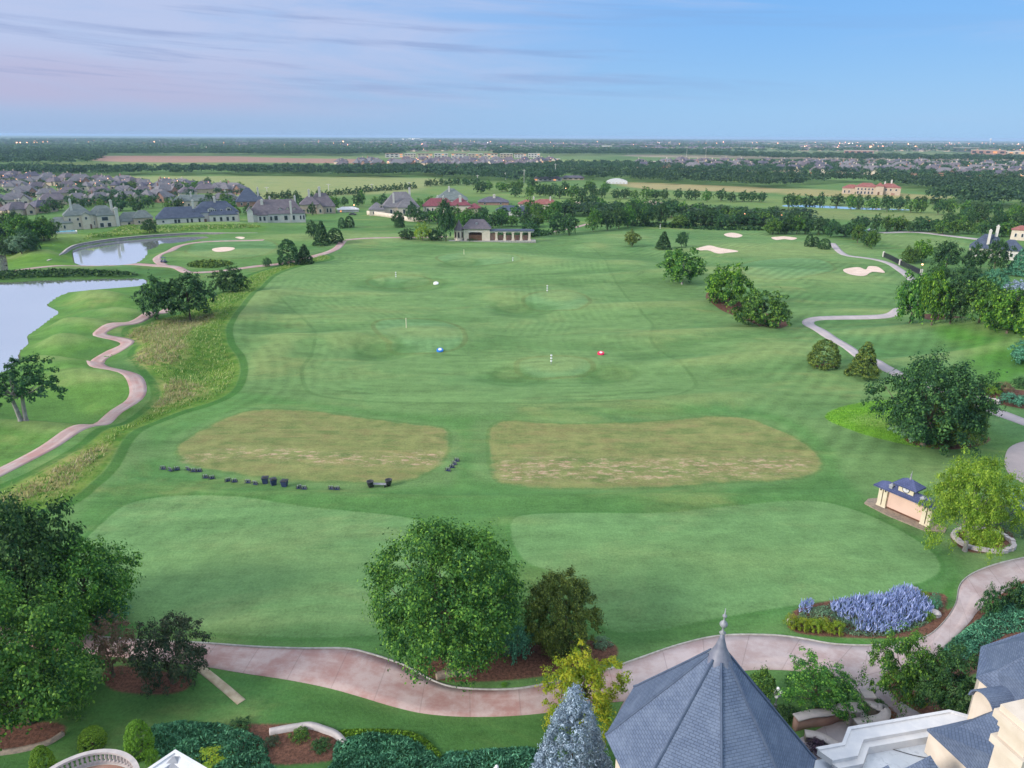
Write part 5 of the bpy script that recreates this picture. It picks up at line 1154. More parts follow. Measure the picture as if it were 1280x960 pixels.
h.wing(0, 24, 5, 20, 11, 10, 1).wing(10, 43, 8, 20, 8, 16, 1).gable(20, 28, 3, 10, 7, 6).wins([4, 9, 24], 1.5, 2.2, 4, 3).wins([33, 37], 1, 2, 5, 8).chim(12, 14, 28, 2.4).chim(25, 16, 31, 3); h.done()
h = House('mansion', 459, 270, 'big grey roofed mansion with long cream garden wall at its front', M_CREAM, M_GREYROOF)
h.wing(3, 22, 2, 16, 7, 8, 1).wing(20, 66, 10, 30, 9, 18, 1).wing(38, 58, 4, 14, 9, 9, 1).wins([10], 2, 5, 3, 2).wins([30, 46, 52], 2, 2.2, 5, 4).chim(34, 14, 25, 2.2).chim(55, 24, 31, 2.6).dorm(18, 4, 10, 4, 3); h.done()
h = House('mansion', 529, 268, 'plum red tiled mansion with white chimneys half hidden by trees', M_CREAM, M_PLUMROOF)
h.wing(0, 40, 8, 20, 9, 9, 1).wing(34, 60, 5, 20, 10, 8, 1).wing(56, 74, 3, 16, 6, 6, 1).wins([6, 12, 42, 55], 3, 1.8, 4, 5).win(58, 1, 2, 3, 3, True).chim(26, 14, 20, 2).chim(47, 10, 21, 3); h.done()
h = House('mansion', 545, 256, 'large blue grey hipped roof rising behind the plum red mansion', M_PALE, M_GREENROOF); h.wing(0, 40, 8, 34, 5, 13, 1).chim(17, 20, 20, 2).chim(2, 4, 10, 2).wins([6, 30], 1, 2, 3, 8); h.done()
h = House('mansion', 598, 256.5, 'long low house with dark grey roof and skylights behind the blue roofed one', M_BRICK, M_DKROOF); h.wing(0, 38, 4, 26, 3, 6, 1).chim(20, 14, 11, 3).wins([8, 28], .8, 2, 1.6, 4); h.done()
h = House('mansion', 620, 270.5, 'blue roofed white house with wide garage doors right of the plum red mansion', M_WHITE, M_SLATE2)
h.wing(0, 36, 10, 20, 5.5, 6, 1).wing(24, 60, 3, 18, 5.5, 6.5, 1).wing(52, 60, 0, 6, 4.5, 3, 1).wins([30, 36, 42], .6, 3.6, 3.4, 3, ()).wins([50], .8, 2, 3, 3).door(12, 8, 3.4, 10, M_BLACK); h.done()
h = House('villa', 647, 262, 'red tiled villa with two white chimneys behind the blue roofed house', M_CREAM, M_REDROOF)
h.wing(1, 22, 2, 16, 6.5, 4.5, 1).wing(18, 53, 5, 20, 6, 5.5, 1).wins([4, 8, 12, 16], 3.6, 1.6, 2, 2).wins([24, 38], 1, 2, 3, 5).chim(20, 10, 14, 1.8).chim(41, 12, 14, 1.6); h.done()
h = House('mansion', 296, 259, 'huge dark blue hipped roof house on the edge of the yellow field', M_BRICK, M_SLATE2); h.wing(0, 30, 4, 26, 6, 16, 1).wing(22, 34, 2, 14, 6, 7, 1).chim(27, 10, 22, 2).wins([6, 14, 26], 2, 2, 3, 2); h.done()
h = House('mansion', 213, 262, 'green tiled house with twin cream gables behind the blue slate mansion', M_CREAM, M_GREENROOF); h.wing(4, 50, 6, 18, 9, 7, 1).gable(0, 5, 2, 14, 8, 6).gable(12, 17, 2, 14, 8, 6).wins([22, 34, 44], 3, 2, 3, 6, (2,)).chim(26, 12, 19, 2); h.done()
h = House('house', 264, 256, 'light grey roofed house between green tiled and dark blue roofs', M_PALE, M_GREYROOF); h.wing(0, 34, 4, 18, 6, 7, 1).chim(18, 8, 16, 2).wins([10, 20, 28], 1, 2, 3, 4, (1,)); h.done()
h = House('house', 420, 266, 'low white roofed pool house with a warm lamp beside it', M_PALE, M_WHITE); h.wing(2, 28, 4, 12, 3, 3, 1).win(6, .5, 2, 1.8, 4, True); h.done()
h = House('villa', 1052, 242.5, 'long red roofed villa with cream round turret and colonnade on the far meadow', M_TAN, M_REDROOF)
h.wing(0, 20, 4, 14, 7, 4, .6).wing(14, 40, 2, 16, 9, 4.5, .6).wing(40, 65, 3, 18, 9, 4.5, .6).wing(37, 46, -1, 8, 10.5, 4, .4).wins([3, 8], 1.5, 1.6, 3, 4).wins([18, 22, 26, 30, 34], 1, 1.8, 3, 2).wins([18, 22, 26, 30, 34], 5.5, 1.6, 2.2, 2).wins([49, 54, 60], 5.5, 1.8, 2, 3).door(41, 2, 4, -1).door(57, 4, 3, 3, M_BRICK).chim(54, 12, 17, 1.8).chim(47, 12, 15, 1.6); h.done()
h = House('mansion', 1203, 320, 'blue slate roofed house with tall pale chimneys at the right edge', M_PALE, M_SLATE2)
h.wing(6, 44, 8, 26, 10, 16, 1).wing(34, 62, 2, 22, 10, 12, 1).wins([40, 50, 56], 3, 3, 4, 2).chim(24, 12, 31, 3).chim(31, 20, 36, 3.2).wins([14], 2, 4, 4, 8); h.done()
h = House('villa', 1262, 300, 'red tiled villa corner above the blue slate house at right edge', M_CREAM, M_REDROOF); h.wing(0, 34, 4, 16, 12, 5, 1).wins([5, 12, 20], 4, 2, 4, 4).chim(24, 10, 22, 2); h.done()

# ---- range pavilion with colonnade ---------------------------------
def pavilion():
    g = G(567, 301); s = mpp(g); root = empty('range_pavilion', (g.x, g.y, g.z), -math.atan2(g.x + 18, g.y)); tag(root, 'cream pavilion with cone capped turret, wide arched opening and colonnade at the range end', 'pavilion')
    L = lambda *v: tuple(q * s for q in v)
    W = MB(); x0, x1, hh, d = *L(13, 45.5), 14.5 * s, 20 * s; a0, a1, ah, at = *L(19, 35.5), 9.5 * s, 2.2 * s
    W.box(x0, 0, -1, a0, .6, hh); W.box(a1, 0, -1, x1, .6, hh)
    n = 10; pts = [(a0 + (a1 - a0) * k / n, ah + at * math.sin(PI * k / n)) for k in range(n + 1)]
    for k in range(n):
        (xa, za), (xb, zb) = pts[k], pts[k + 1]; W.poly([(xa, 0, za), (xb, 0, zb), (xb, 0, hh), (xa, 0, hh), (xa, .6, za), (xb, .6, zb), (xb, .6, hh), (xa, .6, hh)], [(0, 1, 2, 3), (7, 6, 5, 4), (0, 4, 5, 1)])
    W.box(x0, .6, -1, x0 + .5, d, hh); W.box(x1 - .5, .6, -1, x1, d, hh); W.box(x0 + .5, d - .5, -1, x1 - .5, d, hh); W.build('wall', M_CREAM, root)
    m = MB(); m.box(x0 + .5, 3.5, -.5, x1 - .5, 3.8, hh - .2); m.build('inner_wall', M_DOOR, root)
    m = MB(); m.box(a0 - .4, -.12, ah + at - .35, a1 + .4, -.003, ah + at + .05); m.build('lintel', M_PALE, root)
    m = MB(); m.box(a0, .05, 0, a1, .2, 2.6)
    for k in range(7): m.box(a0 + (a1 - a0) * (k + .5) / 7 - .06, .0, 2.6, a0 + (a1 - a0) * (k + .5) / 7 + .06, .2, ah)
    m.build('screen', M_DOOR, root)
    m = MB(); m.hip(x0, 0, x1, d, hh + .2, 10.5 * s, .6, run=9 * s); r = uv_roof(m.build('roof', M_BROWNROOF, root)); m = MB(); m.box(*L(27.5, 3.5, 19), *L(30, 7, 22)); m.build('roof_vent', M_METAL, r)
    m = MB(); c = (6.6 * s, 5 * s, 0); m.lathe([(6.3 * s, -1), (6.3 * s, 13 * s)], c, 8, PI / 8); t = m.build('turret', M_CREAM, root)
    m = MB(); m.lathe([(7.0 * s, 12.8 * s), (7.1 * s, 13.1 * s), (4.8 * s, 16.5 * s), (2.0 * s, 21.5 * s), (.2 * s, 26 * s)], c, 8, PI / 8); uv_roof(m.build('turret_roof', M_BROWNROOF, t))
    for k in range(3):
        a = -PI / 2 + (k - 1) * PI / 4; rr = 6.3 * s * math.cos(PI / 8); w_ = MB(); w_.box(-.05, -.42, 1.3, .12, .42, 3.9); wo = w_.build('window', M_BRICK, t); wo.location = (c[0] + rr * math.cos(a), c[1] + rr * math.sin(a), 0); wo.rotation_euler = (0, 0, a)
        p = MB(); p.box(.125, -.28, 1.45, .14, .28, 3.75); p.build('pane', M_GLASS, wo)
    xa, xb, zc = *L(47.5, 100), 10.5 * s
    m = MB(); m.box(xa - 2 * s, 1 * s, zc, xb, 11 * s, zc + 1.6 * s); m.build('beam', M_PALE, root)
    m = MB(); m.hip(xa - 2 * s, 1 * s, xb, 11 * s, zc + 1.6 * s + .2, 1.6 * s, .4); uv_roof(m.build('colonnade_roof', M_SLATE2, root))
    for k in range(5):
        x = (53.5 + 10.35 * k) * s
        for y in (2.2 * s, 9.8 * s):
            m = MB(); m.box(x - .45, y - .45, -1, x + .45, y + .45, zc); m.box(x - .62, y - .62, 0, x + .62, y + .62, .7); m.box(x - .6, y - .6, zc - .4, x + .6, y + .6, zc - .01); m.build('column', M_CREAM, root)
    for k in range(4):
        x = (55.5 + 10.35 * k) * s; m = MB(); m.box(x, 6 * s, 0, x + 6.4 * s, 6 * s + .3, 6.5 * s); m.build('partition', M_BRICK, root)
    m = MB(); m.box(45.5 * s, 3 * s, -.5, 52 * s, 8 * s, 9 * s); m.build('link_wall', M_BRICK, root)
    m = MB(); m.box(-6 * s, -1.0, -.6, xb + 1, 12 * s, .12); m.build('paving', M_KERB, root)
pavilion()

# ---- walls, fence ----------------------------------------------------
def wall_line(name, pts, th, ht, mt, label, cap=None, capw=.12, z0=-.6, base=None, cat='wall', parent=None, smooth=8, posts=None):
    g = smooth_open([tuple(G(x, y)[:2]) for x, y in pts], smooth) if smooth else np.array([tuple(G(x, y)[:2]) for x, y in pts])
    t = np.gradient(g, axis=0); t /= np.linalg.norm(t, axis=1)[:, None] + 1e-9; nn = np.column_stack([-t[:, 1], t[:, 0]])
    zb = H(g[:, 0], g[:, 1]) if base is None else np.full(len(g), base)
    def ribbon(w_, a, b_):
        L = g + nn * w_ / 2; R = g - nn * w_ / 2; n = len(g); V = np.vstack([np.column_stack([L, zb + a]), np.column_stack([L, zb + b_]), np.column_stack([R, zb + b_]), np.column_stack([R, zb + a])]); F = []
        for r in range(4):
            for i in range(n - 1): F.append((r * n + i, r * n + i + 1, ((r + 1) % 4) * n + i + 1, ((r + 1) % 4) * n + i))
        F += [(0, n, 2 * n, 3 * n), (n - 1, 4 * n - 1, 3 * n - 1, 2 * n - 1)]
        return V, F
    root = empty(name, (0, 0, 0)); tag(root, label, cat)
    V, F = ribbon(th, z0, ht); obj('wall_body', mesh_arr('wall_body', V, F, [mt]), root)
    if cap: V, F = ribbon(th + capw * 2, ht + .003, ht + .13); obj('cap', mesh_arr('cap', V, F, [cap]), root)
    for x, y in (posts or []):
        p = G(x, y); m = MB(); m.box(p.x - .4, p.y - .4, p.z - .5, p.x + .4, p.y + .4, p.z + ht + .3); m.box(p.x - .5, p.y - .5, p.z + ht + .3, p.x + .5, p.y + .5, p.z + ht + .45); m.build('pillar', cap or mt, root)
    return root
wall_line('retaining_wall', [(60, 326), (76, 318), (92, 310.5), (120, 304), (150, 300), (176, 297.5), (215, 294.5), (250, 292.5), (290, 291.5), (322, 291)], .6, .35, mottled('grey_cut_stone', (.20, .19, .20), (.30, .28, .28), 1, .9), 'curved grey stone retaining wall along the pond below the mansions', M_CAP, .15, z0=-2.2, base=.1)
wall_line('garden_wall', [(992, 912), (1012, 907), (1032, 905), (1050, 899), (1064, 902)], .45, 1.15, M_BRICK, 'curved stone garden wall under the open tree by the forecourt', M_CAP, .16, posts=[(1064, 903)])
wall_line('garden_wall', [(1080, 886), (1086, 893), (1094, 898), (1101, 899), (1104, 906), (1098, 912), (1082, 915), (1066, 917)], .45, 1.1, M_STONE, 'S shaped stone wall curling beside the red flowers', M_CAP, .16, posts=[(1081, 885)])
wall_line('garden_wall', [(1005, 925), (1022, 928), (1036, 935), (1050, 944)], .45, .6, M_STONE, 'short low stone wall next to the dark plum bush', M_CAP, .14)
wall_line('garden_wall', [(459, 268.5), (480, 271), (500, 274), (515, 277), (552, 276.5)], .5, 2.4, M_CREAM, 'long cream garden wall in front of the grey roofed mansion')
wall_line('stone_edging', [(-30, 946), (5, 942), (30, 938), (60, 930), (80, 918)], .35, .28, M_STONE, 'rough stone edging of the corner mulch bed under the huge tree', cat='edging')
wall_line('stone_edging', [(337, 917), (352, 914), (370, 911), (388, 909), (405, 914), (420, 920), (432, 932)], .45, .35, M_CAP, 'pale stone edging curving around the bare mulch bed', cat='edging')
wall_line('stone_edging', [(545, 848), (560, 845), (578, 843), (590, 842)], .5, .5, M_STONE, 'short reddish stone edge in front of the biggest tree', cat='edging')
def ring_wall():
    c = G(1229, 676); root = empty('planter_ring', (c.x, c.y, c.z)); tag(root, 'low round stone planter ring around the lime green willowy tree', 'planter')
    m = MB(); r = 3.0
    for k in range(26):
        a0 = 2 * PI * k / 26; a1 = a0 + 2 * PI / 26 * .96; rr = r + random.uniform(-.1, .1); hh = .42 + random.uniform(-.08, .08)
        m.prism([(rr * math.cos(a0), rr * .8 * math.sin(a0)), ((rr + .5) * math.cos(a0), (rr + .5) * .8 * math.sin(a0)), ((rr + .5) * math.cos(a1), (rr + .5) * .8 * math.sin(a1)), (rr * math.cos(a1), rr * .8 * math.sin(a1))], -.3, hh)
    m.build('stone_ring', M_CAP, root)
ring_wall()
def iron_fence():
    g = smooth_open([tuple(G(x, y)[:2]) for x, y in [(1104, 321), (1115, 326), (1126, 332), (1139, 338), (1151, 344)]], 6); root = empty('iron_fence', (0, 0, 0)); tag(root, 'black iron fence with pale pillars along the path at the right boundary', 'fence')
    d = np.r_[0, np.cumsum(np.hypot(*np.diff(g, axis=0).T))]; m = MB()
    for z in (.25, 1.7): m.tube([(p[0], p[1], h1(*p) + z) for p in g], .05, 4)
    for t in np.arange(0, d[-1], .28):
        x, y = np.interp(t, d, g[:, 0]), np.interp(t, d, g[:, 1]); z = h1(x, y); m.box(x - .035, y - .035, z - .1, x + .035, y + .035, z + 1.85)
    m.build('rails', M_BLACK, root)
    for t in (0, d[-1] * .45, d[-1]):
        x, y = np.interp(t, d, g[:, 0]), np.interp(t, d, g[:, 1]); z = h1(x, y); q = MB(); q.box(x - .3, y - .3, z - .3, x + .3, y + .3, z + 2.1); q.build('pillar', M_PALE, root)
iron_fence()
# ================================================================ ground cover, beds and small things
def scatter(poly, n, rng):
    lo = poly.min(0); hi = poly.max(0); out = []; c = 0
    while c < n:
        q = rng.uniform(lo, hi, (max(n, 500), 2)); q = q[inside(poly, q[:, 0], q[:, 1])]; out.append(q); c += len(q)
    return np.vstack(out)[:n]
def parea(p): return abs(np.dot(p[:, 0], np.roll(p[:, 1], 1)) - np.dot(p[:, 1], np.roll(p[:, 0], 1))) / 2
def blades(C, hgt, wid, lean, rng):
    n = len(C); a = rng.uniform(0, 2 * PI, n); A = np.stack([np.cos(a), np.sin(a), np.zeros(n)], 1); h_ = hgt * rng.uniform(.55, 1.3, n)
    top = C + np.stack([rng.normal(lean, .35, n) * h_, rng.normal(0, .35, n) * h_, h_], 1); w_ = A * (wid * rng.uniform(.6, 1.3, n))[:, None] / 2
    V = np.stack([C - w_, C + w_, top + w_ * .35, top - w_ * .35], 1).reshape(-1, 3); return V, np.arange(4 * n).reshape(-1, 4)
def stuff(name, V, F, lm, label, cat):
    o = obj(name, mesh_arr(name, V, F, [LM[lm]])); tag(o, label, cat, kind='stuff'); return o
rg = np.random.default_rng(77)
Cs = []
for p in NATIVE:
    q = scatter(p, min(60000, int(parea(p) * 9)), rg); q = q[np.hypot(q[:, 0], q[:, 1]) < 330]
    s = np.max([sdf(b_, q[:, 0], q[:, 1], 5) for b_ in BROWN_NAT], 0) + 2.2 * np.sin(q[:, 0] * .8 + 2 * np.sin(q[:, 1] * .5)) * np.sin(q[:, 1] * .6)
    keep = np.where(s > 0, .25, .8) > rg.random(len(q)); edge = sdf(p, q[:, 0], q[:, 1], 6); q = q[keep & (edge > 1.2)]
    Cs.append(np.column_stack([q, H(q[:, 0], q[:, 1]) - .02]))
C = np.vstack(Cs); cl = .5 + .5 * np.sin(C[:, 0] * .9 + 2 * np.sin(C[:, 1] * .5)) * np.sin(C[:, 1] * .7)
V, F = blades(C, .42, .16, .25, rg); stuff('tall_grass', V, F, 'grassy', 'unmown green grass between the winding path and the range', 'grass')
Cs = []
for p in BROWN_NAT:
    q = scatter(p, int(parea(p) * 11), rg); q = q[sdf(p, q[:, 0], q[:, 1], 5) + 2.2 * np.sin(q[:, 0] * .8 + 2 * np.sin(q[:, 1] * .5)) * np.sin(q[:, 1] * .6) > .6]; Cs.append(np.column_stack([q, H(q[:, 0], q[:, 1]) - .02]))
V, F = blades(np.vstack(Cs), .55, .16, .3, rg); stuff('dry_grass', V, F, 'straw', 'dry straw coloured grass patches beside the winding path', 'grass')
q = scatter(LIME, int(parea(LIME) * 40), rg); V, F = blades(np.column_stack([q, H(q[:, 0], q[:, 1])]), .10, .10, .2, rg)
stuff('long_lawn', V, F, 'hedge', 'lush lime green grass mound left of the sprawling dark tree', 'grass')

def cover(name, pts, lm, hgt, dens, leaf, label, cat, ratio=.28, lump=1.0, kind='stuff', up=.5):
    p = gg(pts); n = int(parea(p) * dens); q = scatter(p, n, rg); e = np.clip(sdf(p, q[:, 0], q[:, 1], 3) / .9, 0, 1)
    m = .62 + .38 * np.sin(q[:, 0] * 1.9 / lump + 1.7 * np.sin(q[:, 1] * 1.3 / lump)) * np.sin(q[:, 1] * 2.1 / lump + .6)
    top = hgt * np.sqrt(e) * m; z = H(q[:, 0], q[:, 1]) + top * rg.uniform(.35, 1.05, n)
    N = rg.normal(0, 1, (n, 3)) * [1, 1, .6] + [0, 0, up]; V, F = leaves(np.column_stack([q, z]), N, leaf, rg, ratio, .3); V[:, 2] = np.maximum(V[:, 2], -.2)
    return stuff(name, V, F, lm, label, cat)
cover('juniper_cover', [(188, 914), (205, 905), (260, 904), (298, 912), (328, 925), (336, 948), (345, 985), (232, 985), (200, 950)], 'juniper', .95, 190, .34, 'teal juniper ground cover behind the white coped roof corner', 'ground cover')
cover('juniper_cover', [(420, 930), (445, 920), (490, 918), (520, 928), (545, 945), (560, 985), (400, 990), (415, 955)], 'juniper', .95, 190, .34, 'teal juniper mound with a bright clipped edge at the bottom centre', 'ground cover')
cover('juniper_cover', [(552, 946), (600, 938), (672, 938), (676, 990), (560, 990)], 'juniper', .7, 190, .3, 'teal juniper strip running left from the blue spruce', 'ground cover')
cover('box_hedge', [(424, 914), (450, 912), (500, 913), (530, 922), (552, 944), (545, 948), (520, 932), (495, 922), (450, 921), (426, 922)], 'hedge', .8, 320, .17, 'bright green clipped hedge curling over the juniper mound', 'hedge', .6)
cover('juniper_cover', [(1182, 808), (1214, 782), (1238, 764), (1262, 744), (1330, 705), (1340, 800), (1270, 790), (1228, 812), (1200, 835), (1176, 830)], 'juniper', 1.0, 150, .34, 'dark teal juniper slope right of the climbing drive', 'ground cover')
cover('salvia_leaves', [(998, 768), (1030, 757), (1060, 752), (1110, 745), (1140, 738), (1165, 757), (1166, 775), (1140, 788), (1100, 796), (1062, 794), (1040, 785), (1005, 782)], 'sage', .75, 170, .22, 'grey green foliage under the lavender blue flowers', 'plants')
def flowers(pts, n_m2, label):
    p = gg(pts); n = int(parea(p) * n_m2); q = scatter(p, n, rg); z = H(q[:, 0], q[:, 1]); e = np.clip(sdf(p, q[:, 0], q[:, 1], 3), 0, 1)
    C = np.column_stack([q, z + .35 + .35 * e * rg.uniform(.7, 1.1, n)]); C[:, 2] += rg.normal(0, .12, n); V, F = blades(C, .42, .13, 0, rg); stuff('salvia_flowers', V, F, 'salvia', label, 'flowers')
flowers([(1040, 758), (1070, 750), (1105, 748), (1115, 740), (1135, 738), (1150, 746), (1164, 760), (1164, 773), (1140, 784), (1125, 792), (1100, 795), (1072, 792), (1062, 780), (1042, 770)], 62, 'mass of lavender blue flower spikes in the bed above the drive')
flowers([(998, 760), (1008, 754), (1016, 758), (1012, 768), (1000, 768)], 60, 'small patch of lavender blue spikes at the bed left tip')
flowers([(1262, 628), (1275, 622), (1300, 626), (1300, 645), (1270, 648)], 60, 'lavender blue flower spikes at the right edge behind the willowy tree')
cover('salvia_leaves', [(1235, 640), (1270, 625), (1310, 622), (1310, 670), (1250, 668)], 'sage', .8, 120, .22, 'grey green foliage at the right edge behind the willowy tree', 'plants')
cover('ring_planting', [(1203, 668), (1225, 660), (1252, 664), (1256, 676), (1235, 686), (1208, 680)], 'yellowgreen', .6, 240, .17, 'yellow green ground plants inside the stone planter ring', 'plants', .6)

def S(kind, px, py, wpx, hpx, label, lm=None, group=None, name='shrub', cat='shrub'):
    return tree_box(kind, px - wpx / 2, py - hpx, px + wpx / 2, py, label, cat, name, group, lm=lm)
for i, (x, y, w_, h_, t) in enumerate([(114, 936, 34, 29, 'middle'), (172, 944, 35, 44, 'tallest and rightmost'), (52, 972, 30, 40, 'lowest and leftmost')]):
    S('dome', x, y, w_, h_, 'clipped bright green egg shaped topiary, %s of three above the balustrade' % t, name='topiary', cat='topiary')
for i, x in enumerate((990, 1003, 1017, 1032, 1046)):
    S('shrub', x, 786 + i * 1.5, 20, 18, 'yellow green shrub, %s from the left at the front of the flower bed' % ORD[i], group='yellow green shrubs of the flower bed')
for x, y, w_, h_, lm, t in [(1154, 752, 22, 13, 'yellowgreen', 'yellow shrub behind the lavender flowers beside the rocks'), (1170, 762, 16, 20, 'juniper', 'teal upright shrub at the right tip of the flower bed'), (1161, 775, 16, 12, 'hedge', 'small green shrub low at the right tip of the flower bed')]: S('shrub', x, y, w_, h_, t, lm)
for i, (x, y) in enumerate([(1117, 842), (1120, 852), (1127, 862), (1136, 872), (1147, 876), (1154, 884)]):
    S('shrub', x, y, 11, 10, 'golden green little shrub, %s down the edge of the planted island' % ORD[i], lm='yellowgreen', group='little shrubs edging the island')
for x, y, w_, h_, lm, t in [
    (1222, 492, 26, 16, 'dark', 'dark shrub first in the bed below the climbing path'), (1240, 493, 24, 15, 'hedge', 'bright shrub second in the bed below the climbing path'), (1258, 492, 20, 14, 'maroon', 'reddish shrub third in the bed below the climbing path'),
    (1266, 504, 34, 14, 'juniper', 'low teal shrub by the stones of the right hand bed'), (1275, 486, 20, 16, 'dark', 'dark shrub at the right edge over the climbing path'),
    (298, 914, 30, 16, 'dark', 'dark low shrub at the left corner of the bare mulch bed'), (340, 934, 22, 16, 'dusk', 'dusky low shrub in the left of the bare mulch bed'), (375, 926, 26, 16, 'mid', 'green low shrub in the middle of the bare mulch bed'), (402, 938, 26, 16, 'dark', 'dark green low shrub in the right of the bare mulch bed'),
    (262, 962, 56, 22, 'yellowgreen', 'olive yellow shrub behind the white coped roof corner'), (190, 956, 18, 22, 'hedge', 'green shrub between balustrade and white coped roof corner'),
    (1022, 944, 32, 24, 'purple', 'dark plum leafed bush between tower and forecourt'), (1113, 899, 17, 14, 'red', 'red flowering bush beside the S shaped stone wall'), (1098, 886, 20, 14, 'mid', 'green bush behind the S shaped stone wall'),
    (1052, 884, 22, 28, 'dark', 'dark narrow bush at the end of the curved garden wall'), (950, 896, 26, 22, 'mid', 'green bush against the slate tower roof edge'), (986, 902, 28, 22, 'dark', 'dark bush at the left foot of the curved garden wall'),
    (752, 810, 26, 16, 'sage', 'pale grassy shrub at the right tip of the central mulch bed'), (1239, 770, 26, 40, 'dark', 'pine like shrub rising from the juniper slope by the drive'), (1268, 762, 34, 40, 'dark', 'wide shrub high on the juniper slope at right'),
    (1242, 655, 24, 22, 'dark', 'dark shrub just behind the stone planter ring'), (630, 858, 8, 6, 'hedge', 'tiny green tuft at the mulch bed edge'), (134, 770, 40, 26, 'juniper', 'teal shrub in the shade behind the reddish small tree'),
    (578, 300, 10, 4, 'dark', 'low hedge shrub at the foot of the pavilion turret'), (590, 301, 14, 4, 'dark', 'low hedge shrub left of the pavilion arch'),
    (1216, 640, 22, 22, 'mid', 'green bush beside the stem of the willowy tree'),
]: S('shrub' if w_ < 24 else 'bush', x, y, w_, h_, t, lm)
cover('scrub', [(235, 330), (255, 326), (280, 327), (292, 330), (270, 335), (240, 334)], 'cedar', 1.0, 14, .8, 'low blue green scrub patch beside the left practice green', 'scrub', .6)
cover('reeds', [(0, 341), (40, 339), (100, 338), (160, 341), (172, 346), (120, 347), (60, 347), (0, 350)], 'dark', 1.0, 5, 1.1, 'dark reeds on the bank between lake and cart path', 'reeds', .5)
cover('scrub', [(620, 292), (680, 289), (692, 291), (680, 295), (620, 297)], 'dark', 1.2, 3, 1.1, 'dark scrub behind the colonnade', 'scrub', .6)
cover('scrub', [(150, 284), (196, 283), (310, 281), (318, 285), (240, 288), (170, 293), (110, 303), (96, 306), (110, 296)], 'grassy', .8, 5, .9, 'rough green scrub on the bank above the stone retaining wall', 'scrub', .5)
cover('scrub', [(780, 280), (860, 282), (930, 284), (1000, 287), (1000, 289), (900, 288), (790, 283)], 'dark', 1.4, 2, 1.6, 'dark undergrowth in front of the middle woods', 'scrub', .6)

def rock(x, y, r, label):
    p = G(x, y); bm = bmesh.new(); bmesh.ops.create_icosphere(bm, subdivisions=2, radius=r)
    for v in bm.verts: v.co *= random.uniform(.78, 1.15); v.co.z *= .6
    me = bpy.data.meshes.new('rock'); bm.to_mesh(me); bm.free(); me.materials.append(M_CAP); o = obj('rock', me); o.location = (p.x, p.y, p.z + r * .25); o.rotation_euler = (0, 0, random.random() * 6); tag(o, label, 'rock', 'rocks set in the planted beds')
for i, (x, y, r, t) in enumerate([(1133, 741, .8, 'flat pale rock behind the lavender flowers'), (1143, 741, .7, 'pale rock right of another behind the lavender flowers'), (1168, 768, .6, 'pale rock at the right tip of the flower bed'), (1098, 749, .5, 'small rock at the back of the flower bed'),
    (1221, 497, .8, 'pale boulder in the bed below the climbing path'), (1232, 500, .9, 'reddish boulder right of a pale one in the right hand bed'), (1244, 503, .9, 'flat stone beside the low teal shrub at right'), (988, 778, .4, 'small stone at the left tip of the flower bed'), (1132, 538, .5, 'stone at the foot of the sprawling dark tree'), (1222, 553, .7, 'flat stone at the right foot of the sprawling dark tree')]): rock(x, y, r, t)

# ---- tee line equipment -------------------------------------------
def stand_proto(x, y, rz, label):
    p = G(x, y); r = empty('bag_stand', p, rz); tag(r, label, 'bag stand', 'black bag stands left along the practice tees')
    for sx in (-.55, .55): m = MB(); m.tube([(sx, -.32, 0), (sx, 0, .62), (sx, .32, 0)], .04, 5); m.build('leg', M_BLACK, r)
    m = MB(); m.tube([(-.62, 0, .62), (.62, 0, .62)], .05, 5); m.build('rail', M_BLACK, r)
    for sx in (-.3, .12, .4): m = MB(); m.tube([(sx, .2, .05), (sx * .9, -.02, .62), (sx * .8, -.12, .9)], .07, 6); m.build('club', M_METAL, r)
    m = MB(); m.box(-.42, -.16, .10, .42, .26, .18); m.box(-.42, .2, .18, .42, .26, .4); m.build('tray', M_NAVY, r); return r
M_NAVY = mottled('navy_plastic', (.02, .03, .09), (.035, .05, .13), 3, .45, .5)
sp_ = [(204, 587), (213, 589), (221, 588), (235, 588), (242, 590), (249, 590), (257, 598), (265, 599), (285, 602), (293, 603), (310, 604), (319, 606), (374, 611), (380, 612), (414, 612), (421, 612.5), (571, 577), (568, 581), (565, 585), (560, 589)]
tx = ['leftmost stand of the tee line', 'second stand from the left end of the tee line', 'third stand from the left end of the tee line', 'left stand of the crowded trio on the left tee', 'middle stand of the crowded trio on the left tee', 'right stand of the crowded trio on the left tee', 'left stand of the pair after the crowded trio', 'right stand of the pair after the crowded trio', 'left stand of the pair midway to the blue bins', 'right stand of the pair midway to the blue bins', 'left stand of the pair just before the blue bins', 'right stand of the pair just before the blue bins', 'left stand of the pair right of the blue bins', 'right stand of the pair right of the blue bins', 'left stand of the last pair before the bench', 'right stand of the last pair before the bench', 'topmost of the four stands between the two brown tees', 'second highest of the four stands between the two brown tees', 'third highest of the four stands between the two brown tees', 'lowest of the four stands between the two brown tees']
st = None
for i, (x, y) in enumerate(sp_):
    rz = random.uniform(-.5, .5)
    if st is None: st = stand_proto(x, y, rz, 'black low ' + tx[0]); st.scale = (.72, .72, .72); remember(st)
    else: o = dup(st, None, G(x, y), rz); o['label'] = 'black low ' + tx[i]
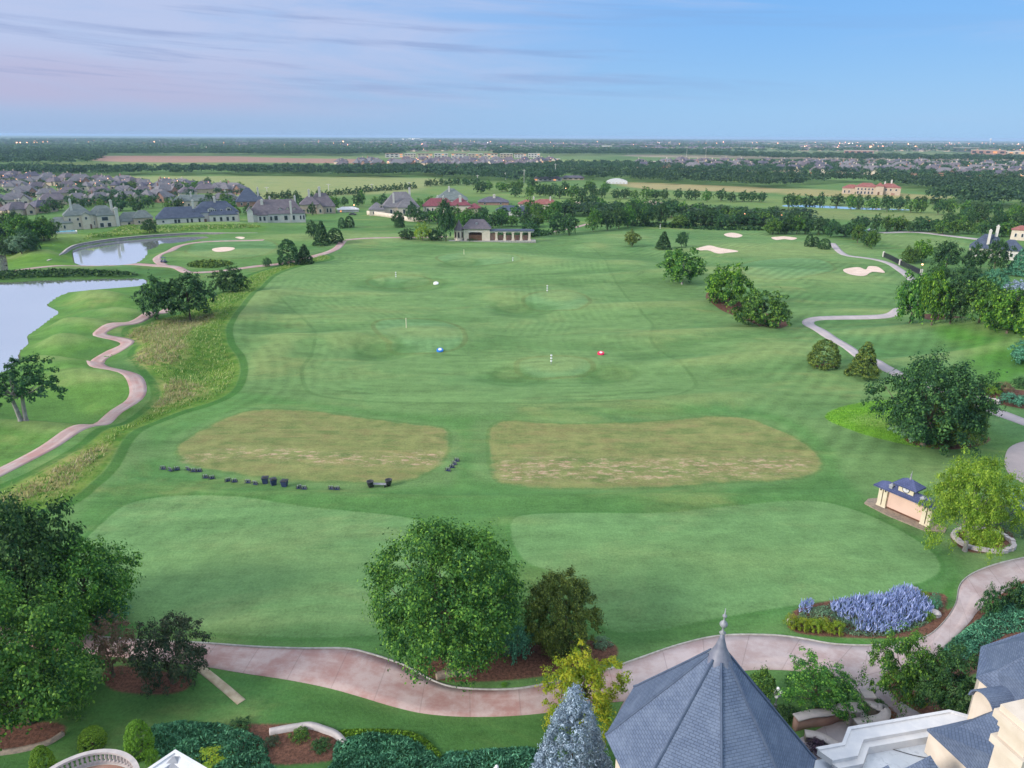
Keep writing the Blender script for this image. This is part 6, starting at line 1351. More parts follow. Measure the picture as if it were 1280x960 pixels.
def bin_(x, y, rz, label):
    p = G(x, y); r = empty('bin', p, rz); tag(r, label, 'bin', 'navy bins on the tee line'); m = MB()
    v = [(-.3, -.3, 0), (.3, -.3, 0), (.3, .3, 0), (-.3, .3, 0), (-.4, -.4, .85), (.4, -.4, .85), (.4, .4, .85), (-.4, .4, .85)]; m.poly(v, [(0, 3, 2, 1), (0, 1, 5, 4), (1, 2, 6, 5), (2, 3, 7, 6), (3, 0, 4, 7), (4, 5, 6, 7)]); m.build('body', M_NAVY, r)
    m = MB(); m.box(-.45, -.45, .85, .45, .45, .93); m.box(-.25, -.25, .93, .25, .25, 1.0); m.build('lid', M_BLACK, r)
bin_(332, 604, .1, 'left of three navy bins on the left tee line'); bin_(342, 606, .6, 'middle and tilted of three navy bins on the left tee line'); bin_(356, 608, -.1, 'right of three navy bins on the left tee line')
def tee_bench():
    p = G(474, 608.5); r = empty('bench', p, -.06); tag(r, 'long grey slatted bench between two black round pots below the left tee', 'bench'); m = MB()
    for k in range(4): m.box(-1.0, -.25 + k * .14, .42, 1.0, -.15 + k * .14, .47)
    m.build('seat', M_METAL, r)
    for s in (-.8, .8): m = MB(); m.box(s - .05, -.22, 0, s + .05, .24, .42); m.build('leg', M_BLACK, r)
    for x, y, t in ((463, 609, 'left'), (486, 607, 'right')):
        q = G(x, y); m = MB(); m.lathe([(.22, 0), (.42, .5), (.44, .8), (.5, .86), (.5, .92), (.4, .92), (.36, .6), (0, .6)], (0, 0, 0), 14); o = m.build('ball_bin', M_BLACK, None, smooth=True); o.location = q; tag(o, 'black round pot at the %s end of the slatted bench' % t, 'pot')
tee_bench()

# ---- range targets and flags ------------------------------------------
M_RED = mottled('red_plastic', (.65, .02, .08), (.6, .03, .09), 2, .5); M_BLUE = mottled('blue_plastic', (.02, .16, .55), (.03, .2, .6), 2, .5); M_W2 = mottled('white_plastic', (.8, .8, .8), (.75, .76, .78), 2, .5)
M_POLE = mottled('pale_yellow_pole', (.70, .68, .45), (.62, .6, .4), 2, .6)
def target(x, y, r, m_, label):
    p = G(x, y); o = empty('range_target', p); tag(o, label, 'target'); o.rotation_euler = (.35, 0, -math.atan2(p.x, p.y))
    a = MB(); a.lathe([(r, 0), (r, .35), (r * .92, .45), (0, .5)], (0, 0, 0), 24); a.build('body', m_, o, smooth=False)
    b_ = MB()
    if m_ is M_RED:
        for q in (-1, 1): b_.poly([(0, -r * .55, .56), (q * r * .5, 0, .56), (q * r * .5, r * .28, .56), (0, -r * .2, .56)], [(0, 1, 2, 3) if q > 0 else (3, 2, 1, 0)])
        b_.box(-r * .13, -r * .3, .53, r * .13, r * .5, .565)
    else: b_.lathe([(r * .5, .47), (r * .5, .56), (0, .56)], (0, 0, 0), 18)
    b_.build('emblem', M_W2, o)
target(751, 443, .75, M_RED, 'red round target with a white arrow on the right of the range'); target(550, 439, .75, M_BLUE, 'blue round target with white centre below the kidney shaped green'); target(545, 355, .85, M_W2, 'white round target far up the range')
def pole(x, y, hpx, striped, label):
    p = G(x, y); h_ = hpx * mpp(p) * 1.02; o = empty('target_pole', p); tag(o, label, 'pole', 'poles marking the range greens'); m = MB()
    if not striped: m.lathe([(.11, -.2), (.10, h_)], (0, 0, 0), 8); m.build('staff', M_POLE, o)
    else:
        m.lathe([(.06, -.2), (.06, h_)], (0, 0, 0), 8); m.build('staff', M_METAL, o)
        for k in range(3): b_ = MB(); z = h_ * (.25 + .3 * k); b_.lathe([(.065, z), (.20, z + .03), (.20, z + h_ * .13), (.065, z + h_ * .14)], (0, 0, 0), 10); b_.build('band', M_W2, o)
pole(508, 410, 12.5, False, 'plain pale pole on the kidney shaped green'); pole(689, 455, 12, True, 'white banded pole on the nearest range green'); pole(684, 366, 9.5, True, 'white banded pole on the middle range green at right'); pole(495, 348, 8, True, 'white banded pole on the upper left range green'); pole(580, 318, 6, False, 'plain short pole on the farthest range green'); pole(825, 287, 6, True, 'white banded pole near the far woods'); pole(641, 327, 5, True, 'white banded pole right of the farthest green')

# ---- vehicles, lamps ------------------------------------------------
def wheel(m, x, y, r, w_): 
    n = 12; v = []; f = []
    for s in (-w_ / 2, w_ / 2):
        for k in range(n): v.append((x + s, y + r * math.cos(2 * PI * k / n), r + r * math.sin(2 * PI * k / n)))
    for k in range(n): f.append((k, (k + 1) % n, n + (k + 1) % n, n + k))
    f += [tuple(reversed(range(n))), tuple(range(n, 2 * n))]; m.poly(v, f)
def golf_cart(x, y, rz, label):
    p = G(x, y, .05); r = empty('golf_cart', p, rz); tag(r, label, 'golf cart'); m = MB(); m.box(-.55, -1.15, .28, .55, 1.1, .55); m.poly([(-.55, .55, .55), (.55, .55, .55), (.5, 1.1, .55), (-.5, 1.1, .55), (-.5, .6, .9), (.5, .6, .9)], [(0, 4, 3), (1, 2, 5), (2, 3, 4, 5), (0, 1, 5, 4)]); m.build('body', M_NAVY, r)
    m = MB(); m.box(-.5, -.35, .55, .5, .15, .78); m.box(-.5, -.45, .7, .5, -.3, 1.15); m.build('seat', M_METAL, r)
    m = MB(); m.box(-.6, -.8, 1.82, .6, .9, 1.9); rf = m.build('roof', M_NAVY, r); m = MB()
    for sx in (-.5, .5):
        for sy in (-.7, .65): m.tube([(sx, sy, .5), (sx, sy * .95, 1.82)], .03, 5)
    m.build('posts', M_METAL, rf)
    for sx in (-.5, .5):
        for sy in (-.75, .75): m = MB(); wheel(m, sx, sy, .23, .18); m.build('wheel', M_BLACK, r)
golf_cart(205, 328, 1.2, 'dark blue golf cart standing at the left path junction')
def car(x, y, rz, m_, label, group='parked cars near the far houses'):
    p = G(x, y, .02); r = empty('parked_car', p, rz); tag(r, label, 'car', group); m = MB()
    prof = [(-2.2, .35), (-2.25, .75), (-1.9, .95), (-1.2, 1.0), (-.7, 1.42), (.9, 1.45), (1.5, 1.02), (2.15, .95), (2.25, .7), (2.2, .35)]; k = len(prof)
    m.poly([(sx * (.88 if z < 1.1 else .7), y_, z) for sx in (-1, 1) for y_, z in prof], [tuple(range(k)), tuple(reversed(range(k, 2 * k)))] + [((i + 1) % k, i, k + i, k + (i + 1) % k) for i in range(k)]); m.build('body', m_, r)
    m = MB(); m.poly([(sx * .80, y_, z) for sx in (-1, 1) for y_, z in ((-1.05, 1.05), (-.65, 1.36), (.85, 1.38), (1.3, 1.05))], [(0, 1, 2, 3), (7, 6, 5, 4), (1, 0, 4, 5), (3, 2, 6, 7)]); m.build('windows', M_GLASS, r)
    for sx in (-.82, .82):
        for sy in (-1.4, 1.4): m = MB(); wheel(m, sx, sy, .33, .22); m.build('wheel', M_BLACK, r)
M_CARW = mottled('white_car_paint', (.7, .7, .72), (.65, .65, .68), 1, .3, .6)
car(441, 269, 1.5, M_BLACK, 'black parked car by the white roofed pool house'); car(819, 270, 1.5, M_CARW, 'white vehicle showing between trees of the middle belt'); car(829, 271, 1.4, M_BLUE, 'blue vehicle between trees of the middle belt'); car(1077, 290, 1.4, M_BLUE, 'blue car on the lane by the far right trees'); car(1090, 289, 1.5, M_CARW, 'white car on the lane by the far right trees'); car(612, 272, 1.5, M_CARW, 'white car on the drive of the blue roofed house')
def street_lamp(x, y, hpx, label, m_=None, r=.34):
    p = G(x, y); h_ = max(4.0, hpx * mpp(p)); o = empty('street_lamp', p); tag(o, label, 'street lamp', 'street lamps glowing in the distance'); m = MB(); m.lathe([(.12, -.2), (.07, h_)], (0, 0, 0), 6); m.build('pole', M_BLACK, o)
    m = MB(); m.lathe([(0.02, h_), (r, h_ + r * .5), (r * .9, h_ + r * 1.3), (.02, h_ + r * 1.7)], (0, 0, 0), 8); m.build('lamp_head', m_ or M_LAMP, o)
for i, (x, y, t) in enumerate([(976, 279, 'left lamp in the trees dropping to the fence'), (998, 280, 'right lamp in the trees dropping to the fence'), (1098, 287, 'lamp where the far lane begins'), (1160, 286, 'lamp midway along the far lane'), (930, 277, 'lamp in the middle belt above the ragged bunker'), (1252, 278, 'lamp near the right edge beyond the lane'),
    (443, 265, 'lamp by the white roofed pool house'), (152, 263, 'lamp behind the stucco mansion'), (230, 262, 'lamp by the green tiled house'), (835, 271, 'lamp beside the white vehicle'), (707, 243, 'lamp in the long line of round trees'), (1150, 346, 'lamp at the end of the iron fence')]):
    street_lamp(x, y, 7, 'small glowing ' + t, r=.30)
def post_lamp(x, y, hpx, label):
    p = G(x, y); h_ = hpx * mpp(p); o = empty('garden_lamp', p); tag(o, label, 'garden lamp'); m = MB(); m.lathe([(.16, -.2), (.16, .3), (.06, .4), (.05, h_ * .75)], (0, 0, 0), 8); m.build('pole', M_METAL, o)
    for a, z in ((0, .78), (2.1, .72), (4.2, .66), (0, .95)):
        m = MB(); rr = .0 if z > .9 else .28; m.lathe([(.03, -.16), (.14, -.08), (.16, .02), (.09, .14), (.01, .2)], (rr * math.cos(a), rr * math.sin(a), h_ * z), 8); m.build('globe', M_W2, o, smooth=True)
    m = MB(); m.lathe([(.30, -.03), (.30, .03)], (0, 0, h_ * .66), 8); m.lathe([(.05, 0), (.05, h_ * .28)], (0, 0, h_ * .68), 6); m.build('arm', M_METAL, o)
post_lamp(969, 884, 30, 'white globed garden lamp right of the slate tower'); post_lamp(621, 985, 36, 'ornate pale garden lamp whose tip shows at the bottom edge')
def pool():
    p = G(78, 292.5); o = empty('swimming_pool', p, -math.atan2(p.x, p.y)); tag(o, 'small raised turquoise swimming pool before the stucco mansion', 'pool'); m = MB(); m.box(-6, -2.5, -.5, 6, 4, .9); m.build('basin', M_PALE, o); m = MB(); m.box(-5.4, -2.0, .9, 5.4, 3.4, .93); m.build('pool_water', mottled('pool_turquoise', (.05, .35, .50), (.07, .42, .55), .5, .1, .5), o)
pool()
# ================================================================ housing tracts, far buildings, woods
def house_proto(kind, px, py, w_, rm, wm, seed, detail=True):
    rr = random.Random(seed); r = empty('house', (0, 0, 0)); W = MB(); R = MB(); d = w_ * .62; hh = 3.3
    W.box(-w_ / 2, 0, -1.2, w_ / 2, d, hh); R.hip(-w_ / 2, 0, w_ / 2, d, hh + .19, d * .42, .5)
    x0 = rr.choice([-w_ / 2 + 1, w_ / 2 - w_ * .42 - 1]); W.box(x0, -3.2, -1.2, x0 + w_ * .42, 3, hh + .6); R.hip(x0, -3.2, x0 + w_ * .42, 4.5, hh + .79, w_ * .24, .5)
    x1 = -x0 - w_ * .3; xm = x1 + w_ * .14; W.box(x1, -1.5, -1.2, x1 + w_ * .28, 2, hh + .3); gz = hh + .3
    R.poly([(x1 - .4, -1.9, gz), (xm, -1.9, gz + w_ * .2), (x1 + w_ * .28 + .4, -1.9, gz), (x1 - .4, 4, gz), (xm, 4, gz + w_ * .2), (x1 + w_ * .28 + .4, 4, gz)], [(0, 1, 4, 3), (1, 2, 5, 4)])
    W.poly([(x1, -1.5, gz), (x1 + w_ * .28, -1.5, gz), (xm, -1.5, gz + w_ * .18)], [(0, 1, 2)])
    W.build('wall', wm, r); rf = uv_roof(R.build('roof', rm, r)); c = MB(); cx = rr.uniform(-.3, .3) * w_; c.box(cx - .5, d * .5, hh, cx + .5, d * .5 + .8, hh + d * .42 + 1.6); c.build('chimney', wm, rf)
    if detail:
        for k in range(3): x = -w_ / 2 + w_ * (.2 + .3 * k); y = -3.3 if x0 < x < x0 + w_ * .42 else (-1.6 if x1 < x < x1 + w_ * .28 else -.1); q = MB(); q.box(x - .8, y - .02, .9, x + .8, y + .12, 2.6); q.build('window', M_GLASS if not (kind == 'lit' and k < 2) else M_WARM, r)
    return r
HP = [house_proto('plain', 0, 0, 17, M_BROWNROOF, M_TAN, 1), house_proto('plain', 0, 0, 19, M_GREYROOF, M_BRICK, 2), house_proto('plain', 0, 0, 16, M_DKROOF, M_TAN, 3), house_proto('lit', 0, 0, 17, M_BROWNROOF, M_CREAM, 4), house_proto('plain', 0, 0, 18, M_GREYROOF, M_CREAM, 6)]
HN = ['purple brown', 'weathered grey', 'dark grey', 'lit brown', 'cream walled grey']
for h in HP: remember(h)
_first = [True] * len(HP); _taken = []
def place_house(x, y, label, group, big=1.0, force=None):
    g = G(x, y)
    for q in _taken:
        if abs(q[0] - g.x) < 13 * big and abs(q[1] - g.y) < 17: return False
    _taken.append((g.x, g.y)); i = force if force is not None else random.choices(range(5), (3, 3, 2, 1.2, 1.5))[0]; rz = random.choice([0, 0, .3, -.3, PI / 2, PI, -.6, .6]) + random.uniform(-.15, .15) - math.atan2(g.x, g.y)
    z = (h1(g.x, g.y)); s = big * random.uniform(.92, 1.12)
    if _first[i]: _first[i] = False; o = HP[i]; o.location = (g.x, g.y, z); o.rotation_euler = (0, 0, rz); o.scale = (s, s, s)
    else: o = dup(HP[i], None, (g.x, g.y, z), rz, (s, s, s))
    tag(o, label % HN[i], 'house', group); return True
def house_row(line, n, desc, group, big=1.0, jit=(3, .6)):
    L = smooth_open(line, 6); d = np.r_[0, np.cumsum(np.hypot(*np.diff(L, axis=0).T))]; c = 0
    for i in range(n):
        t = (i + .5) / n * d[-1]; x = np.interp(t, d, L[:, 0]) + random.uniform(-jit[0], jit[0]); y = np.interp(t, d, L[:, 1]) + random.uniform(-jit[1], jit[1])
        if place_house(x, y, '%s roofed house, ' + '%s from left, %s' % (ordn(c), desc), group, big): c += 1
GL = 'houses of the left subdivision'
house_row([(-20, 268), (20, 269), (52, 266), (60, 262)], 6, 'row left of the stucco mansion', GL, 1.0)
house_row([(-20, 257), (40, 256), (100, 254), (150, 254), (200, 252)], 14, 'row right behind the stucco mansion', GL, .92)
house_row([(-20, 247), (60, 246), (130, 245), (200, 244), (250, 245)], 18, 'second row back in left subdivision', GL, .92)
house_row([(-20, 240), (60, 239), (130, 237.5), (200, 238), (262, 240), (300, 243)], 20, 'third row back in left subdivision', GL, .92)
house_row([(-20, 234), (60, 232.5), (110, 231), (160, 232), (220, 235), (262, 237)], 20, 'fourth row back in left subdivision', GL, .92)
house_row([(-20, 228), (30, 227), (80, 227), (120, 228), (170, 230)], 15, 'fifth row back in left subdivision', GL, .92)
house_row([(-20, 224), (20, 223), (60, 223.5), (90, 225)], 10, 'rearmost row of left subdivision', GL, .92)
GM = 'houses of the distant middle subdivision'
for k, (y, a, b_) in enumerate([(211, 540, 680), (208, 430, 680), (205.5, 425, 670), (203.2, 500, 690)]):
    house_row([(a, y), ((a + b_) / 2, y - .3), (b_, y + .4)], int((b_ - a) / 12), ['nearest', 'second', 'third', 'farthest'][k] + ' row of distant middle subdivision', GM, 1.25, (4, .5))
GR = 'houses among trees of the right subdivision'
for k, (y, a, b_) in enumerate([(221, 1010, 1290), (217, 860, 1290), (213.5, 800, 1290), (210.5, 790, 1290), (207.5, 830, 1290)]):
    house_row([(a, y - 3), ((a + b_) / 2, y - 1), (b_, y + 2)], int((b_ - a) / 17), ['nearest', 'second', 'middle', 'fourth', 'farthest'][k] + ' row of the right subdivision', GR, 1.35, (6, .8))

# ---- far buildings -------------------------------------------------
def block(name, x0, x1, y, hpx, dpx, wm, rm, label, cat='building', flat=True, cols=0, floors=1, lit=.15, rh=2):
    g = G((x0 + x1) / 2, y); s = mpp(g); w_ = (x1 - x0) * s; h_ = hpx * s; d = dpx * s; r = empty(name, g, -math.atan2(g.x, g.y)); tag(r, label, cat)
    m = MB(); m.box(-w_ / 2, 0, -2, w_ / 2, d, h_); m.build('wall', wm, r); m = MB()
    if flat: m.box(-w_ / 2 - .4, -.4, h_, w_ / 2 + .4, d + .4, h_ + .9); m.build('roof', rm, r)
    else: m.hip(-w_ / 2, 0, w_ / 2, d, h_ + .2, rh * s, .8); uv_roof(m.build('roof', rm, r))
    for f in range(floors):
        for c in range(cols):
            x = -w_ / 2 + w_ * (c + .5) / cols; z = h_ * (f + .35) / floors; q = MB(); ww = w_ / cols * .28; q.box(x - ww, -.25, z, x + ww, .02, z + h_ / floors * .42); q.build('window', M_WARM if random.random() < lit else M_GLASS, r)
    return r
apt = [(482, 504), (506, 520), (522, 541), (543, 560), (564, 583), (585, 603), (605, 622), (625, 641), (643, 658), (660, 675)]
for i, (a, b_) in enumerate(apt):
    block('apartment_block', a, b_, 197 + (i % 3) * .2, 4.6, 5, random.choice([M_PALE, M_CREAM, M_TAN]), M_PALE if i % 2 else M_BRICK, 'pale apartment block, %s from the left in the long row on the plain' % ORD[i], 'apartment block', True, 4, 2, .12)['group'] = 'apartment blocks in the long row'
block('long_building', 667, 702, 226.5, 3, 10, M_PALE, M_DKROOF, 'long low clubhouse like building before the right woods', 'building', False, 6, 1, .1, 3)
block('long_building', 703, 730, 225, 2.6, 8, M_TAN, M_DKROOF, 'lower wing building right of the long low one', 'building', False, 4, 1, .1, 2.5)
def barn():
    g = G(771, 230); s = mpp(g); r = empty('arched_barn', g, -math.atan2(g.x, g.y)); tag(r, 'white arched roof hall at the end of the line of round trees', 'hall'); m = MB(); a, b_ = -13 * s, 13 * s; n = 10; pr = [(a + (b_ - a) * k / n, 3.0 * s + 3.2 * s * math.sin(PI * k / n) ** .8) for k in range(n + 1)]
    d = 12 * s; v = [(x, 0, z) for x, z in pr] + [(x, d, z) for x, z in pr]; k_ = n + 1; m.poly(v, [(k, k + 1, k_ + k + 1, k_ + k)[::-1] for k in range(n)]); m.build('roof', M_WHITE, r)
    m = MB(); m.poly([(x, .1, z - .1) for x, z in pr] + [(b_, .1, -1), (a, .1, -1)], [tuple(range(n + 3))]); m.poly([(x, d - .1, z - .1) for x, z in pr] + [(b_, d - .1, -1), (a, d - .1, -1)], [tuple(range(n + 3))]); m.box(a, .1, -1, a + .3, d - .1, 3 * s); m.box(b_ - .3, .1, -1, b_, d - .1, 3 * s); m.build('wall', M_WHITE, r)
    for k in range(5): m = MB(); x = a + (b_ - a) * (k + .7) / 6; m.box(x, -.15, .5, x + 2.2 * s, .08, 2.2 * s); m.build('window', M_PALE, r)
barn()
for a, b_, y, h_, wm, t in [(729, 744, 187.5, 2.6, M_PALE, 'low white warehouse on the plain right of the apartments'), (752, 765, 187, 4.5, M_PALE, 'tall pale hall on the plain beside the white warehouse'), (745, 752, 187.5, 2.2, M_BRICK, 'small brick hall between white warehouse and tall pale hall'), (765, 774, 187.6, 2.5, M_TAN, 'small tan hall right of the tall pale one'),
    (1193, 1221, 190, 5.0, M_GREENROOF, 'green grey department store at far right'), (1216, 1253, 193.5, 5.5, M_BRICK, 'brick arena like store at far right in front of the green one'), (1256, 1285, 193.5, 4.0, M_TAN, 'tan store at the far right edge'), (1056, 1090, 193, 4.6, M_BRICK, 'red brown mall building in the far right distance'), (1128, 1150, 186, 1.6, M_PALE, 'thin pale hall among city lights'),
    (690, 700, 200.5, 1.6, M_WHITE, 'tiny white shed on the near meadow of the plain'), (797, 806, 203, 2.4, M_TAN, 'lone tan building left of the right subdivision'), (812, 832, 204.5, 2.2, M_BRICK, 'flat brick school left of the right subdivision'), (216, 246, 188.5, 1.4, M_WHITE, 'long white greenhouse on the left plain'), (250, 264, 188.6, 1.4, M_WHITE, 'second shorter white greenhouse on the left plain'), (20, 36, 181.5, 2.2, M_CREAM, 'brightly lit petrol station on the far left plain')]:
    block('far_building', a, b_, y, h_, 4, wm, M_PALE if wm is not M_PALE else M_WHITE, t, 'building', True, 5, 1, .3 if 'lit' in t or 'store' in t else .1)
def water_tower():
    g = G(1237, 182); s = mpp(g); r = empty('water_tower', g); tag(r, 'slim white water tower on the horizon at right', 'water tower'); m = MB(); m.lathe([(1.2 * s, 0), (.35 * s, 1.5 * s), (.35 * s, 5.5 * s)], (0, 0, 0), 10); m.build('stem', M_WHITE, r); m = MB(); m.lathe([(.35 * s, 5.4 * s), (1.1 * s, 6.6 * s), (1.1 * s, 7.6 * s), (.1 * s, 8.6 * s)], (0, 0, 0), 12); m.build('tank', M_WHITE, r)
water_tower()
for i, (x, y, h_) in enumerate([(655, 228, 16), (694, 219, 14), (858, 196, 13), (882, 196, 12), (632, 226, 10), (597, 228, 9), (785, 193, 8), (1133, 195, 8), (411, 238, 8), (512, 236, 8), (465, 238, 8), (26, 262, 14), (334, 241, 7)]):
    g = G(x, y); s = mpp(g); r = empty('power_pole', g); tag(r, 'thin grey power pole, %s of the scattered ones counted from where listed left' % ordn(i) if False else 'thin pale utility pole standing over the plain', 'utility pole', 'utility poles over the plain'); m = MB(); m.lathe([(.35, -1), (.22, h_ * s)], (0, 0, 0), 6); m.build('shaft', M_PALE, r); m = MB(); m.box(-1.6, -.12, h_ * s * .88, 1.6, .12, h_ * s * .88 + .3); m.build('crossarm', M_PALE, r)

# ---- woods as masses ------------------------------------------------
def canopy_template(n, leaf, rng, rc=2.2, R=5.0, b=3.6):
    i = np.arange(16) + .5; z = 1 - 1.35 * i / 16; th = PI * (1 + 5 ** .5) * i; s = np.sqrt(np.clip(1 - z * z, 0, 1)); lob = 1 + .16 * np.sin(3 * th)
    P3 = np.stack([s * np.cos(th) * (R - 1.2) * lob, s * np.sin(th) * (R - 1.2) * lob, z * (b - .8)], 1) + [0, 0, b + 1.6]
    ci = rng.integers(0, 16, n); q = rng.normal(0, 1, (n, 3)); q /= np.linalg.norm(q, axis=1)[:, None]; q[:, 2] = np.where(q[:, 2] < -.3, -q[:, 2], q[:, 2])
    C = P3[ci] + q * rc * rng.uniform(.6, 1, n)[:, None] * [1, 1, .7]; return leaves(C, q + [0, 0, .4], leaf, rng, .75)
rw = np.random.default_rng(5)
TM = [canopy_template(110, 1.55, rw) for _ in range(3)]; TF = [canopy_template(34, 2.9, rw) for _ in range(3)]
def woods(pts, spacing, label, templ=TM, hs=(.8, 1.25), ws=(.85, 1.3), lm='wood', name='woods', maxn=2600, avoid=True):
    p = gg(pts); n = min(maxn, int(parea(p) / spacing ** 2)); q = scatter(p, n, rw); Vs = []; Fs = []; off = 0
    if avoid and _taken: t = np.array(_taken); q = q[[np.min(np.hypot(t[:, 0] - a, t[:, 1] - b_)) > 9 for a, b_ in q]]
    z = H(q[:, 0], q[:, 1])
    for i, (a, b_) in enumerate(q):
        V, F = templ[i % 3]; w_ = rw.uniform(*ws); r = rw.uniform(0, 6.28); c, s = math.cos(r), math.sin(r)
        U = np.column_stack([(V[:, 0] * c - V[:, 1] * s) * w_ + a, (V[:, 0] * s + V[:, 1] * c) * w_ + b_, V[:, 2] * rw.uniform(*hs) + z[i]]); Vs.append(U); Fs.append(F + off); off += len(V)
    o = obj(name, mesh_arr(name, np.vstack(Vs), np.vstack(Fs), [LM[lm]])); tag(o, label, 'woods', kind='stuff')
woods([(-60, 214), (100, 214.5), (250, 214), (400, 214), (545, 213), (548, 221), (440, 221.5), (320, 220), (240, 219.5), (100, 221), (-60, 222)], 9.5, 'dark tree belt between the left subdivision and the red field')
woods([(-60, 192), (115, 192), (118, 205), (60, 207.5), (-60, 208.5)], 18, 'broad dark woodland at the left beyond the red field', hs=(1.0, 1.6), ws=(1.1, 1.6))
woods([(115, 189.5), (320, 190.5), (430, 193), (430, 195.5), (320, 194.5), (115, 194)], 19, 'thin tree belt behind the red field', hs=(1.0, 1.4), ws=(1.2, 1.8))
woods([(330, 190), (490, 190.5), (490, 195), (330, 194)], 19, 'tree belt left of the long apartment row', hs=(1.0, 1.4), ws=(1.2, 1.8))
woods([(540, 214), (600, 212.5), (700, 214), (700, 226), (640, 229), (600, 226), (545, 223)], 10, 'woods between windbreak and middle subdivision')
woods([(700, 220), (760, 218), (860, 220), (980, 224), (1060, 226), (1150, 228), (1320, 232), (1320, 246), (1200, 243), (1130, 236), (1050, 228), (980, 236), (880, 233), (800, 229), (735, 226)], 10.5, 'broad dark woods across the right middle distance', maxn=3600)
woods([(650, 210), (760, 207), (830, 208), (1000, 206), (1320, 208), (1320, 226), (1150, 224), (980, 221), (860, 218), (760, 217), (690, 217)], 14.5, 'trees growing thickly among the right subdivision roofs', maxn=3000)
woods([(640, 192), (800, 191.5), (830, 190), (1000, 196), (1320, 199), (1320, 204), (1000, 201), (830, 194.5), (640, 195)], 20, 'tree belt crossing the right distance', hs=(1, 1.5), ws=(1.2, 1.8), maxn=2000)
woods([(1165, 250), (1220, 250), (1320, 254), (1320, 264), (1240, 262), (1168, 257)], 9, 'lumpy grove right of the red roofed villa', hs=(1.0, 1.4))
woods([(690, 266), (760, 264), (860, 266), (960, 270), (1040, 276), (1100, 283), (1100, 288), (1040, 288), (1000, 289), (900, 279), (830, 276), (760, 272), (700, 271)], 10, 'dense undergrowth woods behind the range', hs=(.45, .75), maxn=450)
woods([(40, 300), (0, 290), (-60, 290), (-60, 312), (0, 308)], 7, 'thicket at the far left edge below the houses', hs=(.6, .9))
woods([(130, 247), (170, 244), (200, 250), (170, 256), (140, 254)], 11, 'garden greenery among the grey roofs', hs=(.5, .8), maxn=60)
rest = [(-60, 236), (60, 228), (170, 228), (300, 240), (320, 256), (200, 262), (60, 262), (-60, 262)]
woods(rest, 21, 'yard trees scattered through the left subdivision', hs=(.5, .8), ws=(.5, .9), maxn=600)
# the plain beyond: tree lines, one mass
def plain(y0, y1, n, label, lm='wood', cl=50):
    Vs = []; Fs = []; off = 0
    for c in range(n // cl):
        x, y = rw.uniform(-80, 1360), y0 + (y1 - y0) * rw.random() ** 1.0; g = P(x, y); L = g.y * rw.uniform(.01, .09); m = cl
        u = rw.normal(0, 1, m) * L; vv = rw.normal(0, 1, m) * g.y * .006; 
        for i in range(m):
            V, F = TF[i % 3]; w_ = rw.uniform(1.6, 2.6) * (g.y / 2500) ** .35; hh_ = rw.uniform(.9, 1.5)
            Vs.append(V * [w_, w_, hh_] + [g.x + u[i], g.y + vv[i], 0]); Fs.append(F + off); off += len(V)
    o = obj('woods', mesh_arr('woods', np.vstack(Vs), np.vstack(Fs), [LM[lm]])); tag(o, label, 'woods', kind='stuff')
plain(176.0, 191, 8000, 'tree lines and copses dotted over the far plain', 'woodfar')
plain(173.3, 177.5, 5000, 'last dark tree lines under the horizon', 'woodfar')
# far roofs: one mass of simple hipped houses
def far_houses(regions, label):
    Vs = []; Fs = []; fm = []; off = 0
    base = np.array([(-8, -5, 0), (8, -5, 0), (8, 5, 0), (-8, 5, 0), (-8, -5, 3), (8, -5, 3), (8, 5, 3), (-8, 5, 3), (-4, 0, 7.5), (4, 0, 7.5)], float)
    F0 = [(0, 1, 5, 4), (1, 2, 6, 5), (2, 3, 7, 6), (3, 0, 4, 7), (4, 5, 9, 8), (6, 7, 8, 9), (5, 6, 9, 9), (7, 4, 8, 8)]
    V_ = []; F_ = []
    for pts, n in regions:
        p = gg(pts, False)
        for a, b_ in scatter(p, n, rw):
            r = rw.uniform(0, 3.14); c, s = math.cos(r), math.sin(r); k = rw.uniform(.9, 1.5)
            for x, y, z in base: V_.append((a + (x * c - y * s) * k, b_ + (x * s + y * c) * k, z * k))
            for i, f in enumerate(F0): f = list(dict.fromkeys(f)); F_.append([off + j for j in f]); fm.append(0 if i < 4 else 1 + int(rw.integers(0, 2)) * 0)
            off += 10
    me = bpy.data.meshes.new('distant_houses'); me.from_pydata(V_, [], F_)
    for m in (M_TAN, M_BROWNROOF): me.materials.append(m)
    me.polygons.foreach_set('material_index', fm); me.update(); o = obj('distant_houses', me); tag(o, label, 'houses', kind='stuff'); me.uv_layers.new(name='UVMap')
far_houses([([(300, 180), (900, 178), (1000, 186), (640, 189), (400, 190), (230, 186)], 1500), ([(1000, 182), (1320, 183), (1320, 190), (1000, 189)], 500), ([(0, 176), (700, 175), (1280, 179), (1280, 182), (600, 178), (0, 180)], 1200), ([(200, 182), (330, 184), (330, 187), (200, 186)], 150)], 'countless tiny roofs of the town spread over the far plain')
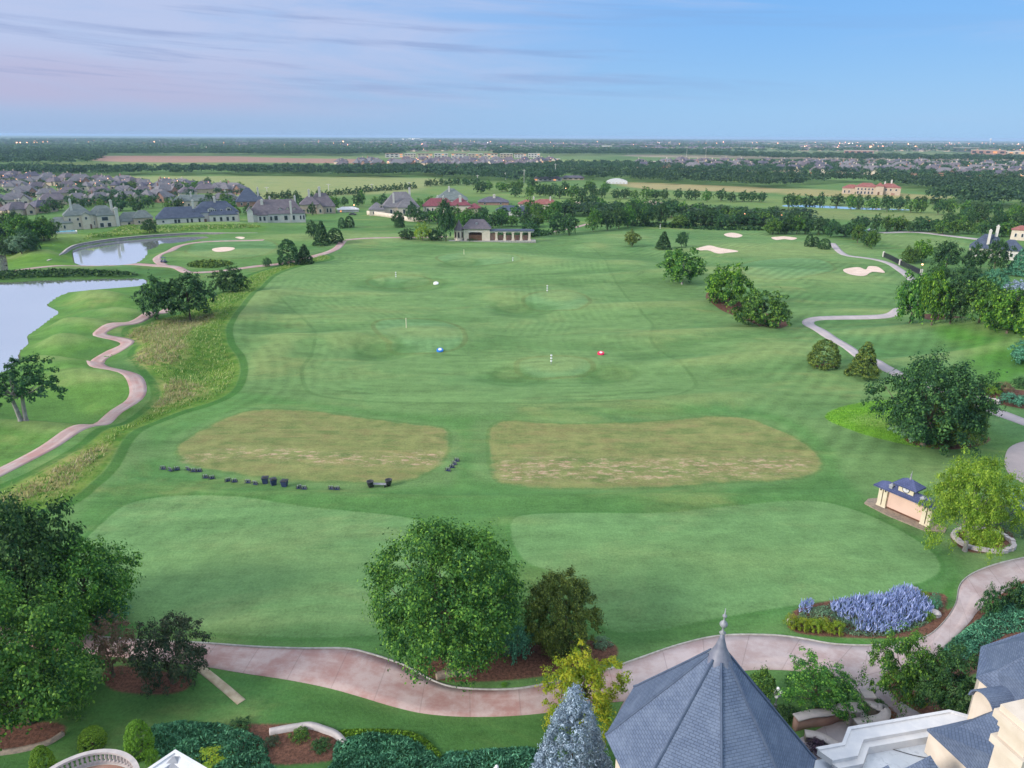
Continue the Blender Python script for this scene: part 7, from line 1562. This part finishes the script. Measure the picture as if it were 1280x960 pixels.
# town lights
def lights(regions, label, m_, r0=1.0):
    V_ = []; F_ = []; off = 0; oc = [(1, 0, 0), (0, 1, 0), (-1, 0, 0), (0, -1, 0), (0, 0, 1), (0, 0, -1)]; fc = [(0, 1, 4), (1, 2, 4), (2, 3, 4), (3, 0, 4), (1, 0, 5), (2, 1, 5), (3, 2, 5), (0, 3, 5)]
    for pts, n in regions:
        p = gg(pts, False)
        for a, b_ in scatter(p, n, rw):
            k = r0 * rw.uniform(.4, 1.2) * b_ / 1500
            for x, y, z in oc: V_.append((a + x * k, b_ + y * k, 8 + z * k + rw.uniform(0, 0)))
            for f in fc: F_.append([off + j for j in f])
            off += 6
    me = bpy.data.meshes.new('town_lights'); me.from_pydata(V_, [], F_); me.materials.append(m_); me.update(); o = obj('town_lights', me); tag(o, label, 'lights', kind='stuff')
WH = [(-20, 175), (1300, 180), (1300, 190), (900, 188), (640, 196), (400, 196), (-20, 184)]
lights([(WH, 100), ([(1000, 183), (1300, 186), (1300, 191), (1000, 189)], 60), ([(20, 179), (60, 179), (60, 182), (20, 182)], 12)], 'reddish street lights of the town twinkling over the far plain', M_LAMP)
lights([([(500, 173.6), (545, 173.6), (545, 175), (500, 175)], 16), ([(1050, 179), (1300, 181), (1300, 186), (1050, 183)], 40), ([(210, 186), (262, 186), (262, 188), (210, 188)], 10), ([(0, 177), (1280, 181), (1280, 186), (0, 181)], 26)], 'pale white town lights near the horizon', M_LAMPW, .6)
lights([([(0, 224), (160, 228), (300, 240), (300, 246), (0, 246)], 26), ([(440, 204), (690, 203), (690, 210), (440, 209)], 18), ([(790, 207), (1280, 208), (1280, 220), (900, 218)], 14)], 'warm porch lights glowing between the subdivision roofs', M_LAMP, .62)
# ================================================================ sky, sun, camera
SUN_EL = math.radians(26); SUN_AZ = math.radians(-115)   # azimuth from +Y toward +X (negative = left)
w = bpy.data.worlds.new('World'); SC.world = w; w.use_nodes = True
nt = NT(w.node_tree); bg = w.node_tree.nodes['Background']
sky = nt.node('ShaderNodeTexSky', sky_type='NISHITA'); sky.sun_disc = False; sky.sun_elevation = SUN_EL; sky.sun_rotation = SUN_AZ
sky.air_density = 1.3; sky.dust_density = .4; sky.ozone_density = 2.2; sky.altitude = 300
gen = nt.node('ShaderNodeTexCoord').outputs['Generated']; sp = nt.node('ShaderNodeSeparateXYZ'); nt.l.new(gen, sp.inputs[0])
az = nt.m('ARCTAN2', sp.outputs[0], sp.outputs[1]); el = sp.outputs[2]
cmb = nt.node('ShaderNodeCombineXYZ'); nt.put(cmb.inputs[0], nt.m('MULTIPLY', az, 2.2)); nt.put(cmb.inputs[1], nt.m('MULTIPLY', nt.m('ADD', el, nt.m('MULTIPLY', az, .04)), 17)); cv = cmb.outputs[0]
# colour of the clear sky, tuned on top of the physical one
K = 1 / (SKY_K)
def SC3(r, g, b):
    """sky colour given as display sRGB"""
    f = lambda v: ((v / 255 + .055) / 1.055) ** 2.4 * K
    return (f(r), f(g), f(b))
right = nt.mix(nt.rng(el, .0, .16), SC3(140, 192, 240), SC3(118, 178, 242))
left = nt.mix(nt.rng(el, .0, .13), SC3(148, 180, 224), SC3(166, 190, 234))
clear = nt.mix(nt.rng(az, .35, -.55), right, left)
zen = tuple(v * 2.5 for v in SC3(202, 208, 214))                     # unseen upper sky, brightened to throw more light on the ground
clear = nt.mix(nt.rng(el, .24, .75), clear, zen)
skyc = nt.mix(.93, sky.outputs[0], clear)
lm = nt.rng(az, .30, -.62)                                        # clouds gather on the left
n1 = nt.noise(cv, 1.0, 6, .62, .6); n2 = nt.noise(nt.map(cv, (.8, 2.4, 1), (0, 0, 0), (3, 5, 0)), 1.0, 6, .6, .3)
veil = nt.m('MULTIPLY', nt.rng(nt.m('ADD', n1, nt.m('MULTIPLY', lm, .34)), .50, .82), nt.rng(el, .0, .09))
c1 = nt.mix(nt.m('MULTIPLY', veil, .75), skyc, SC3(192, 203, 236))
pinkb = nt.m('MULTIPLY', nt.rng(el, .015, .045), nt.rng(el, .105, .06)); pk = nt.m('MULTIPLY', nt.m('MULTIPLY', pinkb, nt.rng(az, .10, -.6)), nt.rng(n1, .30, .62))
c2 = nt.mix(nt.m('MULTIPLY', pk, .7), c1, SC3(188, 183, 214))
dk = nt.m('MULTIPLY', nt.rng(n2, .50, .64), nt.m('MULTIPLY', nt.rng(az, .75, -.5), nt.m('MULTIPLY', nt.rng(el, .03, .07), nt.rng(el, .4, .2))))
c3 = nt.mix(nt.m('MULTIPLY', nt.m('MULTIPLY', dk, nt.rng(n1, .30, .5)), .62), c2, SC3(136, 158, 204))
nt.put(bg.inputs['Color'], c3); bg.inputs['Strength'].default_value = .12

sd = bpy.data.lights.new('sun', 'SUN'); sd.energy = 2.6; sd.angle = math.radians(16); sd.color = (1.0, .92, .84)
so = bpy.data.objects.new('sun', sd); COL.objects.link(so)
d = Vector((math.sin(SUN_AZ) * math.cos(SUN_EL), math.cos(SUN_AZ) * math.cos(SUN_EL), math.sin(SUN_EL)))
so.rotation_euler = d.to_track_quat('Z', 'Y').to_euler(); so.location = (0, 0, 200)

cd = bpy.data.cameras.new('camera'); co = bpy.data.objects.new('camera', cd); COL.objects.link(co)
cd.sensor_width = 36; cd.lens = FPX / 1280 * 36; cd.clip_start = .5; cd.clip_end = 80000
co.matrix_world = Matrix(((_r[0], _u[0], -_f[0], 0), (_r[1], _u[1], -_f[1], 0), (_r[2], _u[2], -_f[2], CAM_H), (0, 0, 0, 1)))
SC.camera = co
SC.view_settings.view_transform = 'Standard'; SC.view_settings.look = 'None'; SC.view_settings.exposure = EXPOSURE; SC.view_settings.gamma = 1
SC.render.engine = 'CYCLES'; SC.cycles.use_denoising = True; SC.cycles.max_bounces = 5; SC.cycles.diffuse_bounces = 2; SC.cycles.glossy_bounces = 2
SC.cycles.transmission_bounces = 3; SC.cycles.volume_bounces = 0; SC.cycles.transparent_max_bounces = 4; SC.cycles.use_adaptive_sampling = True
SC.cycles.caustics_reflective = False; SC.cycles.caustics_refractive = False

# air between the camera and the horizon
hb = MB(); hb.box(-28500, -28500, -4.0, 28500, 28500, 56.0)
hm = bpy.data.materials.new('haze_air'); hm.use_nodes = True; t = hm.node_tree; t.nodes.clear()
out = t.nodes.new('ShaderNodeOutputMaterial'); pv = t.nodes.new('ShaderNodeVolumePrincipled')
pv.inputs['Color'].default_value = (.52, .74, 1.0, 1); pv.inputs['Density'].default_value = HAZE; pv.inputs['Anisotropy'].default_value = 0.0
t.links.new(pv.outputs[0], out.inputs['Volume'])
hz = hb.build('haze', hm); tag(hz, 'faint blue evening haze over the plain', 'haze', kind='stuff')
